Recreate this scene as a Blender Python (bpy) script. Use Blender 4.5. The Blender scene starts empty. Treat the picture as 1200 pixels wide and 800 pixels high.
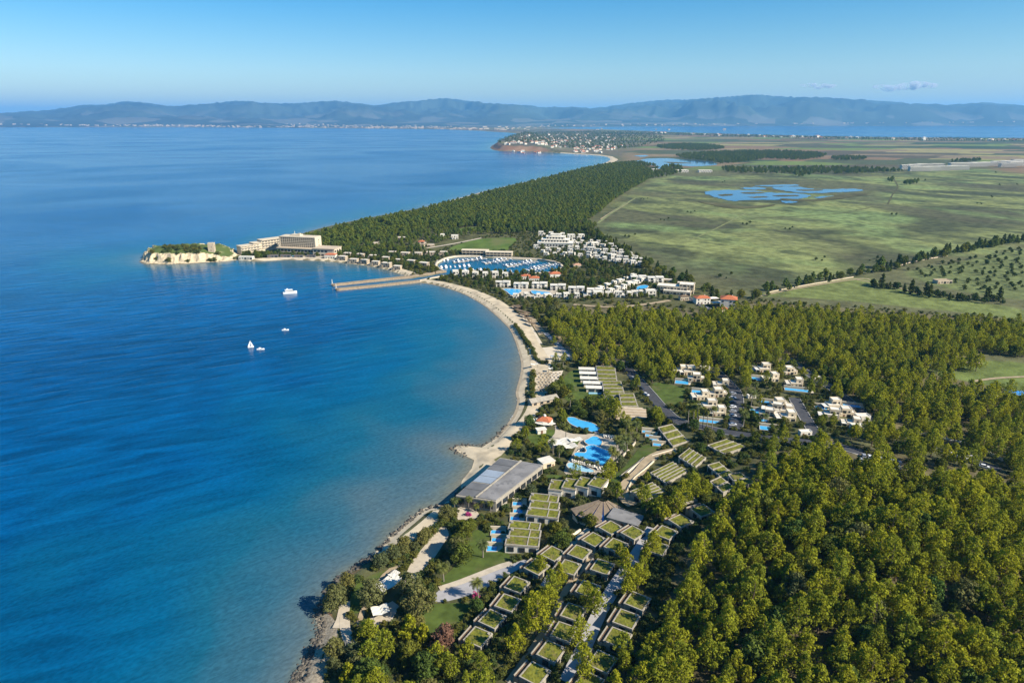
import bpy, bmesh, math, random
import numpy as np
from mathutils import Vector, Matrix
from mathutils.geometry import delaunay_2d_cdt

RND = random.Random(11)
NR = np.random.default_rng(5)
SC = bpy.context.scene
COL = SC.collection

# ------------------------------------------------------------------ camera
CAM_H, PITCH, FOC = 170.0, math.radians(18.1), 800.0      # FOC: focal length in pixels of a 1200 wide picture
cam_d = bpy.data.cameras.new("camera")
cam_d.sensor_width, cam_d.lens = 36.0, 24.0
cam_d.clip_start, cam_d.clip_end = 1.0, 200000.0
cam = bpy.data.objects.new("camera", cam_d)
COL.objects.link(cam)
cam.location = (0, 0, CAM_H)
cam.rotation_euler = (math.pi / 2 - PITCH, 0, 0)
SC.camera = cam

# ------------------------------------------------------------------ light
SUN_EL, SUN_AZ = math.radians(36), math.radians(117)       # azimuth: clockwise from +Y (the view direction)
wd = bpy.data.worlds.new("World")
SC.world = wd
wd.use_nodes = True
nt = wd.node_tree
for n in list(nt.nodes): nt.nodes.remove(n)
sky = nt.nodes.new("ShaderNodeTexSky")
sky.sky_type = 'NISHITA'
sky.sun_disc = False
sky.sun_elevation, sky.sun_rotation = SUN_EL, SUN_AZ
sky.altitude, sky.air_density, sky.dust_density, sky.ozone_density = 170, 1.0, 0.5, 3.0
bg = nt.nodes.new("ShaderNodeBackground")
bg.inputs['Strength'].default_value = 0.076
wo = nt.nodes.new("ShaderNodeOutputWorld")
hs = nt.nodes.new("ShaderNodeHueSaturation"); hs.inputs['Saturation'].default_value = 1.6; hs.inputs['Value'].default_value = 1.0
nt.links.new(sky.outputs[0], hs.inputs['Color']); nt.links.new(hs.outputs[0], bg.inputs[0]); nt.links.new(bg.outputs[0], wo.inputs[0])
sun_d = bpy.data.lights.new("sun", 'SUN')
sun_d.energy, sun_d.angle, sun_d.color = 5.0, math.radians(0.5), (1.0, 0.93, 0.80)
sun = bpy.data.objects.new("sun", sun_d)
COL.objects.link(sun)
_to_sun = Vector((math.sin(SUN_AZ) * math.cos(SUN_EL), math.cos(SUN_AZ) * math.cos(SUN_EL), math.sin(SUN_EL)))
sun.rotation_euler = (-_to_sun).to_track_quat('-Z', 'Y').to_euler()
sun.location = (300, -200, 500)
SC.view_settings.view_transform = 'Standard'
SC.view_settings.look = 'None'
SC.view_settings.exposure = 0.85
SC.view_settings.gamma = 1.0
SC.cycles.max_bounces = 6
SC.cycles.diffuse_bounces = 2
SC.cycles.transmission_bounces = 4
SC.cycles.transparent_max_bounces = 6
SC.cycles.volume_bounces = 1
HAZE_DENSITY = 3.8e-5

# ------------------------------------------------------------------ materials
def mat(name, c, rough=.85, var=.18, scale=.6, spec=.3, bump=0.0, stretch=None, obj_var=0.0):
    m = bpy.data.materials.new(name); m.use_nodes = True
    t = m.node_tree; L = t.links.new; b = t.nodes['Principled BSDF']
    b.inputs['Roughness'].default_value = rough
    b.inputs['Specular IOR Level'].default_value = spec
    g = t.nodes.new('ShaderNodeNewGeometry')
    nz = t.nodes.new('ShaderNodeTexNoise'); nz.inputs['Scale'].default_value = scale; nz.inputs['Detail'].default_value = 5
    if stretch:
        mp = t.nodes.new('ShaderNodeMapping'); mp.inputs['Scale'].default_value = stretch
        L(g.outputs['Position'], mp.inputs['Vector']); L(mp.outputs[0], nz.inputs['Vector'])
    else:
        L(g.outputs['Position'], nz.inputs['Vector'])
    mr = t.nodes.new('ShaderNodeMapRange')
    mr.inputs['From Min'].default_value, mr.inputs['From Max'].default_value = .3, .7
    mr.inputs['To Min'].default_value, mr.inputs['To Max'].default_value = 1 - var, 1 + var
    L(nz.outputs['Fac'], mr.inputs['Value'])
    last = mr.outputs[0]
    if obj_var:
        oi = t.nodes.new('ShaderNodeObjectInfo')
        m2 = t.nodes.new('ShaderNodeMapRange')
        m2.inputs['To Min'].default_value, m2.inputs['To Max'].default_value = 1 - obj_var, 1 + obj_var
        L(oi.outputs['Random'], m2.inputs['Value'])
        mm = t.nodes.new('ShaderNodeMath'); mm.operation = 'MULTIPLY'
        L(last, mm.inputs[0]); L(m2.outputs[0], mm.inputs[1]); last = mm.outputs[0]
    vm = t.nodes.new('ShaderNodeVectorMath'); vm.operation = 'SCALE'
    vm.inputs[0].default_value = c
    L(last, vm.inputs['Scale']); L(vm.outputs[0], b.inputs['Base Color'])
    if bump:
        bp = t.nodes.new('ShaderNodeBump'); bp.inputs['Strength'].default_value = bump; bp.inputs['Distance'].default_value = .3
        L(nz.outputs['Fac'], bp.inputs['Height']); L(bp.outputs[0], b.inputs['Normal'])
    return m

def leaf_mat(name, c, hue=.35, trans=.25):
    """foliage: colour differs leaf by leaf (attribute tint) and tree by tree (object random)"""
    m = bpy.data.materials.new(name); m.use_nodes = True
    t = m.node_tree; L = t.links.new
    for n in list(t.nodes): t.nodes.remove(n)
    out = t.nodes.new('ShaderNodeOutputMaterial')
    at = t.nodes.new('ShaderNodeAttribute'); at.attribute_name = 'tint'
    oi = t.nodes.new('ShaderNodeObjectInfo')
    mr = t.nodes.new('ShaderNodeMapRange'); mr.inputs['To Min'].default_value = .62; mr.inputs['To Max'].default_value = 1.4
    L(at.outputs['Fac'], mr.inputs['Value'])
    mx = t.nodes.new('ShaderNodeMix'); mx.data_type = 'RGBA'
    mx.inputs[6].default_value = (c[0] * (1 + hue), c[1] * 1.1, c[2] * .9, 1)
    mx.inputs[7].default_value = (c[0] * (1 - hue), c[1] * .88, c[2] * 1.15, 1)
    L(oi.outputs['Random'], mx.inputs[0])
    vm = t.nodes.new('ShaderNodeVectorMath'); vm.operation = 'SCALE'
    L(mx.outputs[2], vm.inputs[0]); L(mr.outputs[0], vm.inputs['Scale'])
    d = t.nodes.new('ShaderNodeBsdfDiffuse'); tr = t.nodes.new('ShaderNodeBsdfTranslucent')
    L(vm.outputs[0], d.inputs[0]); L(vm.outputs[0], tr.inputs[0])
    ms = t.nodes.new('ShaderNodeMixShader'); ms.inputs[0].default_value = trans
    L(d.outputs[0], ms.inputs[1]); L(tr.outputs[0], ms.inputs[2]); L(ms.outputs[0], out.inputs[0])
    return m

M = {}
M['white'] = mat('white_render', (.66, .61, .51), .8, .07, .5, obj_var=.08)
M['cream'] = mat('cream_render', (.60, .50, .35), .85, .08, .5, obj_var=.1)
M['hotel'] = mat('hotel_concrete', (.56, .47, .34), .85, .08, .3)
M['beige'] = mat('beige_render', (.46, .37, .26), .85, .1, .4, obj_var=.1)
M['concrete'] = mat('pale_concrete', (.32, .285, .225), .9, .22, .8)

M['concrete_dark'] = mat('weathered_concrete', (.24, .22, .19), .9, .2, .8)
M['stone'] = mat('stone_wall', (.36, .29, .20), .95, .3, 1.2, bump=.3)
M['mole_stone'] = mat('mole_stone', (.25, .19, .125), .95, .35, 1.0, bump=.4)
M['roof_grey'] = mat('grey_roof_membrane', (.21, .20, .19), .8, .2, .15)
M['roof_dark'] = mat('dark_roof_membrane', (.13, .13, .13), .8, .2, .2)
M['skylight'] = mat('skylight_glazing', (.27, .31, .35), .25, .08, .2, spec=.6)
M['tile'] = mat('terracotta_tile', (.42, .13, .055), .85, .25, 1.5)
M['tile_pale'] = mat('faded_terracotta_tile', (.46, .26, .16), .85, .25, 1.5)
M['glass'] = mat('dark_window_glass', (.025, .03, .035), .12, .1, 1, spec=.6)
M['frame'] = mat('grey_metal', (.12, .12, .12), .5, .1, 1)
M['wood'] = mat('brown_timber', (.20, .11, .06), .8, .25, 2)
M['thatch'] = mat('straw_thatch', (.16, .11, .065), .95, .3, 3)
M['roof_brown'] = mat('brown_roof_tiles', (.22, .165, .11), .9, .2, .8)
M['turf'] = mat('roof_turf', (.150, .152, .022), .95, .35, .55, spec=.1, bump=.4)
def patchy(m, c2, scale, lo, hi):
    """dry or bare patches of a second colour, in world space"""
    t = m.node_tree; b = t.nodes['Principled BSDF']; src = b.inputs['Base Color'].links[0].from_socket
    g = t.nodes.new('ShaderNodeNewGeometry'); n = t.nodes.new('ShaderNodeTexNoise'); n.inputs['Scale'].default_value = scale; n.inputs['Detail'].default_value = 6
    r = t.nodes.new('ShaderNodeMapRange'); r.inputs[1].default_value, r.inputs[2].default_value = lo, hi
    x = t.nodes.new('ShaderNodeMix'); x.data_type = 'RGBA'; x.inputs[7].default_value = (*c2, 1)
    t.links.new(g.outputs['Position'], n.inputs['Vector']); t.links.new(n.outputs[0], r.inputs[0]); t.links.new(r.outputs[0], x.inputs[0])
    t.links.new(src, x.inputs[6]); t.links.new(x.outputs[2], b.inputs['Base Color'])
patchy(M['turf'], (.15, .12, .05), .32, .50, .68)
patchy(M['turf'], (.055, .075, .015), .7, .55, .66)
M['lawn'] = mat('lawn', (.075, .105, .022), .95, .3, .25, spec=.1)
M['bright_lawn'] = mat('sports_lawn', (.085, .13, .025), .95, .3, .06, spec=.1)
M['reeds'] = mat('reed_bed', (.085, .080, .035), .95, .4, .02, spec=.1)
M['track_grass'] = mat('worn_grass_track', (.17, .185, .08), .95, .2, .05, spec=.1)
M['damp_sand'] = mat('damp_sand', (.31, .25, .165), .6, .2, .2, spec=.3)
M['sand'] = mat('beach_sand', (.52, .43, .295), .95, .14, .12, spec=.1)
M['wet_sand'] = mat('groomed_sand', (.56, .48, .36), .95, .1, .3, spec=.1)
M['gravel'] = mat('shore_gravel', (.30, .25, .18), .95, .4, 1.2, spec=.1, bump=.5)
M['paving'] = mat('pale_paving', (.46, .39, .29), .9, .12, .5)
M['plaza'] = mat('grey_paving', (.36, .34, .33), .9, .1, .4)
M['asphalt'] = mat('asphalt', (.055, .055, .06), .9, .25, .4)
M['kerb'] = mat('kerb_stone', (.32, .30, .27), .9, .1, 1)
M['earth_path'] = mat('earth_track', (.34, .26, .16), .95, .2, .3)
M['pool'] = mat('pool_water', (.06, .36, .64), .08, .12, .4, spec=.5)
M['pool_pale'] = mat('shallow_pool_water', (.28, .50, .60), .08, .1, .4, spec=.5)
M['pond'] = mat('marsh_water', (.028, .088, .185), .10, .35, .012, spec=.5, stretch=(1, 4, 1))
M['rock'] = mat('dark_shore_rock', (.085, .075, .06), .9, .4, .8, bump=.5)
M['boat'] = mat('white_gelcoat', (.80, .79, .76), .35, .04, 1, spec=.5)
M['boat_blue'] = mat('blue_canvas', (.06, .13, .32), .7, .1, 1)
M['sail'] = mat('sail_cloth', (.82, .81, .78), .8, .04, 1)
M['bark'] = mat('pine_bark', (.17, .12, .08), .95, .3, 2)
M['bark_grey'] = mat('grey_bark', (.22, .19, .15), .95, .3, 2)
M['blue_fab'] = mat('blue_canopy', (.05, .30, .72), .7, .1, 1)
M['pink'] = mat('pink_fabric', (.6, .05, .25), .7, .1, 1)
M['car_white'] = mat('white_car_paint', (.7, .7, .7), .3, .02, 1, spec=.5)
M['car_grey'] = mat('silver_car_paint', (.32, .33, .35), .3, .02, 1, spec=.5)
M['car_dark'] = mat('dark_car_paint', (.04, .045, .06), .3, .02, 1, spec=.5)
M['tyre'] = mat('tyre_rubber', (.02, .02, .02), .9, .1, 1)
M['pine'] = leaf_mat('pine_needles', (.258, .272, .022), .18, .40)
M['forest'] = leaf_mat('coast_pine_needles', (.125, .160, .028), .25, .25)
M['broad'] = leaf_mat('olive_leaves', (.145, .150, .05), .25, .28)
M['green'] = leaf_mat('garden_leaves', (.115, .14, .024), .35, .28)
M['dark'] = leaf_mat('dark_evergreen_leaves', (.06, .085, .02), .3, .2)
M['shrub'] = leaf_mat('shrub_leaves', (.105, .12, .028), .35, .25)
M['purple'] = leaf_mat('purple_leaves', (.16, .09, .07), .15, .2)
patchy(M['sand'], (.36, .30, .21), .10, .52, .66); patchy(M['lawn'], (.115, .115, .04), .10, .55, .68); patchy(M['white'], (.52, .48, .40), .22, .56, .66); patchy(M['roof_grey'], (.155, .15, .145), .35, .52, .62); patchy(M['bright_lawn'], (.12, .13, .045), .03, .5, .64)
M['palm'] = leaf_mat('palm_fronds', (.115, .13, .035), .2, .25)

# ------------------------------------------------------------------ projecting photo pixels to the place
CP, SP = math.cos(PITCH), math.sin(PITCH)

def ray(u, v):
    a, b = u - 600.0, 400.0 - v
    return np.array([a, FOC * CP + b * SP, -FOC * SP + b * CP])

def P0(u, v, z=0.0):
    d = ray(u, v)
    k = (z - CAM_H) / d[2]
    return np.array([d[0] * k, d[1] * k])

def smooth(pts, closed=True, n=4):
    """Catmull-Rom through the points"""
    p = [np.asarray(q, float) for q in pts]; m = len(p); out = []
    rng = range(m) if closed else range(m - 1)
    for i in rng:
        a = p[(i - 1) % m] if closed or i > 0 else p[i]
        b, c = p[i], p[(i + 1) % m]
        d = p[(i + 2) % m] if closed or i + 2 < m else c
        for k in range(n):
            t = k / n
            out.append(.5 * ((2 * b) + (c - a) * t + (2 * a - 5 * b + 4 * c - d) * t * t + (3 * b - a - 3 * c + d) * t ** 3))
    if not closed: out.append(p[-1])
    return out

def sm(t):
    t = np.clip(t, 0, 1)
    return t * t * (3 - 2 * t)

# shoreline, traced from the near end of the beach to the far coast
_s1 = smooth([(300, 900), (330, 840), (349, 800), (364, 770), (379, 740), (375, 718), (381, 701), (400, 677), (418, 665), (439, 653), (460, 629),
       (481, 611), (496, 599), (508, 595), (526, 593)], False, 4)
_s2 = [(532, 582), (542, 564), (554, 549), (557, 539), (545, 533), (534, 527), (533, 524), (540, 522.5), (565, 525)]
_s3 = smooth([(582, 514), (595, 500), (605, 485), (609, 470), (607, 460), (612, 440), (613, 425), (607, 403), (600, 387), (590, 376), (580, 367), (566, 356),
       (544, 344), (520, 336), (500, 331.8), (486, 330.5)], False, 3)
MARINA_S = [(506, 326.5), (520, 324), (540, 320), (556, 318), (580, 319.5), (600, 321.5), (632, 320.5), (645, 320)]
MARINA_E = [(652, 319), (657, 314), (655, 310.5), (648, 308)]
MARINA_N = [(630, 305), (600, 303.5), (575, 302), (550, 301.2), (534, 301.5), (522, 304), (513, 309), (512, 313), (518, 317), (522, 319)]
_s4 = MARINA_S + MARINA_E + MARINA_N + [(500, 323.5), (482, 326)]
_s5 = smooth([(474, 322), (455, 316), (437, 312), (415, 309), (395, 307), (372, 305.3), (338, 304.3), (299, 306), (279, 304.5), (259, 306.5), (240, 307.5),
       (219, 309), (195, 309.5), (171, 309), (165, 306.5), (168, 301), (180, 297), (215, 294.5), (250, 294), (280, 295), (300, 291), (330, 283),
       (360, 272), (400, 262), (450, 252), (500, 243), (570, 224), (633, 210), (675, 199), (705, 192.5), (716, 187.5), (712, 184), (699, 182), (675, 180.5),
       (656, 179.5), (630, 178), (600, 177.2), (581, 176.5), (575, 173), (580, 169), (592, 163.5), (608, 158.5), (604, 156.3), (585, 155)], False, 2)
_s6 = [(560, 153.3), (515, 151.6), (400, 150.4), (200, 149.3), (0, 149.3), (-400, 149.3)]
SHORE = [P0(u, v) for (u, v) in _s1 + _s2 + _s3 + _s4 + _s5 + _s6]
SHORE = [np.array([-140., -400.]), np.array([-120., 20.])] + SHORE
SHORE += [np.array([-70000., 14500.]), np.array([-70000., 60000.]), np.array([70000., 60000.])]
SHORE += [P0(u, v) for (u, v) in [(2600, 147.5), (1200, 147.5), (900, 147.7), (720, 148.5), (660, 149.6), (632, 151)]]
SHORE += [P0(u, v) for (u, v) in [(660, 151.3), (720, 152.3), (800, 155.5), (880, 158), (960, 160), (1040, 161.3), (1200, 162.5), (2600, 164.5)]]
SHORE += [np.array([9000., -400.])]
SHORE = np.array(SHORE)

_SA = SHORE; _SB = np.roll(SHORE, -1, axis=0); _SD = _SB - _SA
_SL = np.maximum((_SD ** 2).sum(1), 1e-9); _SDY = np.where(_SD[:, 1] == 0, 1e-9, _SD[:, 1])

def in_poly(x, y, poly):
    poly = np.asarray(poly, float)
    r = np.zeros(x.shape, bool)
    ax, ay = poly[:, 0], poly[:, 1]
    bx, by = np.roll(ax, -1), np.roll(ay, -1)
    for i in range(len(poly)):
        if ay[i] == by[i]: continue
        c = ((ay[i] > y) != (by[i] > y)) & (x < (bx[i] - ax[i]) * (y - ay[i]) / (by[i] - ay[i]) + ax[i])
        r ^= c
    return r

def seg_dist(x, y, poly, closed=True):
    poly = np.asarray(poly, float)
    best = np.full(x.shape, 1e18)
    n = len(poly)
    for i in range(n if closed else n - 1):
        a, b = poly[i], poly[(i + 1) % n]
        d = b - a; L2 = max(d @ d, 1e-9)
        t = np.clip(((x - a[0]) * d[0] + (y - a[1]) * d[1]) / L2, 0, 1)
        dd = (x - a[0] - t * d[0]) ** 2 + (y - a[1] - t * d[1]) ** 2
        np.minimum(best, dd, out=best)
    return np.sqrt(best)

def sdist(x, y):
    """distance to the shoreline, positive inland"""
    x = np.asarray(x, float); y = np.asarray(y, float)
    if x.size <= 400:                                       # few points: all segments at once
        X, Y = x.reshape(-1, 1), y.reshape(-1, 1)
        t = np.clip(((X - _SA[:, 0]) * _SD[:, 0] + (Y - _SA[:, 1]) * _SD[:, 1]) / _SL, 0, 1)
        d = np.sqrt(((X - _SA[:, 0] - t * _SD[:, 0]) ** 2 + (Y - _SA[:, 1] - t * _SD[:, 1]) ** 2).min(1))
        c = ((_SA[:, 1] > Y) != (_SB[:, 1] > Y)) & (X < _SD[:, 0] * (Y - _SA[:, 1]) / _SDY + _SA[:, 0])
        return np.where(c.sum(1) % 2 == 1, d, -d).reshape(x.shape)
    d = seg_dist(x, y, SHORE)
    return np.where(in_poly(x, y, SHORE), d, -d)

HILL = P0(1030, 690)
HEAD_PX = [(164, 306.5), (171, 309), (195, 309.5), (219, 309), (240, 307.5), (259, 306.5), (279, 304.5), (285, 300), (280, 295), (250, 294), (215, 294.5), (180, 297), (168, 301)]
HEAD = np.array([P0(u, v) for u, v in HEAD_PX])
RED = np.array([P0(u, v) for u, v in [(574, 173.5), (580, 176.5), (600, 177.2), (630, 178), (656, 179.5), (680, 180.5), (700, 170), (660, 160), (612, 158), (592, 163), (580, 169)]])

def T(x, y, sd=None):
    """height of the ground"""
    x = np.asarray(x, float); y = np.asarray(y, float)
    if sd is None: sd = sdist(x, y)
    far = sm((np.hypot(x, y) - 2500) / 2000)
    h = np.where(sd > 0, 1.5 * sm(sd / 5) + 6.0 * sm((sd - 15) / 160), -4 * sm(-sd / 25))
    h = h + 17 * np.exp(-((x - HILL[0]) / 95) ** 2 - ((y - HILL[1]) / 105) ** 2) * sm(sd / 80)
    # red cliffs of the far headland
    m = (np.abs(x - RED[:, 0].mean()) < 2500) & (np.abs(y - RED[:, 1].mean()) < 4000)
    if m.any():
        xs, ys, ss = x[m], y[m], sd[m]
        cap = in_poly(xs, ys, RED) * sm((ss - 4) / 45) * sm((P0(676, 180)[0] - xs) / 200)
        hh = h.copy(); hh[m] = h[m] + 27 * cap; h = hh
    return h

def T1(x, y):
    return float(T(np.array([x]), np.array([y]))[0])

def P(u, v, dz=0.0):
    """world point of a photo pixel: on the ground, or dz above it"""
    z = dz
    for _ in range(4):
        p = P0(u, v, z); z = T1(p[0], p[1]) + dz
    return np.array([p[0], p[1], z - dz])

def PX(x, y, z):
    """photo pixel of a world point (for arrays)"""
    dy = y * CP - (z - CAM_H) * SP
    up = y * SP + (z - CAM_H) * CP
    return 600 + FOC * x / dy, 400 - FOC * up / dy, dy

def P_many(pxs, dz=0.0):
    return np.array([P(u, v, dz)[:2] for u, v in pxs])

# ------------------------------------------------------------------ mesh building
class MB:
    """collects faces; build() makes ONE mesh"""
    def __init__(s): s.v, s.f, s.m = [], [], []
    def add(s, vs, fs, m=0):
        o = len(s.v); s.v += [tuple(map(float, q)) for q in vs]
        s.f += [tuple(i + o for i in f) for f in fs]; s.m += [m] * len(fs); return s
    def box(s, x0, x1, y0, y1, z0, z1, m=0, rz=0, at=(0, 0)):
        c, n = math.cos(rz), math.sin(rz)
        q = [(x * c - y * n + at[0], x * n + y * c + at[1], z) for z in (z0, z1) for x, y in ((x0, y0), (x1, y0), (x1, y1), (x0, y1))]
        return s.add(q, [(3, 2, 1, 0), (4, 5, 6, 7), (0, 1, 5, 4), (1, 2, 6, 5), (2, 3, 7, 6), (3, 0, 4, 7)], m)
    def prism(s, poly, z0, z1, m=0, mt=None):
        n = len(poly)
        vs = [(p[0], p[1], z0) for p in poly] + [(p[0], p[1], z1) for p in poly]
        s.add(vs, [(i, (i + 1) % n, n + (i + 1) % n, n + i) for i in range(n)], m)
        s.add([(p[0], p[1], z1) for p in poly], [tuple(range(n))], m if mt is None else mt)
        return s
    def ring(s, poly, w, z0, z1, m=0):
        """a raised rim of width w inside the (convex, counter-clockwise) outline"""
        p = np.asarray(poly, float); n = len(p); ins = []
        for i in range(n):
            a, b, c = p[i - 1], p[i], p[(i + 1) % n]
            d1 = (b - a) / np.linalg.norm(b - a); d2 = (c - b) / np.linalg.norm(c - b)
            n1, n2 = np.array([-d1[1], d1[0]]), np.array([-d2[1], d2[0]])
            k = n1 + n2; k = k / max((k @ k) / 2, .3)
            ins.append(b + k * w)
        vs = [(*q, z0) for q in p] + [(*q, z1) for q in p] + [(*q, z1) for q in ins] + [(*q, z0) for q in ins]
        fs = []
        for i in range(n):
            j = (i + 1) % n
            fs += [(i, j, n + j, n + i), (n + i, n + j, 2 * n + j, 2 * n + i), (2 * n + i, 2 * n + j, 3 * n + j, 3 * n + i)]
        return s.add(vs, fs, m)
    def tube(s, a, b, r0, r1, n=6, m=0, cap=True):
        a, b = Vector(a), Vector(b); d = (b - a).normalized()
        u = d.orthogonal().normalized(); w = d.cross(u)
        vs = [a + (u * math.cos(2 * math.pi * i / n) + w * math.sin(2 * math.pi * i / n)) * r0 for i in range(n)]
        vs += [b + (u * math.cos(2 * math.pi * i / n) + w * math.sin(2 * math.pi * i / n)) * r1 for i in range(n)]
        fs = [(i, (i + 1) % n, n + (i + 1) % n, n + i) for i in range(n)]
        if cap: fs += [tuple(range(n, 2 * n)), tuple(reversed(range(n)))]
        return s.add(vs, fs, m)
    def hip(s, x0, x1, y0, y1, z0, h, m=0, o=.4):
        x0 -= o; x1 += o; y0 -= o; y1 += o
        cx, cy = (x0 + x1) / 2, (y0 + y1) / 2
        if x1 - x0 >= y1 - y0:
            k = (x1 - x0 - (y1 - y0)) / 2; r = [(cx - k, cy), (cx + k, cy)]
            fs = [(0, 1, 5, 4), (1, 2, 5), (2, 3, 4, 5), (3, 0, 4), (3, 2, 1, 0)]
        else:
            k = (y1 - y0 - (x1 - x0)) / 2; r = [(cx, cy - k), (cx, cy + k)]
            fs = [(0, 1, 4), (1, 2, 5, 4), (2, 3, 5), (3, 0, 4, 5), (3, 2, 1, 0)]
        return s.add([(x0, y0, z0), (x1, y0, z0), (x1, y1, z0), (x0, y1, z0), (*r[0], z0 + h), (*r[1], z0 + h)], fs, m)
    def mesh(s, name, *mats):
        me = bpy.data.meshes.new(name); me.from_pydata(s.v, [], s.f)
        for k in mats: me.materials.append(M[k] if isinstance(k, str) else k)
        if len(mats) > 1: me.polygons.foreach_set('material_index', s.m)
        me.update(); return me

def np_mesh(name, v, f, *mats):
    """fast mesh from arrays: f is (n,3) or (n,4)"""
    me = bpy.data.meshes.new(name)
    v = np.ascontiguousarray(v, np.float32); f = np.ascontiguousarray(f, np.int32)
    k = f.shape[1]
    me.vertices.add(len(v)); me.vertices.foreach_set('co', v.ravel())
    me.loops.add(f.size); me.loops.foreach_set('vertex_index', f.ravel())
    me.polygons.add(len(f))
    me.polygons.foreach_set('loop_start', np.arange(0, f.size, k, dtype=np.int32))
    for q in mats: me.materials.append(M[q] if isinstance(q, str) else q)
    me.update(calc_edges=True); me.validate()
    return me

def obj(name, data, parent=None, loc=(0, 0, 0), rz=0.0, scale=None):
    o = bpy.data.objects.new(name, data); COL.objects.link(o)
    o.location = [float(q) for q in loc]; o.rotation_euler = (0, 0, float(rz))
    if scale is not None: o.scale = (scale,) * 3 if np.isscalar(scale) else tuple(scale)
    if parent is not None: o.parent = parent
    return o

def tag(o, label=None, cat=None, group=None, kind=None):
    if label: o['label'] = label
    if cat: o['category'] = cat
    if group: o['group'] = group
    if kind: o['kind'] = kind
    return o

def build(proto, name, label, cat, group=None, loc=(0, 0, 0), rz=0.0, scale=None):
    """a thing: an Empty parenting one object per part; alike parts share their mesh. proto: list of (part, mesh, loc, rz, subparts)"""
    r = tag(obj(name, None, None, loc, rz, scale), label, cat, group)
    for q in proto:
        o = obj(q[0], q[1], r, q[2] if len(q) > 2 else (0, 0, 0), q[3] if len(q) > 3 else 0)
        for w in (q[4] if len(q) > 4 else ()):
            obj(w[0], w[1], o, w[2] if len(w) > 2 else (0, 0, 0), w[3] if len(w) > 3 else 0)
    return r

ORD = ['first', 'second', 'third', 'fourth', 'fifth', 'sixth', 'seventh', 'eighth', 'ninth', 'tenth', 'eleventh', 'twelfth', 'thirteenth', 'fourteenth', 'fifteenth', 'sixteenth']
OCC = []          # circles kept free of trees: x, y, r
EXCL = []         # polygons kept free of trees
def keep(x, y, r): OCC.append((float(x), float(y), float(r)))

def cdt(poly, step):
    """triangulated polygon with points inside it"""
    poly = np.asarray(poly, float)
    e = []
    for i in range(len(poly)):
        a, b = poly[i], poly[(i + 1) % len(poly)]
        k = max(1, int(np.linalg.norm(b - a) / step))
        for j in range(k): e.append(a + (b - a) * j / k)
    e = np.array(e)
    gx, gy = np.meshgrid(np.arange(e[:, 0].min(), e[:, 0].max(), step), np.arange(e[:, 1].min(), e[:, 1].max(), step))
    gx = gx.ravel() + NR.uniform(-.1, .1, gx.size) * step; gy = gy.ravel() + NR.uniform(-.1, .1, gy.size) * step
    ok = in_poly(gx, gy, poly); gx, gy = gx[ok], gy[ok]
    if len(gx):
        ok = seg_dist(gx, gy, e) > step * .45; gx, gy = gx[ok], gy[ok]
    pts = [Vector(q) for q in e] + [Vector((a, b)) for a, b in zip(gx, gy)]
    n = len(e)
    vo, _, fo, *_ = delaunay_2d_cdt(pts, [(i, (i + 1) % n) for i in range(n)], [], 1, 1e-4)
    f = np.array([q for q in fo if len(q) == 3], int)
    v = np.array([(q.x, q.y) for q in vo])
    a, b, c = v[f[:, 0]], v[f[:, 1]], v[f[:, 2]]
    flip = ((b[:, 0] - a[:, 0]) * (c[:, 1] - a[:, 1]) - (b[:, 1] - a[:, 1]) * (c[:, 0] - a[:, 0])) < 0
    f[flip] = f[flip][:, ::-1]
    return v, f

def drape(name, poly, material, off=.1, step=4.0, flat=None, excl=True):
    """a sheet lying on the ground"""
    v, f = cdt(poly, step)
    z = T(v[:, 0], v[:, 1]) + off if flat is None else np.full(len(v), flat)
    o = obj(name, np_mesh(name, np.column_stack([v, z]), f, material))
    tag(o, kind='structure')
    if excl: EXCL.append(np.asarray(poly, float)[:, :2])
    return o

def line_pts(pxs, n=6, dz=0.0):
    return np.array([P(u, v, dz)[:2] for u, v in smooth(pxs, False, n)])

def resample(p, step):
    d = np.r_[0, np.cumsum(np.linalg.norm(np.diff(p, axis=0), axis=1))]
    n = max(2, int(d[-1] / step) + 1); t = np.linspace(0, d[-1], n)
    return np.column_stack([np.interp(t, d, p[:, 0]), np.interp(t, d, p[:, 1])])

def normals2(p):
    d = np.gradient(p, axis=0); d /= np.linalg.norm(d, axis=1)[:, None] + 1e-9
    return np.column_stack([-d[:, 1], d[:, 0]])

def strip(name, p, w, material, off=.15, step=4.0, excl=True, shift=0.0, rise=0.0):
    """a road or path following the ground; rise > 0 makes it a solid low wall or kerb"""
    p = resample(np.asarray(p), step); nn = normals2(p); p = p + nn * shift
    a, b = p + nn * w / 2, p - nn * w / 2
    n = len(p)
    za, zb = T(a[:, 0], a[:, 1]) + off, T(b[:, 0], b[:, 1]) + off
    z = np.maximum(za, zb)
    i = np.arange(n - 1)
    if rise:
        v = np.vstack([np.column_stack([a, z - .5]), np.column_stack([a, z + rise]), np.column_stack([b, z + rise]), np.column_stack([b, z - .5])])
        f = np.vstack([np.column_stack([i + k * n, i + 1 + k * n, i + 1 + (k + 1) * n, i + (k + 1) * n]) for k in range(3)])
        f = np.vstack([f, [[0, n, 2 * n, 3 * n], [n - 1, 4 * n - 1, 3 * n - 1, 2 * n - 1]]])
    else:
        v = np.vstack([np.column_stack([a, z]), np.column_stack([b, z])])
        f = np.column_stack([i, i + n, i + 1 + n, i + 1])
    o = obj(name, np_mesh(name, v, f, material))
    if excl: EXCL.append(np.vstack([a, b[::-1]]))
    return o
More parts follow.
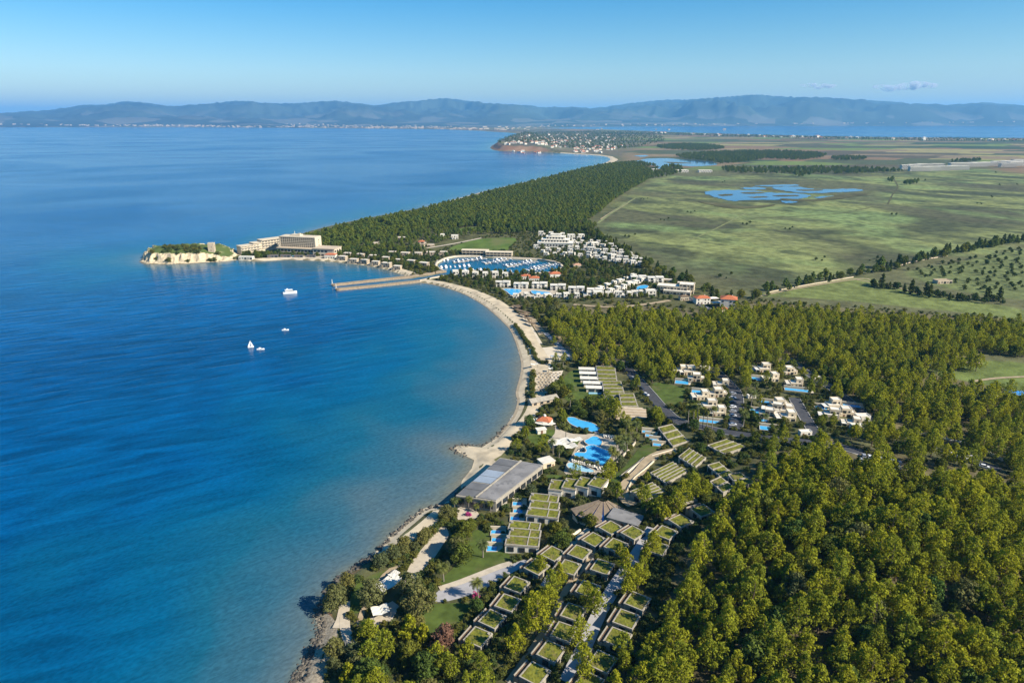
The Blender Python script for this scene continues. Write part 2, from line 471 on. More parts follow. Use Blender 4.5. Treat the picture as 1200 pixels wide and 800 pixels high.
# ------------------------------------------------------------------ ground: one sheet to the horizon
def polar(th0, th1, dth, r0, r1, g):
    th = np.radians(np.arange(th0, th1 + dth, dth))
    rr = r0 * (1 + g) ** np.arange(int(math.log(r1 / r0) / math.log(1 + g)) + 2)
    A, B = np.meshgrid(th, rr)
    x, y = (B * np.sin(A)).ravel(), (B * np.cos(A)).ravel()
    nr, nc = A.shape
    i = (np.arange(nr - 1)[:, None] * nc + np.arange(nc - 1)[None, :]).ravel()
    f = np.column_stack([i, i + 1, i + 1 + nc, i + nc])
    return x, y, f

def soft(x, y, pxpoly, w, noise=0.0):
    """1 inside the traced outline, fading over w metres"""
    poly = np.array([P0(u, v, 5) for u, v in smooth(pxpoly, True, 3)])
    lo, hi = poly.min(0) - 2 * w, poly.max(0) + 2 * w
    r = np.zeros(x.shape)
    m = (x > lo[0]) & (x < hi[0]) & (y > lo[1]) & (y < hi[1])
    if m.any():
        d = seg_dist(x[m], y[m], poly); d = np.where(in_poly(x[m], y[m], poly), d, -d)
        if noise: d = d + wob(x[m], y[m], noise * 6) * noise
        r[m] = sm(d / w + .5)
    return r

_W = [(RND.uniform(0, 6.3), RND.uniform(0, 6.3), RND.uniform(.6, 1.7)) for _ in range(10)]
def wob(x, y, L):
    """smooth noise of wavelength about L, between -1 and 1"""
    r = 0
    for a, ph, k in _W:
        q = 6.283 / L * k
        r = r + np.sin((x * math.cos(a) + y * math.sin(a)) * q + ph + 1.3 * np.sin((x * math.sin(a * 2) - y * math.cos(a * 2)) * q * .7 + ph * 2))
    return r / 4.5

gx, gy, gf = polar(-62, 62, .2, 60, 60000, .0085)
gsd = sdist(gx, gy)
gz = T(gx, gy, gsd)
in_head = in_poly(gx, gy, HEAD)
gz = np.where(in_head, np.minimum(gz, 1.0), gz)
gr = np.hypot(gx, gy)
cov = np.zeros((len(gx), 4)); cov[:, 3] = 1
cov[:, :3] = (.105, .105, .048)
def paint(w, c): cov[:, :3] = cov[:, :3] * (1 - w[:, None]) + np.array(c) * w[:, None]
paint((gsd < 0).astype(float), (.22, .18, .12))
RESORT_PX = [(345, 810), (370, 700), (430, 660), (530, 590), (600, 500), (615, 440), (600, 370), (540, 330), (480, 305), (380, 300), (400, 275), (560, 262), (680, 262), (740, 295), (830, 340), (880, 355), (1000, 440), (1060, 500), (960, 560), (800, 640), (700, 810)]
paint(soft(gx, gy, RESORT_PX, 12), (.085, .085, .035))
FOREST_B = [(640, 372), (665, 358), (740, 356), (810, 366), (880, 356), (960, 362), (1100, 372), (1215, 380), (1215, 410), (1140, 402), (1150, 425), (1085, 427), (1060, 458), (1012, 472), (985, 466), (942, 432), (870, 434), (800, 438), (745, 439), (700, 424), (672, 408), (650, 398)]
FOREST_A = [(1215, 575), (1090, 560), (1010, 545), (960, 530), (905, 552), (870, 580), (838, 612), (812, 648), (790, 690), (768, 730), (748, 775), (740, 810), (740, 900), (1300, 900), (1300, 600)]
FOREST_D = [(1020, 462), (1060, 452), (1082, 432), (1100, 445), (1190, 455), (1215, 470), (1215, 545), (1180, 545), (1090, 530), (1010, 512), (1000, 480)]
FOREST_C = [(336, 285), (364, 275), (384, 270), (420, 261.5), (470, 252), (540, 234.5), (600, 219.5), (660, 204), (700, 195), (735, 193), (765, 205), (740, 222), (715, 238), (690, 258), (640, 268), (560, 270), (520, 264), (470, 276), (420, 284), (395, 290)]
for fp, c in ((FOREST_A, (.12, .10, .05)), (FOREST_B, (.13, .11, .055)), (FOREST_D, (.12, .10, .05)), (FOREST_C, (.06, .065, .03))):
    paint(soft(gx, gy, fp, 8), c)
paint(soft(gx, gy, [(640, 380), (665, 372), (672, 400), (700, 412), (720, 425), (690, 420), (655, 405)], 6, 4), (.26, .2, .12))
MARSH_PX = [(690, 268), (720, 238), (770, 210), (830, 208), (900, 204), (1050, 203), (1215, 205), (1215, 288), (1120, 300), (1000, 322), (890, 338), (830, 332), (760, 300), (720, 282)]
marsh = soft(gx, gy, MARSH_PX, 60, 25)
fields = sm((gr - 1900) / 900) * sm((gsd - 20) / 80)
fields = fields * (1 - soft(gx, gy, [(690, 268), (715, 235), (760, 205), (900, 200), (1215, 203), (1215, 288), (1000, 330), (830, 335), (760, 300)], 120, 60))
town = soft(gx, gy, [(575, 174), (610, 158), (640, 153), (700, 156), (730, 162), (760, 172), (730, 182), (690, 180), (600, 175)], 200, 100)
fields = fields * (1 - .7 * town)
paint(town, (.10, .10, .065))
OLIVE_PX = [(1060, 322), (1110, 312), (1160, 302), (1215, 296), (1215, 350), (1160, 350), (1100, 338)]
paint(soft(gx, gy, OLIVE_PX, 8), (.12, .14, .05))
GRASS1 = [(888, 349), (940, 338), (1004, 328), (1032, 333), (1081, 346), (1165, 360), (1215, 370), (1215, 380), (1150, 372), (1095, 366), (1020, 358), (940, 352)]
paint(soft(gx, gy, GRASS1, 5), (.14, .165, .05))
GRASS2 = [(1080, 430), (1110, 426), (1150, 426), (1215, 433), (1215, 462), (1170, 458), (1140, 452), (1105, 446)]
paint(soft(gx, gy, GRASS2, 3), (.12, .15, .04))
paint(soft(gx, gy, [(1155, 400), (1180, 396), (1210, 400), (1200, 406), (1170, 405)], 3), (.16, .17, .06))
paint(soft(gx, gy, [(1015, 413), (1030, 411), (1040, 414), (1028, 418)], 2), (.22, .2, .1))

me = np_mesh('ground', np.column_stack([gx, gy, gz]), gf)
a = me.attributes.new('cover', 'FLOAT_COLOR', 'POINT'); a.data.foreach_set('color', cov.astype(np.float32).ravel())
for nm, w in (('marsh', marsh), ('fields', fields)):
    a = me.attributes.new(nm, 'FLOAT', 'POINT'); a.data.foreach_set('value', w.astype(np.float32))
me.polygons.foreach_set('use_smooth', np.ones(len(gf), bool))

def ground_material():
    m = bpy.data.materials.new('ground_cover'); m.use_nodes = True
    t = m.node_tree; L = t.links.new; b = t.nodes['Principled BSDF']
    b.inputs['Roughness'].default_value = .95; b.inputs['Specular IOR Level'].default_value = .1
    g = t.nodes.new('ShaderNodeNewGeometry')
    def attr(n):
        q = t.nodes.new('ShaderNodeAttribute'); q.attribute_name = n; return q
    def noise(sc, det=5, stretch=None, warp=0):
        n = t.nodes.new('ShaderNodeTexNoise'); n.inputs['Scale'].default_value = sc; n.inputs['Detail'].default_value = det
        n.inputs['Distortion'].default_value = warp
        if stretch:
            mp = t.nodes.new('ShaderNodeMapping'); mp.vector_type = 'TEXTURE'; mp.inputs['Scale'].default_value = stretch; mp.inputs['Rotation'].default_value = (0, 0, .6)
            L(g.outputs['Position'], mp.inputs[0]); L(mp.outputs[0], n.inputs[0])
        else: L(g.outputs['Position'], n.inputs[0])
        return n.outputs['Fac']
    def rng(x, a0, a1, b0, b1):
        r = t.nodes.new('ShaderNodeMapRange'); L(x, r.inputs[0])
        for k, q in zip((1, 2, 3, 4), (a0, a1, b0, b1)): r.inputs[k].default_value = q
        return r.outputs[0]
    def mix(f, a0, b0):
        x = t.nodes.new('ShaderNodeMix'); x.data_type = 'RGBA'
        for k, q in ((0, f), (6, a0), (7, b0)):
            if hasattr(q, 'is_linked'): L(q, x.inputs[k])
            elif k: x.inputs[k].default_value = (*q, 1)
            else: x.inputs[k].default_value = q
        return x.outputs[2]
    def scl(c, f):
        v = t.nodes.new('ShaderNodeVectorMath'); v.operation = 'SCALE'; L(c, v.inputs[0]); L(f, v.inputs['Scale']); return v.outputs[0]
    base = scl(attr('cover').outputs['Color'], rng(noise(.09, 8), .25, .75, .55, 1.45))
    # rough pasture and reeds round the marsh
    mc = mix(rng(noise(.0085, 8, (1, 1.9, 1), .8), .42, .58, 0, 1), (.060, .068, .032), (.185, .205, .072))
    mc = mix(rng(noise(.006, 9, (1, 1.6, 1), .8), .50, .66, 0, .85), mc, (.165, .225, .080))
    mc = mix(rng(noise(.0042, 10, (1, 1.7, 1), .7), .50, .60, 0, .8), mc, (.082, .078, .042))
    mc = mix(rng(noise(.03, 8, (1, 1.5, 1), .5), .54, .66, 0, .8), mc, (.055, .066, .028))
    mc = scl(mc, rng(noise(.09, 8), .3, .7, .62, 1.36))
    base = mix(attr('marsh').outputs['Fac'], base, mc)
    # patchwork of fields
    mp = t.nodes.new('ShaderNodeMapping'); mp.inputs['Rotation'].default_value = (0, 0, .4); mp.inputs['Scale'].default_value = (.0022, .0046, .001)
    L(g.outputs['Position'], mp.inputs[0])
    vo = t.nodes.new('ShaderNodeTexVoronoi'); vo.distance = 'CHEBYCHEV'; vo.inputs['Scale'].default_value = 1.0; L(mp.outputs[0], vo.inputs['Vector'])
    sp = t.nodes.new('ShaderNodeSeparateColor'); L(vo.outputs['Color'], sp.inputs[0])
    cr = t.nodes.new('ShaderNodeValToRGB'); cr.color_ramp.interpolation = 'CONSTANT'
    cols = [(0, (.075, .085, .04)), (.14, (.19, .125, .07)), (.36, (.045, .065, .028)), (.47, (.13, .17, .045)), (.57, (.20, .15, .085)), (.76, (.09, .075, .045)), (.9, (.26, .23, .09))]
    while len(cr.color_ramp.elements) < len(cols): cr.color_ramp.elements.new(.5)
    for e, (p, c) in zip(cr.color_ramp.elements, cols): e.position = p; e.color = (*c, 1)
    L(sp.outputs[0], cr.inputs[0])
    fc = scl(cr.outputs[0], rng(noise(.03, 4), .3, .7, .8, 1.2))
    base = mix(attr('fields').outputs['Fac'], base, fc)
    # bare earth on cliffs
    sx = t.nodes.new('ShaderNodeSeparateXYZ'); L(g.outputs['Normal'], sx.inputs[0])
    cl = mix(rng(noise(.02, 6), .35, .65, 0, 1), (.23, .125, .068), (.30, .19, .11))
    base = mix(rng(sx.outputs[2], .965, .93, 0, 1), base, cl)
    L(base, b.inputs['Base Color'])
    bp = t.nodes.new('ShaderNodeBump'); bp.inputs['Strength'].default_value = .6; bp.inputs['Distance'].default_value = 1.2
    L(noise(.25, 6), bp.inputs['Height']); L(bp.outputs[0], b.inputs['Normal'])
    return m
me.materials.append(ground_material())
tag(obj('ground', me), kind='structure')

# ------------------------------------------------------------------ sea
sx_, sy_, sf_ = polar(-62, 62, .35, 60, 62000, .0125)
ssd = sdist(sx_, sy_)
dep = -ssd
# how wide the shallows are: sandy and broad in the near bay, narrow round the headland and the harbour moles
def near(u, v, w):
    p = P0(u, v); return np.exp(-(((sx_ - p[0]) ** 2 + (sy_ - p[1]) ** 2) / w ** 2))
k = 1.25 - .62 * near(600, 440, 170) - .40 * near(540, 600, 110) + .5 * near(350, 760, 60) + .9 * near(230, 308, 90) + .3 * near(380, 310, 90)
k = np.maximum(k, .4)
dep = dep * k
dep = dep * (1 + (.40 * wob(sx_, sy_, 170) + .28 * wob(sx_ + 300, sy_, 75)) * np.exp(-dep / 260)) + 5 * wob(sx_, sy_, 60) * sm(dep / 40)
inm = in_poly(sx_, sy_, np.array([P0(u, v) for u, v in MARINA_S + MARINA_E + MARINA_N + [(480, 327), (486, 329)]]))
dep = np.where(inm | (np.abs(ssd) < .5) & (sy_ > 650) & (sx_ > -160), np.where(inm, 62, dep), dep)
me = np_mesh('sea', np.column_stack([sx_, sy_, np.zeros_like(sx_)]), sf_)
a = me.attributes.new('offshore', 'FLOAT', 'POINT'); a.data.foreach_set('value', dep.astype(np.float32))

def sea_material():
    m = bpy.data.materials.new('sea_water'); m.use_nodes = True
    t = m.node_tree; L = t.links.new; b = t.nodes['Principled BSDF']
    b.inputs['Roughness'].default_value = .13; b.inputs['IOR'].default_value = 1.33; b.inputs['Specular IOR Level'].default_value = .27
    g = t.nodes.new('ShaderNodeNewGeometry')
    at = t.nodes.new('ShaderNodeAttribute'); at.attribute_name = 'offshore'
    mr = t.nodes.new('ShaderNodeMapRange'); mr.inputs[1].default_value, mr.inputs[2].default_value = 0, 400
    L(at.outputs['Fac'], mr.inputs[0])
    cr = t.nodes.new('ShaderNodeValToRGB')
    cols = [(0, (.16, .15, .11)), (.006, (.105, .13, .115)), (.016, (.072, .118, .134)), (.050, (.034, .104, .142)), (.11, (.008, .092, .150)), (.21, (.0015, .078, .160)), (.45, (.0003, .061, .166)), (1, (.0002, .052, .160))]
    while len(cr.color_ramp.elements) < len(cols): cr.color_ramp.elements.new(.5)
    for e, (p, c) in zip(cr.color_ramp.elements, cols): e.position = p; e.color = (*c, 1)
    L(mr.outputs[0], cr.inputs[0])
    def noise(sc, st, rot, det=4, warp=.3):
        mp = t.nodes.new('ShaderNodeMapping'); mp.vector_type = 'TEXTURE'; mp.inputs['Scale'].default_value = st; mp.inputs['Rotation'].default_value = (0, 0, rot)
        L(g.outputs['Position'], mp.inputs[0])
        n = t.nodes.new('ShaderNodeTexNoise'); n.inputs['Scale'].default_value = sc; n.inputs['Detail'].default_value = det; n.inputs['Distortion'].default_value = warp
        L(mp.outputs[0], n.inputs[0]); return n.outputs['Fac']
    # wind lanes and drifting sediment: slow changes of the water's own colour; then painted ripple reflections
    n1 = noise(.010, (4.5, 1, 1), .45, 6, 1.0)
    r1 = t.nodes.new('ShaderNodeMapRange'); L(n1, r1.inputs[0])
    for kk, q in zip((1, 2, 3, 4), (.35, .65, .86, 1.14)): r1.inputs[kk].default_value = q
    n2 = noise(.13, (4.5, 1, 1), .50, 4, .6)  # ripples: uneven reflection off wave slopes, painted into the water colour
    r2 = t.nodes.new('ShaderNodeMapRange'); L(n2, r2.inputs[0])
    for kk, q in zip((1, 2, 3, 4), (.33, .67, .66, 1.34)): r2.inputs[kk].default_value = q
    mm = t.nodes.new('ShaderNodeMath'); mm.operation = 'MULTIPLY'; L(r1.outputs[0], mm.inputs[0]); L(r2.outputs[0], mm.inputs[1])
    n3 = noise(.8, (1.8, 1, 1), .7, 3, .4)  # finest ripples: light and dark of wavelets, also painted into the colour
    r3 = t.nodes.new('ShaderNodeMapRange'); L(n3, r3.inputs[0])
    for kk, q in zip((1, 2, 3, 4), (.33, .67, .83, 1.17)): r3.inputs[kk].default_value = q
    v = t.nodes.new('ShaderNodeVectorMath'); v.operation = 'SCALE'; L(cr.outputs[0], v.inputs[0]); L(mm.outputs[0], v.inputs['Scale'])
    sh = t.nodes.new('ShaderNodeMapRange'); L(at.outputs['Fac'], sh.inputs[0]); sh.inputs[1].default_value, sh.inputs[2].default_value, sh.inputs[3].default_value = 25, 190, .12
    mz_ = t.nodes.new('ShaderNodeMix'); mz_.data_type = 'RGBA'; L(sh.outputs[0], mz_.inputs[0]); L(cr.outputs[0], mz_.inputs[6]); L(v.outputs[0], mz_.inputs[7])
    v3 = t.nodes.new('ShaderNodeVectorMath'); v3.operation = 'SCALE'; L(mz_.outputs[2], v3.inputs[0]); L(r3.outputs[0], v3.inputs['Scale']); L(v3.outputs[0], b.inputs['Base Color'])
    w1 = noise(.13, (4.5, 1, 1), .50, 4, .6); w2 = noise(.5, (2.5, 1, 1), .62, 3, .3)
    ad = t.nodes.new('ShaderNodeMath'); ad.operation = 'MULTIPLY_ADD'; L(w2, ad.inputs[0]); ad.inputs[1].default_value = .35; L(w1, ad.inputs[2])
    n0 = noise(.0022, (1.6, 1, 1), .2, 6, 1.2)
    r0 = t.nodes.new('ShaderNodeMapRange'); L(n0, r0.inputs[0])
    for kk, q in zip((1, 2, 3, 4), (.40, .66, .13, .22)): r0.inputs[kk].default_value = q
    L(r0.outputs[0], b.inputs['Roughness'])
    bp = t.nodes.new('ShaderNodeBump'); bp.inputs['Strength'].default_value = .4; bp.inputs['Distance'].default_value = 1.1
    L(ad.outputs[0], bp.inputs['Height']); L(bp.outputs[0], b.inputs['Normal'])
    return m
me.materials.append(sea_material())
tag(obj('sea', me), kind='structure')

# ------------------------------------------------------------------ mountains across the gulf
SKY = [(-700, 126), (-400, 120), (-200, 128), (0, 133), (60, 130), (100, 124.5), (150, 119.8), (180, 123.5), (205, 126), (250, 122.5), (280, 119.5), (330, 123.5), (360, 122), (392, 120), (440, 124), (480, 120.5), (522, 116.5), (560, 121), (600, 124),
       (640, 127), (700, 127), (735, 123), (760, 120), (820, 117.5), (850, 115), (885, 113), (940, 115.5), (1010, 118), (1080, 122.5), (1110, 124), (1150, 121.5), (1200, 125), (1400, 117), (1700, 126), (2000, 122)]
th = np.radians(np.arange(-58, 58.01, .1)); rr = np.geomspace(13600, 34000, 70)
A, B = np.meshgrid(th, rr)
mx, my = B * np.sin(A), B * np.cos(A)
_az = [math.atan2(*(P0(u, 400))) for u, v in SKY]
_ds = np.array([ray(u, v) for u, v in SKY]); _el = _ds[:, 2] / np.hypot(_ds[:, 0], _ds[:, 1])
_azs = np.arctan2(_ds[:, 0], _ds[:, 1])
el = np.interp(A, _azs, _el)
R0 = 25000 + 2500 * wob(A * 40000, A * 0, 9000)
peak = 170 + el * R0
prof = np.where(B < R0, sm((B - 14300 - 900 * wob(mx, my, 5000)) / (R0 - 14300)) ** 1.15, np.exp(-((B - R0) / 6000) ** 2))
rid = 1 - np.abs(wob(mx, my, 5200)); rid2 = 1 - np.abs(wob(mx + 900, my, 2100)); rid3 = 1 - 2 * np.abs(wob(mx - 500, my, 1100))
mz = peak * prof * (1 + (.55 * (rid - .6) + .30 * (rid2 - .6) + .12 * rid3) * sm(prof * 3) * (1 - .78 * sm((prof - .6) / .4)))
mz = np.minimum(mz, 170 + el * B + 42 * rid3 + 16 * wob(mx, my, 420))
msd = sdist(mx.ravel(), my.ravel()).reshape(A.shape)
mz = np.where(msd > 0, np.maximum(mz, 0) * sm((msd - 100) / 1500) + 8.5, -20)
nr, nc = A.shape
i = (np.arange(nr - 1)[:, None] * nc + np.arange(nc - 1)[None, :]).ravel()
me = np_mesh('mountains', np.column_stack([mx.ravel(), my.ravel(), mz.ravel()]), np.column_stack([i, i + 1, i + 1 + nc, i + nc]))
me.polygons.foreach_set('use_smooth', np.ones(len(i), bool))
mm_ = mat('mountain_scrub', (.045, .062, .045), .95, .35, .0006, spec=.05)
_t = mm_.node_tree
_n = _t.nodes.new('ShaderNodeTexVoronoi'); _n.inputs['Scale'].default_value = .0016
_g = _t.nodes.new('ShaderNodeNewGeometry'); _t.links.new(_g.outputs['Position'], _n.inputs['Vector'])
_sp = _t.nodes.new('ShaderNodeSeparateColor'); _t.links.new(_n.outputs['Color'], _sp.inputs[0])
_xyz = _t.nodes.new('ShaderNodeSeparateXYZ'); _t.links.new(_g.outputs['Position'], _xyz.inputs[0])
_h = _t.nodes.new('ShaderNodeMapRange'); _t.links.new(_xyz.outputs[2], _h.inputs[0])
for kk, q in zip((1, 2, 3, 4), (60, 420, .75, 0)): _h.inputs[kk].default_value = q
_r = _t.nodes.new('ShaderNodeMapRange'); _t.links.new(_sp.outputs[0], _r.inputs[0])
for kk, q in zip((1, 2, 3, 4), (.62, .75, 0, 1)): _r.inputs[kk].default_value = q
_mu = _t.nodes.new('ShaderNodeMath'); _mu.operation = 'MULTIPLY'; _t.links.new(_h.outputs[0], _mu.inputs[0]); _t.links.new(_r.outputs[0], _mu.inputs[1])
_mx = _t.nodes.new('ShaderNodeMix'); _mx.data_type = 'RGBA'; _mx.inputs[7].default_value = (.16, .155, .125, 1)
_b = _t.nodes['Principled BSDF']; _src = _b.inputs['Base Color'].links[0].from_socket
_t.links.new(_mu.outputs[0], _mx.inputs[0]); _t.links.new(_src, _mx.inputs[6]); _t.links.new(_mx.outputs[2], _b.inputs['Base Color'])
me.materials.append(mm_)
tag(obj('mountains', me), kind='structure')

# ------------------------------------------------------------------ haze
hb = MB(); hb.box(-64000, 64000, -3000, 62500, -5, 1010)
hz = bpy.data.materials.new('haze_air'); hz.use_nodes = True
t = hz.node_tree
for n in list(t.nodes): t.nodes.remove(n)
o_ = t.nodes.new('ShaderNodeOutputMaterial'); pv = t.nodes.new('ShaderNodeVolumePrincipled')
pv.inputs['Color'].default_value = (.22, .58, 1.0, 1); pv.inputs['Density'].default_value = HAZE_DENSITY; pv.inputs['Anisotropy'].default_value = .1
t.links.new(pv.outputs[0], o_.inputs['Volume'])
me = hb.mesh('haze'); me.materials.append(hz)
tag(obj('haze', me), kind='stuff')

# ------------------------------------------------------------------ headland with white cliffs
lo, hi = HEAD.min(0) - 4, HEAD.max(0) + 4
hx, hy = np.meshgrid(np.arange(lo[0], hi[0], 1.0), np.arange(lo[1], hi[1], 1.0))
sh = hx.shape; hx, hy = hx.ravel(), hy.ravel()
hd = seg_dist(hx, hy, HEAD); hd = np.where(in_poly(hx, hy, HEAD), hd, -hd)
east = sm((P0(286, 300)[0] - hx) / 45)
from mathutils import noise as mn
def fbm(sc, o=5): return np.array([mn.fractal(Vector((a * sc, b * sc, 3.3)), 1.0, 2.1, o) for a, b in zip(hx, hy)])
_f1, _f2 = fbm(.07), fbm(.22)
hd2 = hd + 4.2 * _f1 + 1.8 * _f2
zt = 11 + 2.5 * sm((hd - 8) / 25) + 1.0 * wob(hx, hy, 30)
hz_ = np.where(hd > 0, .4 + zt * (.12 * sm(hd / 2) + .88 * sm((hd2 - 2.5) / 7.5)) * (.12 + .88 * east) + (1.1 * _f2 + 1.2 * _f1) * sm(hd / 3) * sm((16 - hd) / 6) + .35 * np.sin(zt * 0 + _f1 * 9) * sm(hd / 3) * sm((12 - hd) / 5), -2 + 2 * sm((hd + 4) / 4))
i = (np.arange(sh[0] - 1)[:, None] * sh[1] + np.arange(sh[1] - 1)[None, :]).ravel()
me = np_mesh('headland', np.column_stack([hx, hy, hz_]), np.column_stack([i, i + 1, i + 1 + sh[1], i + sh[1]]))
hm = mat('headland_rock', (.50, .405, .265), .95, .22, .35, spec=.1, bump=.5)
_t = hm.node_tree; _b = _t.nodes['Principled BSDF']; _src = _b.inputs['Base Color'].links[0].from_socket
_g = _t.nodes.new('ShaderNodeNewGeometry'); _x = _t.nodes.new('ShaderNodeSeparateXYZ'); _t.links.new(_g.outputs['True Normal'], _x.inputs[0])
_r = _t.nodes.new('ShaderNodeMapRange'); _t.links.new(_x.outputs[2], _r.inputs[0]); _r.inputs[1].default_value, _r.inputs[2].default_value = .80, .90
_px = _t.nodes.new('ShaderNodeSeparateXYZ'); _t.links.new(_g.outputs['Position'], _px.inputs[0])
_r2 = _t.nodes.new('ShaderNodeMapRange'); _t.links.new(_px.outputs[2], _r2.inputs[0]); _r2.inputs[1].default_value, _r2.inputs[2].default_value = 1.8, 3.2
_mu = _t.nodes.new('ShaderNodeMath'); _mu.operation = 'MULTIPLY'; _t.links.new(_r.outputs[0], _mu.inputs[0]); _t.links.new(_r2.outputs[0], _mu.inputs[1])
_mx = _t.nodes.new('ShaderNodeMix'); _mx.data_type = 'RGBA'; _mx.inputs[7].default_value = (.085, .115, .03, 1)
_t.links.new(_mu.outputs[0], _mx.inputs[0]); _t.links.new(_src, _mx.inputs[6]); _t.links.new(_mx.outputs[2], _b.inputs['Base Color'])
me.materials.append(hm)
tag(obj('headland', me), kind='structure')
def HZ(x, y):
    j = np.argmin((hx - x) ** 2 + (hy - y) ** 2); return float(hz_[j])

# ------------------------------------------------------------------ beaches, lawns, paved places, paths
def sheet(name, pxs, material, off=.1, step=3.0, n=3, closed=True, excl=True, flat=None):
    q = smooth(pxs, True, n) if n > 1 else pxs
    poly = P_many(q)
    return drape(name, poly, material, off, step, flat, excl)

def coast_strip(name, i_px, w_out, w_in, material, off=.12, step=3.0):
    """a beach from the water's edge (traced, offset outwards) to its landward edge"""
    s = P_many(i_px) if not isinstance(i_px, np.ndarray) else i_px
    s = resample(s, step); nn = normals2(s)
    w_in = np.interp(np.linspace(0, 1, len(s)), np.linspace(0, 1, len(w_in)), w_in)
    rows = [s + nn * w_out] + [s - nn * (w_in * q)[:, None] for q in (0, .2, .45, .72, 1)]
    v = np.vstack(rows); n = len(s); i = np.arange(n - 1)
    f = np.vstack([np.column_stack([i + k * n, i + (k + 1) * n, i + 1 + (k + 1) * n, i + 1 + k * n]) for k in range(len(rows) - 1)])
    f = f[:, ::-1]
    o = obj(name, np_mesh(name, np.column_stack([v, T(v[:, 0], v[:, 1]) + off]), f, material)); tag(o, kind='structure')
    EXCL.append(np.vstack([rows[0], rows[-1][::-1]]))

coast_strip('beach', [(436, 657), (460, 629), (481, 611), (496, 599), (508, 595), (528, 592)], 4, [2, 9, 13, 14, 12, 3], 'sand')
coast_strip('wet_shore', _s3, 1.5, [1.6, 2.2, 2.0, 2.6, 1.8, 2.4, 1.6, 2.2, 2.4, 1.6], 'damp_sand', .19)
coast_strip('shingle_beach', smooth([(330, 840), (349, 800), (364, 770), (379, 740), (377, 722)], False, 4), 4, [9, 8.5, 8, 6, 2], 'gravel')
coast_strip('beach', _s3, 5, [8, 14, 20, 20, 16, 16, 18, 18, 15, 11, 9], 'sand')
coast_strip('beach', [(541, 572), (542, 564), (554, 549), (557, 539), (545, 533), (534, 527), (533, 524), (540, 522.5), (565, 525), (582, 514)], .5, [5, 8, 9, 14, 7, 1.5, 1.5, 4, 14, 14, 9], 'sand', .16, 1.5)
sheet('beach', [(540, 523), (566, 526), (590, 508), (601, 505), (600, 516), (588, 533), (572, 541), (556, 548), (558, 539), (545, 532), (535, 526)], 'sand', .1, 3, 2)
coast_strip('beach', [(478, 323.5), (474, 322), (455, 316), (437, 312), (415, 309), (395, 307), (372, 305.3), (338, 304.3), (299, 306), (279, 304.5)], 5, [12, 12, 11, 9, 8, 8, 12, 12, 10, 6], 'sand')
coast_strip('beach', [(470, 248.3), (500, 243), (570, 224), (633, 210), (675, 199), (705, 192.5), (716, 187.5), (712, 184), (699, 182), (675, 180.5), (656, 179.5)], 8, [7, 8, 9, 12, 16, 22, 30, 34, 24, 20, 14], 'sand', .3, 20)

_q = resample(P_many(_s3), .8); _n = normals2(_q); _V, _F = [], []
_on = 0
for _i in range(len(_q) - 1):
    if _on <= 0: _on = -RND.uniform(6, 45) if _on == 0 else min(0, _on + .8)
    if _on < 0 and _on > -.9: _on = RND.uniform(4, 22)
    if _on > 0:
        _on = max(0, _on - .8); _w = .35 + .35 * RND.random(); _o = .7 + .5 * math.sin(_i * .21) + RND.uniform(-.15, .15); k = len(_V)
        for _j in (_i, _i + 1): _V += [(*(_q[_j] + _n[_j] * (_o + _w)), .035), (*(_q[_j] + _n[_j] * (_o - _w)), .035)]
        _F.append((k, k + 2, k + 3, k + 1))
M['foam'] = mat('surf_foam', (.7, .72, .72), .8, .1, 1)
tag(obj('surf_foam', np_mesh('surf_foam', np.array(_V), np.array(_F)[:, ::-1], 'foam')), 'thin broken line of white surf along the curving beach', 'surf', None, 'stuff')
sheet('lawn', [(556, 621), (577, 626), (590, 640), (598, 657), (575, 667), (550, 674), (520, 686), (516, 680), (536, 660), (547, 641)], 'lawn')
sheet('lawn', [(490, 710), (520, 707), (553, 707), (547, 719), (538, 731), (520, 743), (493, 740), (486, 726)], 'lawn')
sheet('lawn', [(527, 293), (545, 284), (560, 280), (604, 279), (597, 290), (588, 293.5)], 'bright_lawn', .15, 8)
sheet('lawn', [(620, 506), (645, 503), (651, 508), (636, 521), (622, 519)], 'lawn')
sheet('lawn', [(708, 565), (725, 553), (742, 534), (752, 523), (772, 521), (762, 536), (738, 556), (722, 566)], 'lawn')
sheet('lawn', [(768, 448), (790, 452), (804, 458), (795, 476), (775, 470), (764, 458)], 'lawn')
sheet('lawn', [(662, 441), (680, 432), (698, 436), (702, 462), (680, 470), (660, 466)], 'lawn')
sheet('lawn', [(408, 715), (418, 684), (452, 668), (462, 676), (436, 695), (424, 716)], 'lawn')
sheet('lawn', [(644, 556), (662, 557), (700, 560), (705, 564), (660, 562), (640, 560)], 'lawn')
sheet('lawn', [(650, 520), (668, 513), (690, 511), (683, 520), (665, 524)], 'lawn')
sheet('sports_pitch', [(532, 270), (545, 266.5), (566, 265.5), (562, 269), (540, 272)], 'bright_lawn', .3, 6, 1)
sheet('sand_court', [(629, 408), (657, 405), (668, 421), (641, 424.5), (630, 421)], 'wet_sand', n=1)
sheet('sand_court', [(604, 373), (612, 367), (622, 380), (636, 403), (622, 403), (612, 388)], 'wet_sand', n=1)
sheet('sand_court', [(629, 437), (660, 434), (655, 447), (648, 460), (628, 462)], 'wet_sand', n=1)
sheet('sand_court', [(596, 360), (602, 358), (626, 372), (640, 390), (632, 393), (614, 366)], 'earth_path', n=1)
sheet('paved_terrace', [(507, 625), (520, 616), (526, 626), (519, 638), (507, 656), (495, 668), (480, 690), (472, 684), (483, 657), (497, 640)], 'paving', .12, 3)
sheet('paved_terrace', [(437, 716), (460, 704), (468, 710), (458, 729), (439, 738), (430, 731)], 'paving', .12, 3, 1)
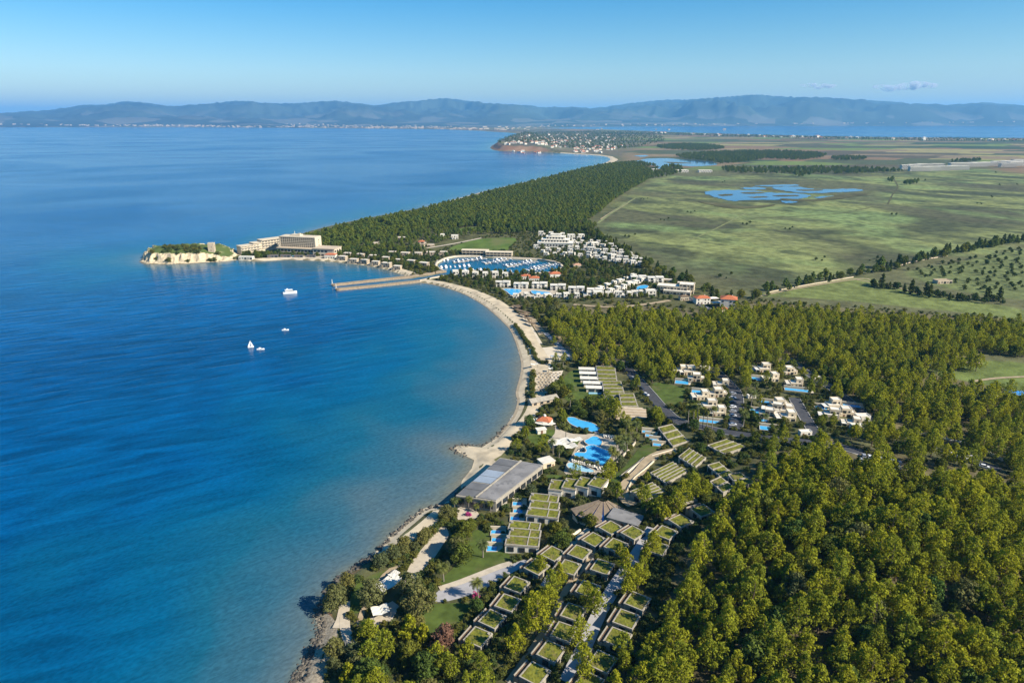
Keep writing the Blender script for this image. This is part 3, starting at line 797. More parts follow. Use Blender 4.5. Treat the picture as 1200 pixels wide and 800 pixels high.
sheet('paved_terrace', [(661, 553), (670, 533), (684, 511), (700, 508), (725, 511), (734, 518), (729, 530), (716, 549), (700, 557), (675, 557)], 'paving', .12, 2)
sheet('paved_terrace', [(650, 497), (656, 503), (670, 508), (692, 510), (680, 514), (662, 517), (648, 525), (638, 522), (650, 508)], 'paving', .16, 2)
sheet('paved_terrace', [(540, 592), (560, 600), (558, 607), (545, 612), (535, 606)], 'paving', .12, 2)
sheet('plaza', [(509, 704), (514, 692), (550, 680), (586, 667), (613, 656), (618, 661), (589, 677), (568, 690), (556, 695), (526, 704)], 'plaza', .14, 2.5)
strip('garden_path', line_pts([(515, 690), (540, 682), (586, 664), (600, 660)]), 3.0, 'paving', .2)
strip('garden_path', line_pts([(639, 390), (655, 405), (672, 422)]), 4.0, 'plaza', .2)
strip('garden_path', line_pts([(792, 529), (775, 532), (760, 540), (750, 553), (736, 566), (729, 575), (732, 585), (742, 593)]), 5.5, 'earth_path', .2)
strip('garden_path', line_pts([(757, 537), (742, 549), (728, 560)]), 2.6, 'paving', .26)
strip('garden_path', line_pts([(396, 736), (402, 722), (404, 705), (400, 745), (410, 760)][:3]), 4.0, 'paving', .2)
strip('garden_path', line_pts([(404, 722), (405, 740), (412, 757)]), 3.5, 'paving', .26)
strip('garden_path', line_pts([(420, 735), (427, 712), (452, 672), (470, 664)]), 2.0, 'earth_path', .26)
strip('garden_path', line_pts([(663, 655), (650, 668), (636, 690)]), 3.0, 'plaza', .2)
strip('garden_path', line_pts([(668, 640), (690, 620), (682, 605), (660, 610)][:2]), 2.5, 'paving', .26)
strip('garden_path', line_pts([(664, 800), (684, 760), (702, 720), (722, 686), (748, 648), (765, 620)]), 5, 'plaza', .2)
strip('garden_path', line_pts([(596, 800), (628, 755), (650, 720), (664, 690), (686, 662), (706, 640)]), 2.5, 'earth_path', .2)
strip('earth_track', line_pts([(636, 372), (655, 382), (672, 400), (700, 414), (740, 426)]), 3.0, 'earth_path', .2)
strip('earth_track', line_pts([(672, 357), (720, 360), (760, 356), (785, 352)]), 5, 'earth_path', .2)
strip('earth_track', line_pts([(890, 347), (940, 337), (1004, 327), (1020, 328)]), 3, 'earth_path', .25)
strip('earth_track', line_pts([(1004, 328), (1040, 334), (1080, 345)]), 3, 'earth_path', .25)
strip('earth_track', line_pts([(1080, 430), (1110, 426), (1150, 425)]), 4, 'earth_path', .25)
strip('earth_track', line_pts([(1140, 447), (1170, 443), (1215, 441)]), 2.5, 'earth_path', .25)
strip('earth_track', line_pts([(705, 257), (722, 246), (735, 238)]), 6, 'earth_path', .3, 15)
strip('earth_track', line_pts([(440, 262), (458, 272), (500, 285), (530, 281)][:2]), 5, 'earth_path', .3)
strip('earth_track', line_pts([(500, 291), (530, 286), (564, 279)]), 5, 'paving', .3)
for o in list(SC.objects):
    if o.name.split('.')[0] in ('garden_path', 'earth_track'): tag(o, kind='structure')

ROADS = [([(834, 430), (842, 438), (855, 451), (863, 462), (864, 480), (862, 503)], 6.5), ([(930, 466), (937, 478), (945, 492), (955, 508), (964, 522)], 6),
         ([(735, 432), (748, 446), (762, 462), (776, 478), (794, 493), (825, 501), (860, 508), (915, 516), (975, 523), (1010, 532)], 6.5),
         ([(922, 420), (952, 441), (982, 460), (1015, 487), (1040, 505)], 6), ([(1048, 508), (1090, 520), (1140, 540), (1170, 552)], 6), ([(700, 420), (735, 432)], 5),
         ([(660, 349), (700, 346), (775, 338), (812, 352), (830, 362), (850, 366)], 5)]
ROAD_PTS = []
for pxs, w in ROADS:
    p = line_pts(pxs); ROAD_PTS.append(p)
    tag(strip('road', p, w, 'asphalt', .15 + .01 * len(ROAD_PTS), 3.0), kind='structure')
    for s in (-1, 1):
        tag(strip('kerb', p, .45, 'kerb', .12, 3.0, False, s * (w / 2 + .25), .14), kind='structure')
# ponds of the marsh, ragged with reed beds
def ragged(pxs, name, material, off, n=8, a=.45):
    q = np.array(smooth(pxs, True, n)); k = len(q); t = np.arange(k)
    q[:, 1] += a * (np.sin(t * 1.7 + k) * .5 + NR.uniform(-.6, .6, k)); q[:, 0] += 2.2 * NR.uniform(-1, 1, k)
    drape(name, np.array([P0(u, v, 7.5) for u, v in q]), material, off, 25)
for pxs in ([(826, 225.5), (845, 223), (880, 223.5), (905, 226), (935, 227), (950, 230), (935, 233.5), (900, 234.5), (870, 235), (862, 236), (850, 234.3), (836, 231)],
            [(905, 220), (930, 219), (960, 222), (1000, 221.5), (1010, 224), (985, 225.5), (950, 226.5), (920, 224)], [(868, 220.5), (890, 219.5), (898, 221.5), (880, 222.5)], [(915, 236), (930, 235.5), (932, 237.5), (920, 238)], [(955, 231), (985, 229.5), (990, 231), (965, 232.5)],
            [(885, 217.5), (925, 216.5), (935, 218), (900, 218.8)],
            [(750, 187), (775, 185.6), (800, 187), (818, 188.2), (838, 190.6), (836, 193.8), (812, 195.2), (790, 194.2), (778, 196.2), (764, 194), (754, 191.5)],
            [(756, 196.5), (775, 196), (776, 198), (760, 199)], [(744, 182.5), (758, 182), (756, 184)]):
    ragged(pxs, 'pond', 'pond', .5, a=.45 if pxs[0][1] > 200 else .15)
for pxs in ([(868, 226), (890, 225.3), (896, 226.6), (875, 227.4)], [(905, 229.4), (930, 228.8), (936, 230), (912, 230.8)], [(935, 222.6), (965, 222.4), (960, 223.8), (940, 224)], [(842, 228.5), (856, 227.8), (858, 229.2), (846, 230)],
            [(878, 231), (895, 230.4), (898, 231.6), (882, 232.2)], [(776, 190), (800, 190.6), (812, 191.6), (790, 191.6)], [(818, 236), (850, 239), (872, 242), (905, 240), (900, 242.5), (865, 245), (835, 241)], [(915, 233), (955, 233.5), (985, 228.5), (1015, 227), (1012, 229), (970, 235), (930, 236)]):
    ragged(pxs, 'reed_bed', 'reeds', .65, 6, .25)
for pxs, w in (([(1040, 240), (1046, 228), (1052, 219), (1046, 208)], 3.5), ([(880, 256), (930, 254), (985, 250), (1030, 241)], 3)):
    tag(strip('ditch', line_pts(pxs), w, 'reeds', .3, 10), kind='structure')
for pxs, w in (([(800, 284), (822, 276), (845, 265), (874, 250)], 3), ([(700, 262), (722, 246), (745, 232)], 5)):
    tag(strip('earth_track', line_pts(pxs), w, 'track_grass', .35, 10), kind='structure')
# ------------------------------------------------------------------ building pieces
VG = 'houses of the white village behind the marina'
def window_mesh(w, h, m='glass', t=.12):
    b = MB(); b.box(-w / 2, w / 2, -t, t, 0, h); return b.mesh('window', m)
W1 = window_mesh(1.3, 1.3); W2 = window_mesh(2.6, 2.1); W3 = window_mesh(3.6, 2.3); WD = window_mesh(1.1, 2.1)
DOOR = MB().box(-.55, .55, -.1, .1, 0, 2.1).mesh('door', 'wood')
HALF = math.pi / 2

def wins(mesh, name, xs, y, z, rz=0): return [(name, mesh, (x, y, z), rz) for x in xs]

def flat_house(boxes, wall='white', roof='white', n=0):
    """cubic house of several boxes (x0,x1,y0,y1,h): walls, flat roofs with parapets, windows and a door"""
    w, r, pa = MB(), MB(), MB()
    parts = []
    for k, (x0, x1, y0, y1, h) in enumerate(boxes):
        e = .004 * k
        w.box(x0 + e, x1 - e, y0 + e, y1 - e, -1.5, h)
        r.box(x0 + .3, x1 - .3, y0 + .3, y1 - .3, h - .02, h + .1 + e)
        pa.ring([(x0 - .02, y0 - .02), (x1 + .02, y0 - .02), (x1 + .02, y1 + .02), (x0 - .02, y1 + .02)], .3, h - .3, h + .5 + e)
    parts += [('wall', w.mesh('wall', wall)), ('roof', r.mesh('roof', roof)), ('parapet', pa.mesh('parapet', wall))]
    first = True
    for x0, x1, y0, y1, h in boxes:
        for f in range(max(1, int(h / 2.9))):
            z = .9 + f * 3
            nx = max(1, int((x1 - x0) / 3.2)); 
            for i in range(nx):
                x = x0 + (i + .5) * (x1 - x0) / nx
                if f == 0 and i == 0 and first: parts.append(('door', DOOR, (x, y0 - .05, 0))); first = False
                else: parts.append(('window', W1 if (i + f + n) % 2 else W2, (x, y0 - .05, z - (.6 if not (i + f + n) % 2 else 0))))
            ny = max(1, int((y1 - y0) / 4.5))
            for i in range(ny): parts.append(('window', W1, (x1 + .05, y0 + (i + .5) * (y1 - y0) / ny, z), HALF))
    return parts

def tile_house(x, y, h, wall='cream', tile='tile'):
    w = MB().box(-x / 2, x / 2, -y / 2, y / 2, -1.5, h).mesh('wall', wall)
    r = MB().hip(-x / 2, x / 2, -y / 2, y / 2, h - .02, y * .22).mesh('roof', tile)
    ch = MB().box(-.35, .35, -.35, .35, 0, 1.4).mesh('chimney', wall)
    parts = [('wall', w), ('roof', r, (0, 0, 0), 0, [('chimney', ch, (x * .2, y * .1, h + y * .1))]), ('door', DOOR, (-x * .1, -y / 2 - .05, 0))]
    for f in range(max(1, int(h / 2.9))):
        parts += wins(W1, 'window', [-x * .34, x * .14, x * .36], -y / 2 - .05, .9 + 3 * f) + [('window', W1, (x / 2 + .05, 0, .9 + 3 * f), HALF)]
    return parts

HOUSE = [flat_house([(-4, 4, -3.5, 3.5, 6.2), (1, 7, -5, 2, 3.2)], n=0), flat_house([(-5, 3, -4, 4, 3.3), (-1, 5, -2, 5, 6.4)], n=1),
         flat_house([(-4.5, 4.5, -3.5, 3.5, 6.3), (-7, -3, -5, 0, 3.2), (2, 6, -5, -1, 3.4)], n=0), flat_house([(-3.5, 3.5, -3.5, 3.5, 6.4)], n=1),
         flat_house([(-6, 6, -4, 4, 6.5), (-4, 2, -6, -2, 3.3)], n=0)]
BEIGE = [flat_house([(-8, 8, -4, 4, 3.6), (-4, 7, -5.5, -1, 3.2)], 'beige', n=0), flat_house([(-7, 7, -4.5, 4.5, 6.2), (-10, -5, -5, 3, 3.3)], 'beige', n=1), flat_house([(-9, 9, -4, 4, 3.4)], 'cream', n=0)]

def ground_at(u, v): return P(u, v)

def row(pxs, n, protos, name, text, cat, group, rz=0.0, jit=.12, sc=(.9, 1.1), r=7, start='left', jit_v=.6, k=1.0):
    if group == VG or 'village' in text: k = .76
    if 'beige villa' in text: k = .8
    sc = (sc[0] * k, sc[1] * k); r *= k
    pts = [np.array(q, float) for q in pxs]
    d = np.r_[0, np.cumsum([np.linalg.norm(b - a) for a, b in zip(pts, pts[1:])])]
    for i in range(n):
        s = d[-1] * (i / (n - 1) if n > 1 else .5)
        u = np.interp(s, d, [p[0] for p in pts]); v = np.interp(s, d, [p[1] for p in pts]) + RND.uniform(-jit_v, jit_v)
        p = P(u, v)
        lab = text.replace('#', ORD[i]) if n > 1 else text
        build(protos[(i * 3 + len(group or '')) % len(protos)], name, lab, cat, group, p, rz + RND.uniform(-jit, jit), RND.uniform(*sc))
        keep(p[0], p[1], r)

# ------------------------------------------------------------------ the big hotel
def hotel():
    p = P(352, 296.5); rz = math.radians(-13)
    r = tag(obj('hotel', None, None, p, rz), 'big beige hotel with a tall slab tower of balconies above the far bay', 'hotel')
    TX0, TX1, TY0, TY1, TH = -27, 24, -1, 13, 20.5
    obj('tower_wall', MB().box(TX0, TX1, TY0, TY1, -1, TH).box(TX0 - .5, TX0 + 1, TY0 - 1.8, TY1 + .3, -1, TH + 1).box(TX1 - 1, TX1 + .5, TY0 - 1.8, TY1 + .3, -1, TH + 1).mesh('tower_wall', 'hotel'), r)
    obj('roof', MB().box(TX0 + .5, TX1 - .5, TY0 - 1.8, TY1 + .5, TH, TH + 1.2).box(-14, 0, 3, 11, TH + 1.2, TH + 2.8).box(-4, -1, 5, 8, TH + 2.8, TH + 4.2).mesh('roof', 'hotel'), r)
    obj('rooftop_mast', MB().tube((-9, 6, TH + 2.6), (-9, 6, TH + 7), .5, .25).mesh('rooftop_mast', 'white'), r)
    slab = MB().box(TX0 + 1, TX1 - 1, -1.6, 0, .2, .9).mesh('balcony', 'hotel')
    pier = MB().box(-.2, .2, -1.5, 0, 0, 12.8).mesh('balcony_divider', 'hotel')
    wn = MB().box(-1.15, 1.15, -.06, .06, 0, 1.2).mesh('window', 'glass')
    for f in range(6):
        z = 8.6 + f * 2.05
        obj('balcony', slab, r, (0, TY0, z - .9))
        for i in range(16): obj('window', wn, r, (TX0 + 2.6 + i * 2.92, TY0 - .08, z))
    for i in range(17): obj('balcony_divider', pier, r, (TX0 + 1.2 + i * 2.92, TY0 - .01, 8))
    for f in range(3): obj('window', W1, r, (TX1 + .55, 6, 10 + f * 3.4), HALF)
    # podium
    obj('podium', MB().box(-28, 26, -9, -1.9, -1, 7.2).mesh('podium', 'hotel'), r)
    obj('podium_roof', MB().box(-29, 27, -9.8, -1.95, 7.2, 7.9).mesh('podium_roof', 'beige'), r)
    for i in range(11): obj('opening', W3, r, (-25 + i * 4.8, -9.06, 3.6))
    for i in range(9): obj('opening', W3, r, (-22 + i * 4.8, -9.06, .2))
    # right annex
    obj('annex', MB().box(26.2, 56, -14, 6, -1, 9.4).mesh('annex', 'hotel'), r)
    obj('annex_roof', MB().box(25.8, 56.6, -15, 6.6, 9.4, 10.2).mesh('annex_roof', 'beige'), r)
    for i in range(4):
        for z in (.6, 5.4): obj('opening', W3, r, (29.5 + i * 5, -14.06, z))
    for i in range(3):
        for z in (.6, 5.4): obj('opening', W3, r, (56.06, -11 + i * 6, z), HALF)
    for q in (-20, 0, 20, 40): keep(*(p[:2] + np.array([q * math.cos(rz), q * math.sin(rz)])), 16)
    # stepped left wing
    a, b = P(283, 298), P(331, 291); d = b[:2] - a[:2]; L = np.linalg.norm(d); ang = math.atan2(d[1], d[0])
    wg = obj('wing', MB().box(0, L * .3, 0, 12, -1, 9.5).box(L * .3, L * .5, .1, 12, -1, 11.5).box(L * .5, L + 4, .2, 12.2, -1, 14).mesh('wing', 'hotel'), r)
    inv = Matrix.Translation(Vector(p)) @ Matrix.Rotation(rz, 4, 'Z')
    loc = inv.inverted() @ Vector((a[0], a[1], p[2]))
    wg.location = loc; wg.rotation_euler[2] = ang - rz
    obj('wing_roof', MB().box(-.5, L * .3, -1.2, 12.4, 9.5, 10.2).box(L * .3 + .02, L * .5, -1.25, 12.4, 11.5, 12.2).box(L * .5 + .02, L + 4.2, -1.4, 12.6, 14, 14.7).mesh('wing_roof', 'hotel'), wg)
    bal = MB().box(.5, L * .5 - .3, -1.3, 0, 0, 1).mesh('wing_balcony', 'hotel')
    wn2 = MB().box(-1.3, 1.3, -.06, .06, 0, 1.5).mesh('wing_window', 'frame')
    for f in range(3):
        for s in (0, L * .5):
            obj('wing_balcony', bal, wg, (s, 0, f * 3.2 + 1.0 + (3 if s else 0)))
            nb = int(L * .5 / 4.2)
            for i in range(nb): obj('wing_window', wn2, wg, (s + 2.4 + i * 4.2, -.08, f * 3.2 + 2.1 + (3 if s else 0) - (.5 if s == 0 else 0)))
    for q in np.linspace(0, 1, 5): keep(*(a[:2] + d * q), 12)
    # terrace with a pool in front of the hotel
    return r
hotel()
q = P(345, 299.5)
sheet('paved_terrace', [(322, 301), (345, 300), (372, 300.5), (388, 297), (394, 299), (372, 303), (330, 303)], 'paving', .3, 5, 1)
build(tile_house(14, 8, 5, 'white', 'tile'), 'beach_house', 'small white house with an orange roof on the beach below the hotel', 'house', None, P(388, 302.5), -.1); keep(*P(388, 302.5)[:2], 9)
build(flat_house([(-9, 9, -3, 3, 3.2)], 'white'), 'beach_bar', 'low white beach bar where the headland meets the hotel beach', 'beach bar', None, P(289, 303.2), -.1); keep(*P(289, 303.2)[:2], 9)
row([(320, 301.6), (365, 301.6)], 4, [flat_house([(-6, 6, -2, 2, 2.8)], 'frame', 'wood')], 'beach_shelter', 'dark beach shelter, # from the left on the sand below the big hotel', 'shelter', 'shelters on the hotel beach', r=6, jit_v=.2)

# ------------------------------------------------------------------ stone tower on the headland
tp = P0(248.5, 293.5, 11)
b = MB(); b.prism([(-5, -5), (5, -5), (5, 5), (-5, 5)], -3, 13); mw = b.mesh('tower_wall', 'beige')
mer = MB().box(-.45, .45, -.3, .3, 0, .8).mesh('battlement', 'cream'); bt = []
for i in range(4):
    for x, y in ((-4.4 + i * 2.93, -4.7), (-4.4 + i * 2.93, 4.7), (-4.7, -4.4 + i * 2.93), (4.7, -4.4 + i * 2.93)): bt.append(('battlement', mer, (x, y, 13)))
build([('tower_wall', mw), *bt, ('doorway', DOOR, (0, -5.05, 0)), ('window', W1, (1, -5.05, 6)), ('window', W1, (5.05, 0, 8), HALF)],
      'stone_tower', 'old square stone watchtower standing alone on the grassy headland', 'tower', None, (tp[0], tp[1], 11.0), .12, .72)
bpy.data.materials['stone_wall'].node_tree
keep(tp[0], tp[1], 9)

# ------------------------------------------------------------------ harbour moles, beacons, quay
def mole(pxs, label):
    p = resample(np.array([P0(u, v) for u, v in pxs]), 4.0); nn = normals2(p); n = len(p)
    w = 2.6
    jit = lambda k: NR.uniform(-k, k, (n, 1))
    rows = [p + nn * (w + 2.4 + jit(.7)), p + nn * (w + jit(.25)), p - nn * (w + jit(.25)), p - nn * (w + 2.4 + jit(.7))]
    zs = [-2, 1.7, 1.7, -2]
    v = np.vstack([np.column_stack([q, z + NR.uniform(-.15, .15, n)]) for q, z in zip(rows, zs)])
    i = np.arange(n - 1)
    f = np.vstack([np.column_stack([i + k * n, i + 1 + k * n, i + 1 + (k + 1) * n, i + (k + 1) * n]) for k in range(3)] + [[[0, n, 2 * n, 3 * n], [n - 1, 4 * n - 1, 3 * n - 1, 2 * n - 1]]])
    r = tag(obj('harbour_mole', None, None, (0, 0, 0)), label, 'mole', 'harbour moles')
    obj('rubble_core', np_mesh('rubble_core', v, f, 'mole_stone'), r)
    k = MB()
    for j in range(n - 1):
        a, b = p[j] + nn[j] * 1.4, p[j + 1] + nn[j + 1] * 1.4; c, d = p[j + 1] - nn[j + 1] * 1.4, p[j] - nn[j] * 1.4
        k.add([(*a, 1.92), (*b, 1.92), (*c, 1.92), (*d, 1.92)], [(0, 1, 2, 3)])
    obj('walkway', k.mesh('walkway', 'earth_path'), r)
    return p
m1 = mole([(389.5, 334.8), (430, 330.2), (480, 325), (500, 322), (521, 318.2)], 'farther of the two long stone moles guarding the harbour channel')
m2 = mole([(394, 340), (440, 335.6), (486, 330.8), (502, 328)], 'nearer of the two long stone moles, joined to the curving sandy beach')
for pt, lab in ((m1[0], 'white beacon post at the tip of the farther harbour mole'), (m2[0], 'white beacon post at the tip of the nearer harbour mole')):
    build([('base', MB().box(-1.6, 1.6, -1.6, 1.6, -1, 1.0).mesh('base', 'concrete')), ('post', MB().tube((0, 0, 1), (0, 0, 7), .7, .45, 8).mesh('post', 'white')),
           ('lamp', MB().tube((0, 0, 7), (0, 0, 8), .6, .5, 8).mesh('lamp', 'white'))], 'harbour_beacon', lab, 'beacon', 'beacons on the moles', (pt[0], pt[1], 1.9), 0, .62)
qa = np.array([P0(u, v) for u, v in MARINA_E + MARINA_N]); qb = np.array([P0(u, v) for u, v in [(490, 330)] + MARINA_S])
for nm, q, sg in (('quay', qa, -1), ('quay', qb, -1)):
    p = resample(q, 4); nn = normals2(p)
    s = sg * 2.5
    c = (p + nn * s); 
    inland = sdist(c[:, 0], c[:, 1]).mean() > 0
    if not inland: s = -s
    v = np.vstack([np.column_stack([p, np.full(len(p), -1.)]), np.column_stack([p, np.full(len(p), 1.9)]), np.column_stack([p + nn * s * 1.3, np.full(len(p), 2.1)]), np.column_stack([p + nn * s * 1.3, np.full(len(p), -1.)])])
    n = len(p); i = np.arange(n - 1)
    f = np.vstack([np.column_stack([i + k * n, i + 1 + k * n, i + 1 + (k + 1) * n, i + (k + 1) * n]) for k in range(3)])
    tag(obj(nm, np_mesh(nm, v, f, 'paving')), kind='structure'); EXCL.append(np.vstack([p, (p + nn * s * 1.3)[::-1]]))

# ------------------------------------------------------------------ boats
def hull(L, B, H, n=6):
    b = MB(); rings = []
    for i in range(n + 1):
        t = i / n; x = -L / 2 + L * t
        w = B / 2 * (1 if t < .5 else max(.02, 1 - ((t - .5) / .5) ** 2.2)); z = H * (1 + .25 * t * t)
        rings.append([(x, -w, z), (x, -w * .75, .0), (x, 0, -.4), (x, w * .75, .0), (x, w, z)])
    vs = [q for r_ in rings for q in r_]
    fs = [(i * 5 + k, i * 5 + k + 1, (i + 1) * 5 + k + 1, (i + 1) * 5 + k) for i in range(n) for k in range(4)]
    fs += [(i * 5, (i + 1) * 5, (i + 1) * 5 + 4, i * 5 + 4) for i in range(n)] + [(0, 4, 3, 2, 1)]
    return b.add(vs, fs)
def wedge(x0, x1, w, z0, z1, rake=.35):
    k = (x1 - x0) * rake
    return MB().add([(x0, -w, z0), (x1, -w * .8, z0), (x1, w * .8, z0), (x0, w, z0), (x0 + k * .2, -w * .85, z1), (x1 - k, -w * .7, z1), (x1 - k, w * .7, z1), (x0 + k * .2, w * .85, z1)],
                    [(4, 5, 6, 7), (0, 1, 5, 4), (1, 2, 6, 5), (2, 3, 7, 6), (3, 0, 4, 7)])
def motor(L):
    B = L * .32
    return [('hull', hull(L, B, L * .13).mesh('hull', 'boat')), ('cabin', wedge(-L * .22, L * .25, B * .36, L * .12, L * .22).mesh('cabin', 'boat')),
            ('windscreen', wedge(-L * .1, L * .262, B * .365, L * .155, L * .195).mesh('windscreen', 'glass')), ('flybridge', wedge(-L * .24, L * .06, B * .3, L * .224, L * .29).mesh('flybridge', 'boat'))]
def sail_moored(L):
    B = L * .28
    return [('hull', hull(L, B, L * .1).mesh('hull', 'boat')), ('cabin', wedge(-L * .1, L * .25, B * .3, L * .1, L * .15).mesh('cabin', 'boat')),
            ('mast', MB().tube((L * .08, 0, L * .1), (L * .08, 0, L * 1.15), .12, .08).mesh('mast', 'frame')), ('boom_cover', MB().tube((L * .06, 0, L * .22), (-L * .36, 0, L * .2), .3, .2).mesh('boom_cover', 'boat_blue'))]
BO = [motor(11), motor(8.5), sail_moored(11), motor(13), sail_moored(9.5)]
pont_mb = lambda L: MB().box(0, L, -1.1, 1.1, -.3, .8).mesh('pontoon', 'concrete')
PONT = [((531, 308.2), (569, 302.8), 'first pontoon from the harbour channel'), ((568, 309.5), (598, 303.6), 'second pontoon from the harbour channel'), ((594, 313.2), (628, 306.2), 'third pontoon from the harbour channel'), ((619, 318), (649, 309.6), 'pontoon farthest from the harbour channel')]
for pi, (a, b, nm) in enumerate(PONT):
    A_, B_ = P0(*a), P0(*b); d = B_ - A_; L = np.linalg.norm(d); ang = math.atan2(d[1], d[0])
    tag(obj('pontoon', pont_mb(L), None, (A_[0], A_[1], 0), ang), f'pale floating {nm}, boats moored along both sides', 'pontoon', 'marina pontoons')
    nb = min(8, int(L / 6.8))
    for s in (-1, 1):
        for i in range(nb):
            k = (i * 2 + (s > 0) + pi) % 5; Lb = (9.5, 7.5, 9.5, 11, 8.5)[k]
            t = (i + .6) / (nb + .2) * L
            c = A_ + d / L * t + np.array([-d[1], d[0]]) / L * s * (1.6 + Lb / 2)
            kind = 'moored sailing yacht' if k in (2, 4) else 'white motor boat'
            build(BO[k], 'sailing_yacht' if k in (2, 4) else 'motor_boat', f'{kind}, {ORD[i]} along the {"far" if s > 0 else "near"} side of the {nm.replace("from the harbour channel", "from the channel")}', 'boat', 'boats moored in the marina',
                  (c[0], c[1], .1), ang + s * HALF + RND.uniform(-.06, .06), RND.uniform(.6, .82))
for (a, b, n, nm, k0) in (((517, 313.5), (549, 311.5), 7, 'in the row at the harbour mouth', 0), ((512, 306.8), (524, 304.8), 4, 'at the western quay of the marina', 1), ((545, 316.5), (598, 318.3), 7, 'along the near quay of the marina', 2)):
    for i in range(n):
        c = P0(a[0] + (b[0] - a[0]) * i / (n - 1), a[1] + (b[1] - a[1]) * i / (n - 1)); k = (i * 3 + k0) % 5
        build(BO[k], 'sailing_yacht' if k in (2, 4) else 'motor_boat', f'{"moored sailing yacht" if k in (2, 4) else "white motor boat"}, {ORD[i]} from the left {nm}', 'boat', 'boats moored in the marina', (c[0], c[1], .1), HALF + .3 + RND.uniform(-.1, .1), RND.uniform(.65, .85))
# boats out in the bay
c = P0(340, 344)
exc = [('hull', hull(15, 4.6, 2.2).mesh('hull', 'boat')), ('cabin', wedge(-5, 4.5, 1.8, 2.1, 4.4, .2).mesh('cabin', 'boat')), ('window_band', wedge(-4.6, 4.62, 1.83, 3.0, 3.8, .1).mesh('window_band', 'glass')),
       ('upper_deck', MB().box(-5.5, 3, -1.9, 1.9, 4.5, 4.7).mesh('upper_deck', 'boat')), ('funnel', MB().box(-3.5, -2, -.6, .6, 4.7, 6).mesh('funnel', 'boat'))]
build(exc, 'excursion_boat', 'white cabin boat under way in the bay beyond the small sailing boats', 'boat', None, (c[0], c[1], .1), .35, .9)
c = P0(294, 407)
sl = MB().add([(-.8, -.03, 1.4), (-3.6, .5, 1.5), (.3, -.03, 10)], [(0, 1, 2)]).add([(-.8, .03, 1.4), (-3.6, .56, 1.5), (.3, .03, 10)], [(2, 1, 0)])
jib = MB().add([(.5, 0, 1.2), (3.4, 0, 1.2), (.35, .05, 8.4)], [(0, 1, 2)]).add([(.5, .06, 1.2), (3.4, .06, 1.2), (.35, .11, 8.4)], [(2, 1, 0)])
build([('hull', hull(7.5, 2.4, .9).mesh('hull', 'boat')), ('mast', MB().tube((.2, 0, .8), (.2, 0, 10.4), .1, .06).mesh('mast', 'frame')), ('mainsail', sl.mesh('mainsail', 'sail')), ('jib', jib.mesh('jib', 'sail'))],
      'sailing_dinghy', 'small sailing boat with a tall white sail in the open bay', 'sailing boat', None, (c[0], c[1], .1), .5, .6)
for (u, v, lab) in ((305.5, 409.5, 'small white motor boat just right of the tall white sail'), (334.5, 387, 'small white boat between the excursion boat and the sailing boat')):
    c = P0(u, v); build(motor(5.6), 'motor_boat', lab, 'boat', 'small boats in the bay', (c[0], c[1], .05), .2)

# ------------------------------------------------------------------ white village behind the marina
bigw = []
w, rf = MB(), MB()
for k, (x0, x1, y0, y1, h) in enumerate(((-24, 24, -9, 9, 5.2), (-19, 19, -3, 11, 8.6), (-13, 13, 1, 12, 12), (-7, 7, 4, 11.5, 14.6))):
    w.box(x0, x1, y0, y1, -1, h); rf.box(x0 - .5, x1 + .5, y0 - .5, y1 + .5, h, h + .7)
bigw += [('wall', w.mesh('wall', 'white')), ('roof', rf.mesh('roof', 'white'))]
for z, x0, x1, y in ((1.4, -22, 22, -9.06), (5.9, -17, 17, -3.06), (9.2, -11, 11, .94)): bigw += wins(W2, 'window', np.arange(x0, x1 + .1, 4), y, z)
p = P(651, 288); build(bigw, 'village_hotel', 'largest building of the white village, stepped up in pale tiers', 'hotel', None, p, -.12)
for q in (-18, 0, 18): keep(p[0] + q, p[1], 14)
VG = 'houses of the white village behind the marina'
for a, n, txt, rr_, sc in (([(634, 276), (681, 280)], 5, '# white block from the left in the white village row nearest the forest', 9, (1.15, 1.3)),
                          ([(668, 288), (716, 290)], 6, '# white house from the left in the second village row from the forest', 8, (.95, 1.2)),
                          ([(668, 293), (726, 297)], 8, '# white house from the left in the third village row from the forest', 8, (.95, 1.15)),
                          ([(640, 299), (690, 301.5)], 6, '# white house from the left in the village row above the marina trees', 8, (.8, 1)),
                          ([(690, 299), (748, 307)], 9, '# white house from the left in the diagonal village row by the marsh edge', 7, (.9, 1.15)),
                          ([(700, 304), (750, 311)], 7, '# white house from the left in the front diagonal row by the marsh edge', 7, (.9, 1.1)),
                          ([(690, 293.5), (738, 300.5)], 6, '# small white house from the left in the inner diagonal village row', 6, (.8, 1)),
                          ([(642, 294), (668, 296)], 3, '# small white house from the left just below the stepped village hotel', 6, (.8, 1)),
                          ([(672, 284), (712, 285.5)], 5, '# small white house from the left behind the second village row', 6, (.75, .95)),
                          ([(720, 292), (744, 303)], 4, '# outermost white house, counted downhill, along the village edge', 6, (.75, .95)),
                          ([(628, 291), (636, 297)], 2, '# small white house beside the stepped white village hotel', 7, (.8, 1))):
    row(a, n, HOUSE, 'village_house', txt, 'house', VG, -.15, .3, sc, rr_)

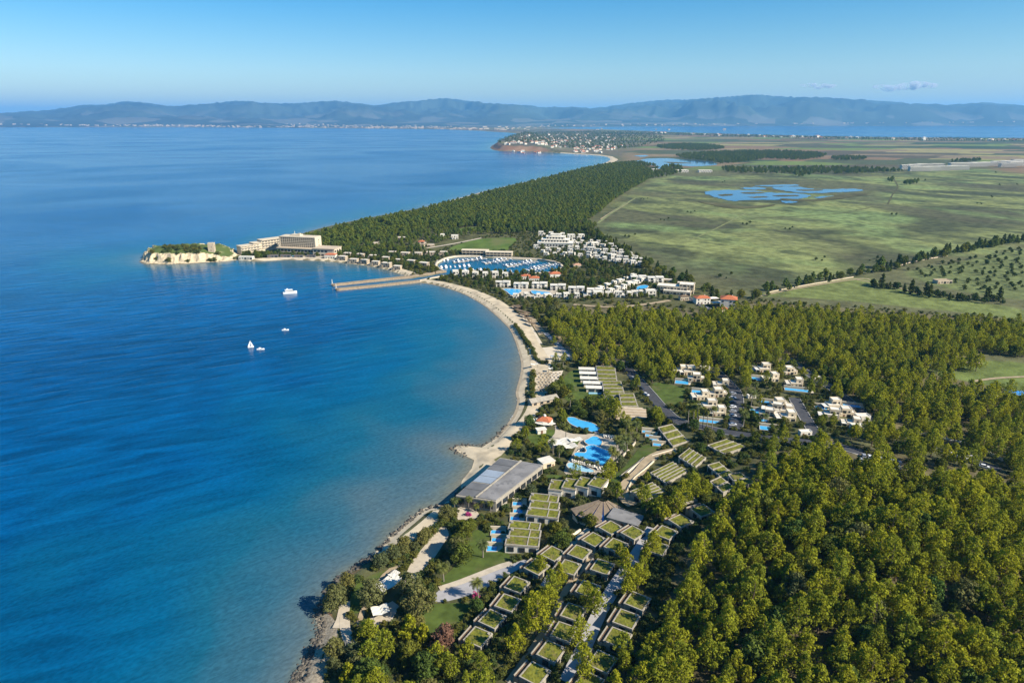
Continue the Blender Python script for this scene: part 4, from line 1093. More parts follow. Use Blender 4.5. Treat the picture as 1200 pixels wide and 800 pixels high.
def arch_block(n):
    w = MB(); parts = []; W = 10.5
    for i in range(n):
        x = (i - n / 2) * W
        w.box(x + .3, x + W - .3, -4, 5, -1, 6.2 + .5 * (i % 2)); w.box(x + .6, x + 3.2, -6.2, -4.01, -1, 3.4); w.box(x + W - 3.2, x + W - .6, -6.2, -4.01, -1, 3.4)
        for z in (.3, 3.3): parts += [('window', W3, (x + W / 2, -4.06, z)), ('window', W1, (x + 1.8, -4.06 if z > 3 else -6.26, z + .4))]
    rf = MB()
    for i in range(n):
        x = (i - n / 2) * W; rf.box(x + .1, x + W - .1, -4.4, 5.2, 6.2 + .5 * (i % 2), 6.7 + .5 * (i % 2))
    parts += [('window', W1, (n * W / 2 - .24, 0, 3.5), HALF)]
    return [('wall', w.mesh('wall', 'white')), ('roof', rf.mesh('roof', 'white'))] + parts
AB = arch_block(2)
row([(589, 335.5), (613, 337), (637, 337), (658, 340), (678, 342.5), (697, 343.5)], 6, [AB], 'apartment_block', '# from the left of the white two-storey blocks above the long village pool', 'apartment block', 'white two-storey blocks by the long pool', -.1, .06, (.95, 1.02), 12)
row([(604, 348), (640, 350), (655, 349)], 5, HOUSE, 'village_house', '# white house from the left on the near side of the long pool', 'house', VG, 0, .2, (.75, .95), 7)
row([(664, 349), (700, 347.5), (740, 346.5), (762, 346)], 9, HOUSE, 'village_house', '# white house from the left in the village row nearest the pine wood', 'house', VG, 0, .12, (.9, 1.1), 7)
row([(704, 340), (742, 326)], 6, HOUSE, 'village_house', '# white house uphill in the left slanting row behind the round pool', 'house', VG, .5, .1, (.8, 1), 7)
row([(716, 343), (752, 331)], 6, HOUSE, 'village_house', '# white house uphill in the right slanting row behind the round pool', 'house', VG, .5, .1, (.8, 1), 7)
row([(748, 329.5), (768, 330.5)], 2, [AB], 'apartment_block', '# white block with dark bays in the pair behind the round blue pool', 'apartment block', 'pair of white blocks behind the round pool', -.05, .02, (.8, .8), 10)
CP_ = flat_house([(-17, 12, -6, 6, 6.4), (-10, 16, -12, -4, 3.4), (4, 18, -4, 8, 8.8)], 'cream', n=1)
p = P(791, 342); build(CP_, 'conference_building', 'large cream building with stepped flat roofs at the end of the white village', 'building', None, p, -.35); keep(p[0], p[1], 20)
row([(782, 330), (800, 334)], 2, BEIGE, 'village_house', '# cream house behind the large stepped cream building', 'house', VG, -.3, .1, (.8, .9), 9)
row([(534, 323.5), (546, 324), (558, 325), (570, 324.5), (582, 325), (592, 326)], 6, [tile_house(9, 8, 6, 'cream', 'tile_pale'), HOUSE[3], tile_house(11, 8, 4, 'cream', 'tile')], 'quay_house', '# house from the left in the cream row on the near quay of the marina', 'house', 'houses on the near quay of the marina', 0, .15, (.85, 1.05), 7)
row([(616, 327), (626, 328.5)], 2, [tile_house(11, 8, 4, 'white', 'tile')], 'quay_house', '# red-roofed house of the pair behind the near marina quay', 'house', 'red-roofed houses by the marina', 0, .1, (.9, 1), 8)
row([(650, 325)], 1, [tile_house(12, 9, 5, 'white', 'tile')], 'quay_house', 'white house with a bright orange roof at the round end of the marina', 'house', 'red-roofed houses by the marina', .1, .05, (1, 1), 9)
row([(676, 313)], 1, [tile_house(12, 9, 4, 'cream', 'tile_pale')], 'village_house', 'lone house with a faded tiled roof among trees right of the marina', 'house', None or VG, .1, .05, (1, 1), 9)
for i, (u, v) in enumerate(((557, 298), (585, 300.2))):
    n = 7; ww = 34
    b = MB().box(-ww / 2, ww / 2, -4, 4, -1, 5.6); r_ = MB().box(-ww / 2 - .6, ww / 2 + .6, -5.2, 4.4, 5.6, 6.2).box(-ww / 2, ww / 2, -5.4, -4, 2.9, 3.2)
    pr = [('wall', b.mesh('wall', 'cream')), ('roof', r_.mesh('roof', 'cream'))] + wins(W3, 'opening', -ww / 2 + 3 + np.arange(n) * 4.7, -4.06, .2) + wins(W3, 'opening', -ww / 2 + 3 + np.arange(n) * 4.7, -4.06, 3.3)
    p = P(u, v); build(pr, 'arcade_building', f'{"left" if i == 0 else "right"} one of the two long cream arcades on the far quay below the green lawn', 'building', 'arcades on the far quay', p, -.1); keep(p[0] - 10, p[1], 10); keep(p[0] + 10, p[1], 10)
row([(402, 305), (425, 307.5), (446, 311), (466, 315)], 6, BEIGE, 'beach_villa', '# low beige villa from the left in the front row along the far curving beach', 'villa', 'beige villas along the far curving beach', -.3, .12, (.8, 1), 9)
row([(408, 300), (432, 302), (456, 305), (478, 309), (497, 312)], 7, BEIGE, 'beach_villa', '# low beige villa from the left in the second row behind the far beach', 'villa', 'beige villas along the far curving beach', -.3, .12, (.8, 1), 9)
row([(460, 298.5), (480, 300), (503, 300), (520, 298)], 5, BEIGE, 'beach_villa', '# low beige villa from the left in the back row beside the green lawn', 'villa', 'beige villas along the far curving beach', -.1, .12, (.8, 1), 9)
row([(494, 290)], 1, [tile_house(8, 7, 9, 'beige', 'tile')], 'tile_roofed_house', 'tall narrow house with an orange roof standing left of the green lawn', 'house', None, 0, .05, (1, 1), 7)
row([(517, 279.5), (533, 280)], 2, HOUSE, 'forest_house', '# white house of the pair in the trees behind the green lawn', 'house', 'white houses in the forest edge', 0, .1, (.8, .95), 9)
row([(470, 281), (440, 286)], 2, BEIGE, 'forest_house', '# pale low house hidden in the trees right of the big hotel', 'house', 'pale houses in the forest edge', 0, .1, (.7, .9), 9)
row([(495, 286), (505, 288)], 2, BEIGE, 'forest_house', '# pale low house beside the track to the green lawn', 'house', 'pale houses in the forest edge', 0, .1, (.6, .8), 9)
row([(745, 344)], 1, [flat_house([(-6, 6, -4, 4, 3.3)], 'white')], 'pool_bar', 'small white pool bar on the near edge of the round blue pool', 'pool bar', None, 0, 0, (.7, .7), 6)
# tiled houses at the wood's edge
row([(822, 355)], 1, [tile_house(15, 10, 6, 'white', 'tile')], 'tile_roofed_house', 'white house with a red tiled roof left of the white canopies by the wood', 'house', 'red-roofed houses at the edge of the wood', .1, 0, (.9, .9), 10)
row([(853, 361)], 1, [tile_house(14, 12, 9.5, 'white', 'tile')], 'tile_roofed_house', 'tallest red-roofed white house, right of the white canopies by the wood', 'house', 'red-roofed houses at the edge of the wood', -.3, 0, (1, 1), 10)
row([(846, 367)], 1, [tile_house(9, 7, 5, 'cream', 'tile')], 'tile_roofed_house', 'smallest red-roofed house, in front of the tallest one by the wood', 'house', 'red-roofed houses at the edge of the wood', .1, 0, (.9, .9), 7)
row([(801, 351)], 1, [tile_house(9, 7, 4, 'cream', 'thatch')], 'tile_roofed_house', 'cream hut with a dull roof in trees left of the red-roofed houses', 'house', None, .1, 0, (.9, .9), 7)
for u, v, l in ((834, 352.5, 'wide white canopy between the red-roofed houses at the wood edge'), (841, 357.5, 'lower white canopy beside the tallest red-roofed house')):
    p = P(u, v); cb = MB().add([(-6, -3, 2.8), (6, -3, 2.8), (6, 3, 2.8), (-6, 3, 2.8), (0, 0, 4)], [(0, 1, 4), (1, 2, 4), (2, 3, 4), (3, 0, 4), (3, 2, 1, 0)])
    po = MB().tube((0, 0, -.5), (0, 0, 2.8), .1, .1).mesh('post', 'frame')
    build([('canopy', cb.mesh('canopy', 'white'))] + [('post', po, (x, y, 0)) for x in (-5.5, 5.5) for y in (-2.6, 2.6)], 'canopy', l, 'canopy', None, p, .2); keep(p[0], p[1], 7)

# ------------------------------------------------------------------ pools
def pool(pxs, name, label, group=None, water='pool', n=3, cope='paving', dz=.0):
    poly = P_many(smooth(pxs, True, n) if n > 1 else pxs)
    a = ((poly[:, 0] * np.roll(poly[:, 1], -1) - np.roll(poly[:, 0], -1) * poly[:, 1]).sum())
    if a < 0: poly = poly[::-1]
    c = poly.mean(0); z = T(poly[:, 0], poly[:, 1]).max() + .12 + dz
    q = poly - c
    size = np.ptp(q, axis=0).max(); w = .45 if size < 25 else .7
    r = tag(obj(name, None, None, (c[0], c[1], z)), label, 'pool', group)
    wm = bpy.data.meshes.new('water'); wm.from_pydata([(*k, .18) for k in q], [], [tuple(range(len(q)))]); wm.materials.append(M[water]); obj('water', wm, r)
    cb = MB(); nq = normals2(np.vstack([q, q[:1], q[1:2]]))[1:len(q) + 1]; nq = np.roll(nq, 1, axis=0)
    o = q - nq * w
    vs = [(*k, .12) for k in q] + [(*k, .3) for k in q] + [(*k, .3) for k in o] + [(*k, -1.2) for k in o]; m = len(q)
    cb.add(vs, [(i + k * m, (i + 1) % m + k * m, (i + 1) % m + (k + 1) * m, i + (k + 1) * m) for k in range(3) for i in range(m)])
    obj('coping', cb.mesh('coping', cope), r)
    EXCL.append(poly)
    return z
sheet('paved_terrace', [(584, 338), (600, 337.5), (650, 340), (656, 344), (640, 348), (612, 349), (598, 347)], 'paving', .25, 5, 1)
pool([(590, 339.5), (600, 339), (611, 340), (609, 343.5), (603, 346), (599, 346.5), (594, 342.5)], 'swimming_pool', 'left part of the long blue village pool below the arched white blocks', 'village pools')
pool([(623, 341.5), (634, 342.2), (645, 343), (640, 345.5), (630, 346), (624, 345)], 'swimming_pool', 'right part of the long blue village pool below the arched white blocks', 'village pools')
pool([(746, 337), (754, 334.8), (760, 335.6), (757, 338), (750, 339.8), (746, 339.4)], 'swimming_pool', 'round blue village pool at the right end of the white village', 'village pools')
pool([(684, 284), (690, 283.5), (690, 285), (685, 285.2)], 'swimming_pool', 'small pool among the upper white village houses', 'village pools')
pool([(340, 300.3), (350, 299.8), (356, 300.4), (347, 301.2)], 'swimming_pool', 'small turquoise pool in the garden in front of the big hotel', None, dz=.25)
LZ = pool([(664.5, 493), (672, 492), (681, 495), (693, 497), (703, 502), (703, 506.5), (694, 507), (680, 504), (668, 499)], 'lagoon_pool', 'crescent blue pool at the back, half shaded by trees')
pool([(685, 519.5), (690, 516), (695, 513.2), (701, 514), (705.5, 518), (703, 522.5), (699, 525.3), (692, 523.5)], 'swimming_pool', 'rounded upper pool joined to the big freeform pool by a footbridge', 'pools of the main pool terrace')
pool([(672.5, 537.5), (676, 535.3), (685, 535), (687.5, 532), (685.5, 529.5), (689, 527), (695, 525.8), (705, 528.5), (715, 531), (716, 535), (707, 546), (697, 544), (686, 541), (676, 540)], 'swimming_pool', 'big freeform blue pool with palm shadows on the main terrace', 'pools of the main pool terrace', n=2)
pool([(664.5, 550), (667, 546.5), (675, 547), (695, 551.5), (693, 554), (683, 554.5), (670, 553.5)], 'swimming_pool', 'shallow pale pool at the near edge of the main terrace', 'pools of the main pool terrace', 'pool_pale')
# footbridge between the two pools
a, b = P(688, 525), P(699, 527)
build([('deck', MB().box(0, np.linalg.norm(b[:2] - a[:2]), -.8, .8, .35, .5).mesh('deck', 'beige')), ('rail', MB().box(0, np.linalg.norm(b[:2] - a[:2]), -.8, -.72, .5, 1.3).mesh('rail', 'frame'))],
      'footbridge', 'narrow footbridge between the rounded pool and the freeform pool', 'bridge', None, a + np.array([0, 0, .05]), math.atan2(b[1] - a[1], b[0] - a[0]))
def box_pool(u, v, w, d, rz, label, group, name='private_pool'):
    p = P(u, v); z = p[2] + .25
    build([('water', MB().box(-w / 2 + .3, w / 2 - .3, -d / 2 + .3, d / 2 - .3, -.1, .12).mesh('water', 'pool')), ('coping', MB().ring([(-w / 2, -d / 2), (w / 2, -d / 2), (w / 2, d / 2), (-w / 2, d / 2)], .3, -.9, .2).mesh('coping', 'paving')),
           ('deck', MB().box(w / 2 + .02, w / 2 + 2, -d / 2, d / 2 + .6, -.9, .1).box(-w / 2 - .2, w / 2 + 2, d / 2 + .6, d / 2 + 1.1, -.9, 1.4).mesh('deck', 'cream'))], name, label, 'pool', group, (p[0], p[1], z), rz)
    keep(p[0], p[1], max(w, d) * .62)
for i, (u, v) in enumerate(((606, 591.2), (607, 600), (603.5, 608.5), (581, 624.5), (582, 633.8), (576.5, 643.4))):
    box_pool(u, v, 4.6, 4.0, -.06, f'{ORD[i]} private pool, counting from the far end, beside the six green-roofed suites', 'private pools of the green-roofed suites')
for i, (u, v) in enumerate(((757, 506.3), (761, 511), (765.5, 516), (770, 521.6))):
    box_pool(u, v, 4.6, 3.2, -.25, f'{ORD[i]} small pool from the top in the slanting line right of the main terrace', 'slanting line of small pools')
box_pool(715, 467.3, 7, 5, -.1, 'single pool in front of the stepped terraces below the pine wood', 'pools of the stepped terraces')
# ------------------------------------------------------------------ green-roofed bungalows in stepped rows
def bungalow(W=8.6, D=8.6, H=3.0, hidden=False):
    """local x: along the row; local y: across it. Turf roof inside a concrete rim, timber-topped terrace ledge at the left, dark terrace glazing"""
    w = MB().box(-W / 2, W / 2, -D / 2, D / 2, -4, H - .25)
    slab = MB().box(-W / 2 - .15, W / 2 + .15, -D / 2 - .15, D / 2 + .15, H - .25, H)
    rim = MB().ring([(-W / 2 - .1, -D / 2 - .1), (W / 2 + .1, -D / 2 - .1), (W / 2 + .1, D / 2 + .1), (-W / 2 - .1, D / 2 + .1)], .5, H, H + .38)
    tb = MB(); n = 10; rg = random.Random(3)                       # tufted turf, slightly uneven
    xs = np.linspace(-W / 2 + .45, W / 2 - .45, n); ys = np.linspace(-D / 2 + .45, D / 2 - .45, n)
    tb.add([(x, y, H + .12 + rg.uniform(0, .16)) for y in ys for x in xs], [(j * n + i, j * n + i + 1, (j + 1) * n + i + 1, (j + 1) * n + i) for j in range(n - 1) for i in range(n - 1)])
    ledge = MB().box(-W / 2 - .1, W / 2 + .1, D / 2 + .2, D / 2 + 2.5, -4, H - .9)
    ledge_rim = MB().box(-W / 2 - .1, W / 2 + .1, D / 2 + 2.1, D / 2 + 2.5, H - .9, H - .2)
    beam = MB().box(-W / 2, W / 2, 0, .18, 0, .2).mesh('pergola_beam', 'wood')
    vent = MB().box(-.4, .4, -.4, .4, 0, .7).mesh('roof_vent', 'concrete')
    parts = [('wall', w.mesh('wall', 'concrete')), ('roof_slab', slab.mesh('roof_slab', 'concrete'), (0, 0, 0), 0, [('parapet', rim.mesh('parapet', 'concrete')), ('roof_vent', vent, (W / 2 - 1.2, -D / 2 + 1.2, H + .1))]),
             ('roof_turf', tb.mesh('roof_turf', 'turf')), ('terrace', ledge.mesh('terrace', 'concrete'), (0, 0, 0), 0, [('terrace_wall', ledge_rim.mesh('terrace_wall', 'concrete'))])]
    for i in range(4): parts.append(('pergola_beam', beam, (0, D / 2 + .3 + i * .45, H - .72)))
    for x in (-W * .27, W * .27): parts.append(('window', W2, (x, -D / 2 - .06, .6)))
    parts.append(('window', W2, (-W / 2 - .06, 0, .4), HALF)); parts.append(('door', DOOR, (-W / 2 - .06, -2.6, 0), HALF))
    return parts
BUNG = bungalow()
ROWS = [([(648, 648.5), (629, 664), (606, 685), (595, 706), (577, 725), (560, 746)], 'leftmost stepped row'),
        ([(716, 618), (696, 632), (679, 647), (667, 664.5)], 'short stepped row below the fan roof'),
        ([(742, 624), (722, 639), (706, 664), (689, 690), (672, 717), (661, 740), (646, 763), (627, 789), (606, 815)], 'longest stepped row'),
        ([(747, 704), (734, 725), (724, 747), (706, 775), (690, 800)], 'stepped row nearest the pine wood'),
        ([(823, 598), (798, 610), (780, 624), (770, 642)], 'shaded stepped row under the pines')]
for pxs, nm in ROWS:
    ps = [P(u, v, 2.8) for u, v in pxs]
    for i, p in enumerate(ps):
        a, b = ps[max(0, i - 1)], ps[min(len(ps) - 1, i + 1)]
        # local x points up the row, local y to its left
        ang = math.atan2(a[1] - b[1], a[0] - b[0])
        z = p[2] + .12 * 0
        spc = np.linalg.norm(ps[min(i + 1, len(ps) - 1)][:2] - ps[i][:2]) if i + 1 < len(ps) else 9
        build(BUNG, 'green_roof_bungalow', f'green-roofed bungalow, {ORD[i]} from the top of the {nm}', 'bungalow', 'green-roofed bungalows in stepped rows', (p[0], p[1], z), ang, (.86, .80, .9))
        keep(p[0], p[1], 4.5); keep(p[0] - math.sin(ang) * 4, p[1] + math.cos(ang) * 4, 3)

# ------------------------------------------------------------------ green-roofed suites
def suite(W, D, H, cells, wall='white'):
    """cells: widths of the turf beds side by side"""
    w = MB().box(-W / 2, W / 2, -D / 2, D / 2, -3, H - .3); s = MB().box(-W / 2 - .2, W / 2 + .2, -D / 2 - .2, D / 2 + .2, H - .3, H)
    rim = MB().ring([(-W / 2 - .15, -D / 2 - .15), (W / 2 + .15, -D / 2 - .15), (W / 2 + .15, D / 2 + .15), (-W / 2 - .15, D / 2 + .15)], .45, H, H + .4)
    parts = [('wall', w.mesh('wall', wall))]; subs = []
    tot = sum(cells); x = -W / 2 + .3; beds = []
    for c in cells:
        cw = (W - .6) * c / tot; n = 7; rg = random.Random(int(c * 9)); tb = MB()
        xs = np.linspace(x + .12, x + cw - .12, n); ys = np.linspace(-D / 2 + .3, D / 2 - .3, n)
        tb.add([(a, b, H + .1 + rg.uniform(0, .16)) for b in ys for a in xs], [(j * n + i, j * n + i + 1, (j + 1) * n + i + 1, (j + 1) * n + i) for j in range(n - 1) for i in range(n - 1)])
        beds.append(('roof_turf', tb.mesh('roof_turf', 'turf'))); x += cw
        if c is not cells[-1]: rim.box(x - .2, x + .2, -D / 2 + .3, D / 2 - .3, H, H + .39)
    subs = [('parapet', rim.mesh('parapet', 'concrete'))]
    ch = MB().box(-.5, .5, -.5, .5, 0, .9).mesh('roof_vent', 'concrete'); subs.append(('roof_vent', ch, (-W / 2 + .9, D * .2, H)))
    parts.append(('roof_slab', s.mesh('roof_slab', 'concrete'), (0, 0, 0), 0, subs)); parts += beds
    nx = max(1, int(W / 4))
    for i in range(nx): parts.append(('window', W2, (-W / 2 + (i + .5) * W / nx, -D / 2 - .06, .5)))
    parts.append(('window', W1, (W / 2 + .06, 0, 1))); parts[-1] = ('window', W1, (W / 2 + .06, 0, 1), HALF)
    return parts
def span(l, r, dz):
    a, b = P(*l, dz), P(*r, dz); d = b[:2] - a[:2]; return (a + b) / 2, np.linalg.norm(d), math.atan2(d[1], d[0])
i = 0
for l, r in (((621.5, 583.5), (654, 583.8)), ((621.5, 592), (655, 592)), ((618, 601), (655, 601.2)), ((597, 616), (632.5, 616.5)), ((597.5, 625), (633, 625.2)), ((593, 634.5), (632, 634))):
    c, L, ang = span(l, r, 3.4)
    build(suite(L, 6.1, 3.4, (9, 4.5)), 'green_roof_suite', f'{ORD[i]} green-roofed suite, counting from the far end, right of the private pools', 'suite', 'green-roofed suites by the private pools', c, ang)
    for q in (-L / 4, L / 4): keep(c[0] + q * math.cos(ang), c[1] + q * math.sin(ang), L * .38)
    i += 1
for i, (l, r) in enumerate((((644.5, 568.5), (660, 568.5)), ((661, 567), (677, 567.5)), ((677, 565), (692.5, 566)), ((693, 564.5), (709, 566)))):
    c, L, ang = span(l, r, 4.6)
    build(suite(L, 9, 4.6, (1,)), 'green_roof_block', f'{ORD[i]} from the left of four joined green roofs just below the main pools', 'suite', 'four joined green roofs below the pools', c, ang); keep(c[0], c[1], L * .62)

# ------------------------------------------------------------------ terraced blocks with strips of turf
def striped(corners, strips, label, group, H=3.2, name='terraced_block', wall='concrete', slope=0.0):
    """corners (photo, roof level): left, far left... as a quad a-b-c-d; turf strips run a->b direction stacked from ab to dc"""
    q = [P(u, v, H) for u, v in corners]; z = min(k[2] for k in q); c = sum(q) / 4
    q2 = [k[:2] - c[:2] for k in q]
    r = tag(obj(name, None, None, (c[0], c[1], z)), label, 'terraced block', group)
    ar = sum(q2[i][0] * q2[(i + 1) % 4][1] - q2[(i + 1) % 4][0] * q2[i][1] for i in range(4))
    if ar < 0: q2 = [q2[1], q2[0], q2[3], q2[2]]
    a, b, d, e = q2                                             # a-b first strip edge, e-d last
    for i in range(strips):
        t0, t1 = i / strips, (i + 1) / strips
        p0, p1 = a + (e - a) * t0, b + (d - b) * t0; p2, p3 = b + (d - b) * t1, a + (e - a) * t1
        h = H + slope * (strips - 1 - i)
        poly = [p0, p1, p2, p3]
        wb = MB().prism(poly, -3, h); obj('wall', wb.mesh('wall', wall), r)
        cen = sum(poly) / 4
        inn = [cen + (k - cen) * .985 + 0 for k in poly]
        u_ = (p1 - p0) / np.linalg.norm(p1 - p0); v_ = (p3 - p0) / np.linalg.norm(p3 - p0); hw = min(.9, .14 * np.linalg.norm(p3 - p0))
        tq = [p0 + u_ * .7 + v_ * hw, p1 - u_ * .7 + v_ * hw, p2 - u_ * .7 - v_ * hw, p3 + u_ * .7 - v_ * hw]
        tb = MB(); n, m_ = 10, 4; rg = random.Random(i)
        vs = []
        for jj in range(m_):
            for ii in range(n):
                s, t = ii / (n - 1), jj / (m_ - 1); k = (tq[0] * (1 - s) + tq[1] * s) * (1 - t) + (tq[3] * (1 - s) + tq[2] * s) * t
                vs.append((k[0], k[1], h + .1 + rg.uniform(0, .2)))
        tb.add(vs, [(jj * n + ii, jj * n + ii + 1, (jj + 1) * n + ii + 1, (jj + 1) * n + ii) for jj in range(m_ - 1) for ii in range(n - 1)])
        obj('roof_turf', tb.mesh('roof_turf', 'turf'), r)
        rb = MB()
        for s0, s1 in ((p0, p1), (p3, p2)):
            w_ = v_ * .25 * (1 if s0 is p0 else -1)
            k4 = [s0, s1, s1 + w_, s0 + w_]
            if s0 is not p0: k4 = k4[::-1]
            rb.prism(k4, h, h + .35 + .003 * i)
        obj('parapet', rb.mesh('parapet', 'concrete'), r)
    for p_, q_ in ((q2[0], q2[1]), (q2[2], q2[3]), (q2[1], q2[2]), (q2[3], q2[0])):
        L = np.linalg.norm(q_ - p_); d_ = (q_ - p_) / L; nrm = np.array([d_[1], -d_[0]])
        if nrm[1] > .5: continue
        k = max(1, int(L / 4.5))
        for i in range(k):
            m = p_ + d_ * L * (i + .5) / k + nrm * .06; obj('window', W2, r, (m[0], m[1], .4), math.atan2(d_[1], d_[0]))
    rad = max(np.linalg.norm(k) for k in q2); EXCL.append(np.array([k + c[:2] for k in q2]) * 1.0); keep(c[0], c[1], rad * .8)
SB = 'striped green-roofed blocks on the slope'
striped([(762, 554), (789, 539), (807, 546), (781, 562)][:4], 5, 'largest striped green roof, five turf strips, right of the curving path', SB)
striped([(795, 535), (808, 525), (828, 532), (815, 543)], 4, 'squarish striped green roof just above the largest striped one', SB)
striped([(738, 576), (765, 562), (784, 571), (755, 583)], 5, 'striped green roof between the curving path and the fan roof', SB)
striped([(829, 522), (852, 514), (876, 519), (850, 528)], 3, 'striped green roof nearest the asphalt road, beyond the squarish one', SB)
striped([(829, 545), (843, 540), (861, 550), (848, 557)], 3, 'small striped green roof to the right of the largest one', SB)
striped([(771, 501), (788, 496), (808, 511), (789, 518)], 3, 'striped green roof beside the slanting line of small pools', SB)
striped([(832, 564), (845, 557), (862, 566), (848, 574)], 2, 'left one of two striped roofs in shade at the wood edge', SB)
striped([(853, 556), (868, 552), (886, 560), (868, 568)], 2, 'right one of two striped roofs in shade at the wood edge', SB)
striped([(790, 578), (806, 573), (818, 581), (800, 588)], 2, 'low pale flat roof under trees below the largest striped roof', SB)
SG = 'stepped lawns and roofs below the pine wood'
striped([(698, 430), (721, 430), (724, 447), (701, 447.5)], 4, 'uppermost of the three stepped green terraces below the mid pine wood', SG, 2.6, slope=.25)
striped([(705, 448), (728, 447), (733, 461.5), (708, 463)], 4, 'middle of the three stepped green terraces below the mid pine wood', SG, 2.6, slope=.25)
striped([(725, 462.5), (743, 461.5), (750, 478.5), (729, 480)], 4, 'lowest of the three stepped green terraces, above the brown steps', SG, 2.6, slope=.25)
# brown steps
b_ = P(738, 488); st = []
for i in range(5): st.append(('step', MB().box(-9, 9, 0, 2.9, -1.5, .4 + .5 * i).mesh('step', 'beige'), (0, i * 2.9, 0)))
build(st, 'stepped_terrace', 'bare brown stepped terrace below the lowest green terraces', 'terrace', None, b_ - np.array([0, 6, 0]), -.12); keep(b_[0], b_[1], 11)
for i, (u, v, w) in enumerate(((688, 436, 'upper'), (689, 441, 'second'), (690, 447, 'third'), (694, 452.5, 'fourth'), (697, 458, 'lowest'))):
    p = P(u, v); build([('wall', MB().box(-5.5, 5.5, -2, 2, -1, 2.6).mesh('wall', 'cream')), ('roof', MB().box(-6, 6, -2.6, 2.4, 2.6, 2.9).mesh('roof', 'white')), ('window', W3, (-2, -2.06, .2)), ('window', W3, (2.6, -2.06, .2)),
                        ('plunge_pool', MB().box(-4, 4, -5.4, -2.8, -.5, .25).mesh('plunge_pool', 'pool_pale'))], 'garden_suite', f'{w} cream garden suite left of the stepped green terraces', 'suite', 'cream garden suites', p, -.08); keep(p[0], p[1], 7)

# ------------------------------------------------------------------ big flat-roofed beach building
q = [P(u, v, 6.4) for u, v in ((534, 579.5), (581, 585.5), (637, 541.5), (586, 535))]
z0 = min(k[2] for k in q); c = sum(q) / 4; k4 = [k[:2] - c[:2] for k in q]
r = tag(obj('beach_pavilion', None, None, (c[0], c[1], z0)), 'large flat grey-roofed building standing at the water edge by the sand spit', 'building')
A_, B_, C_, D_ = k4
def bil(s, t): return (A_ * (1 - s) + B_ * s) * (1 - t) + (D_ * (1 - s) + C_ * s) * t
def patch(s0, s1, t0, t1): return [bil(s0, t0), bil(s1, t0), bil(s1, t1), bil(s0, t1)]
obj('wall', MB().prism(patch(.01, .99, .01, .99), -3, 5.4).mesh('wall', 'concrete'), r)
obj('fascia', MB().prism(patch(0, 1, 0, 1), 5.4, 6.0).mesh('fascia', 'concrete'), r)
for nm, pt, h, mt in (('roof_panel', (.02, .47, .02, .335), 6.18, 'roof_dark'), ('skylight', (.02, .47, .35, .66), 6.3, 'skylight'), ('roof_panel', (.02, .47, .675, .98), 6.18, 'roof_dark'), ('roof_panel', (.52, .985, .015, .985), 6.4, 'roof_grey')):
    obj(nm, MB().prism(patch(*pt), 5.9, h).mesh(nm, mt), r)
obj('roof_ridge', MB().prism(patch(.478, .512, .01, .99), 5.9, 6.8).mesh('roof_ridge', 'concrete'), r)
for t in (.17, .5, .82): obj('panel_seam', MB().prism(patch(.025, .465, t - .003, t + .003), 6.1, 6.36).mesh('panel_seam', 'frame'), r)
d_ = C_ - B_; L = np.linalg.norm(d_); d_ /= L; n_ = np.array([d_[1], -d_[0]])
for i in range(int(L / 5)):
    m = B_ + d_ * (2.5 + i * 5) + n_ * .0; obj('window', W3, r, (m[0], m[1], 1.9), math.atan2(d_[1], d_[0]))
d_ = B_ - A_; L = np.linalg.norm(d_); d_ /= L
for i in range(int(L / 4.5)):
    m = A_ + d_ * (2.2 + i * 4.5); obj('window', W3, r, (m[0], m[1], 1.7), math.atan2(d_[1], d_[0]))
EXCL.append(np.array([k + c[:2] for k in k4]))
p = P(640, 545); build([('wall', MB().box(-5, 5, -4, 4, -1, 4.2).mesh('wall', 'cream')), ('roof', MB().box(-5.4, 5.4, -4.4, 4.4, 4.2, 4.7).mesh('roof', 'white')), ('window', W3, (0, -4.06, .6)), ('door', DOOR, (3.4, -4.06, 0))],
      'kiosk', 'small cream annex at the inland corner of the grey-roofed beach building', 'kiosk', None, p, .5, .7); keep(p[0], p[1], 6)

# ------------------------------------------------------------------ fan-shaped building
fc = P(707, 583, 6.5); FR0, FR1, FH = 2.0, 14.5, 2.8
r = tag(obj('fan_building', None, None, fc), 'fan-shaped building with brown wedge roofs split by blue gaps', 'building')
a0, a1, ns = math.radians(-22), math.radians(-172), 6
f = lambda R_, a_: np.array([R_ * math.cos(a_), R_ * math.sin(a_)])
gap = MB().box(FR0, FR1 - .6, -.42, .42, -.5, -.1).mesh('gap_glazing', 'blue_fab')
for i in range(ns):
    s0 = a1 + (a0 - a1) * (i / ns) + .04; s1 = a1 + (a0 - a1) * ((i + 1) / ns) - .04
    k = (1, .97, 1, .96, .9, .82)[i]
    in0, in1, o0, o1 = f(FR0, s0), f(FR0, s1), f(FR1 * k, s0), f(FR1 * k, s1)
    b = MB().add([(*in0, FH + 3), (*o0, FH), (*o1, FH), (*in1, FH + 3), (*in0, FH + 2.5), (*o0, FH - .5), (*o1, FH - .5), (*in1, FH + 2.5)], [(0, 1, 2, 3), (1, 5, 6, 2), (0, 4, 5, 1), (3, 2, 6, 7), (4, 7, 6, 5), (0, 3, 7, 4)])
    obj('roof_wedge', b.mesh('roof_wedge', 'roof_brown'), r)
    w = MB().prism([f(FR0 + .4, s0), f(FR1 * k - 1, s0), f(FR1 * k - 1, s1), f(FR0 + .4, s1)], -4, FH - .3); obj('wall', w.mesh('wall', 'cream'), r)
    for t in (.35, .65):
        a = s0 + (s1 - s0) * t; q = f((FR1 * k - 1) * math.cos((s1 - s0) / 2) + .12, a); obj('window', W2, r, (q[0], q[1], .4), (s0 + s1) / 2 + HALF)
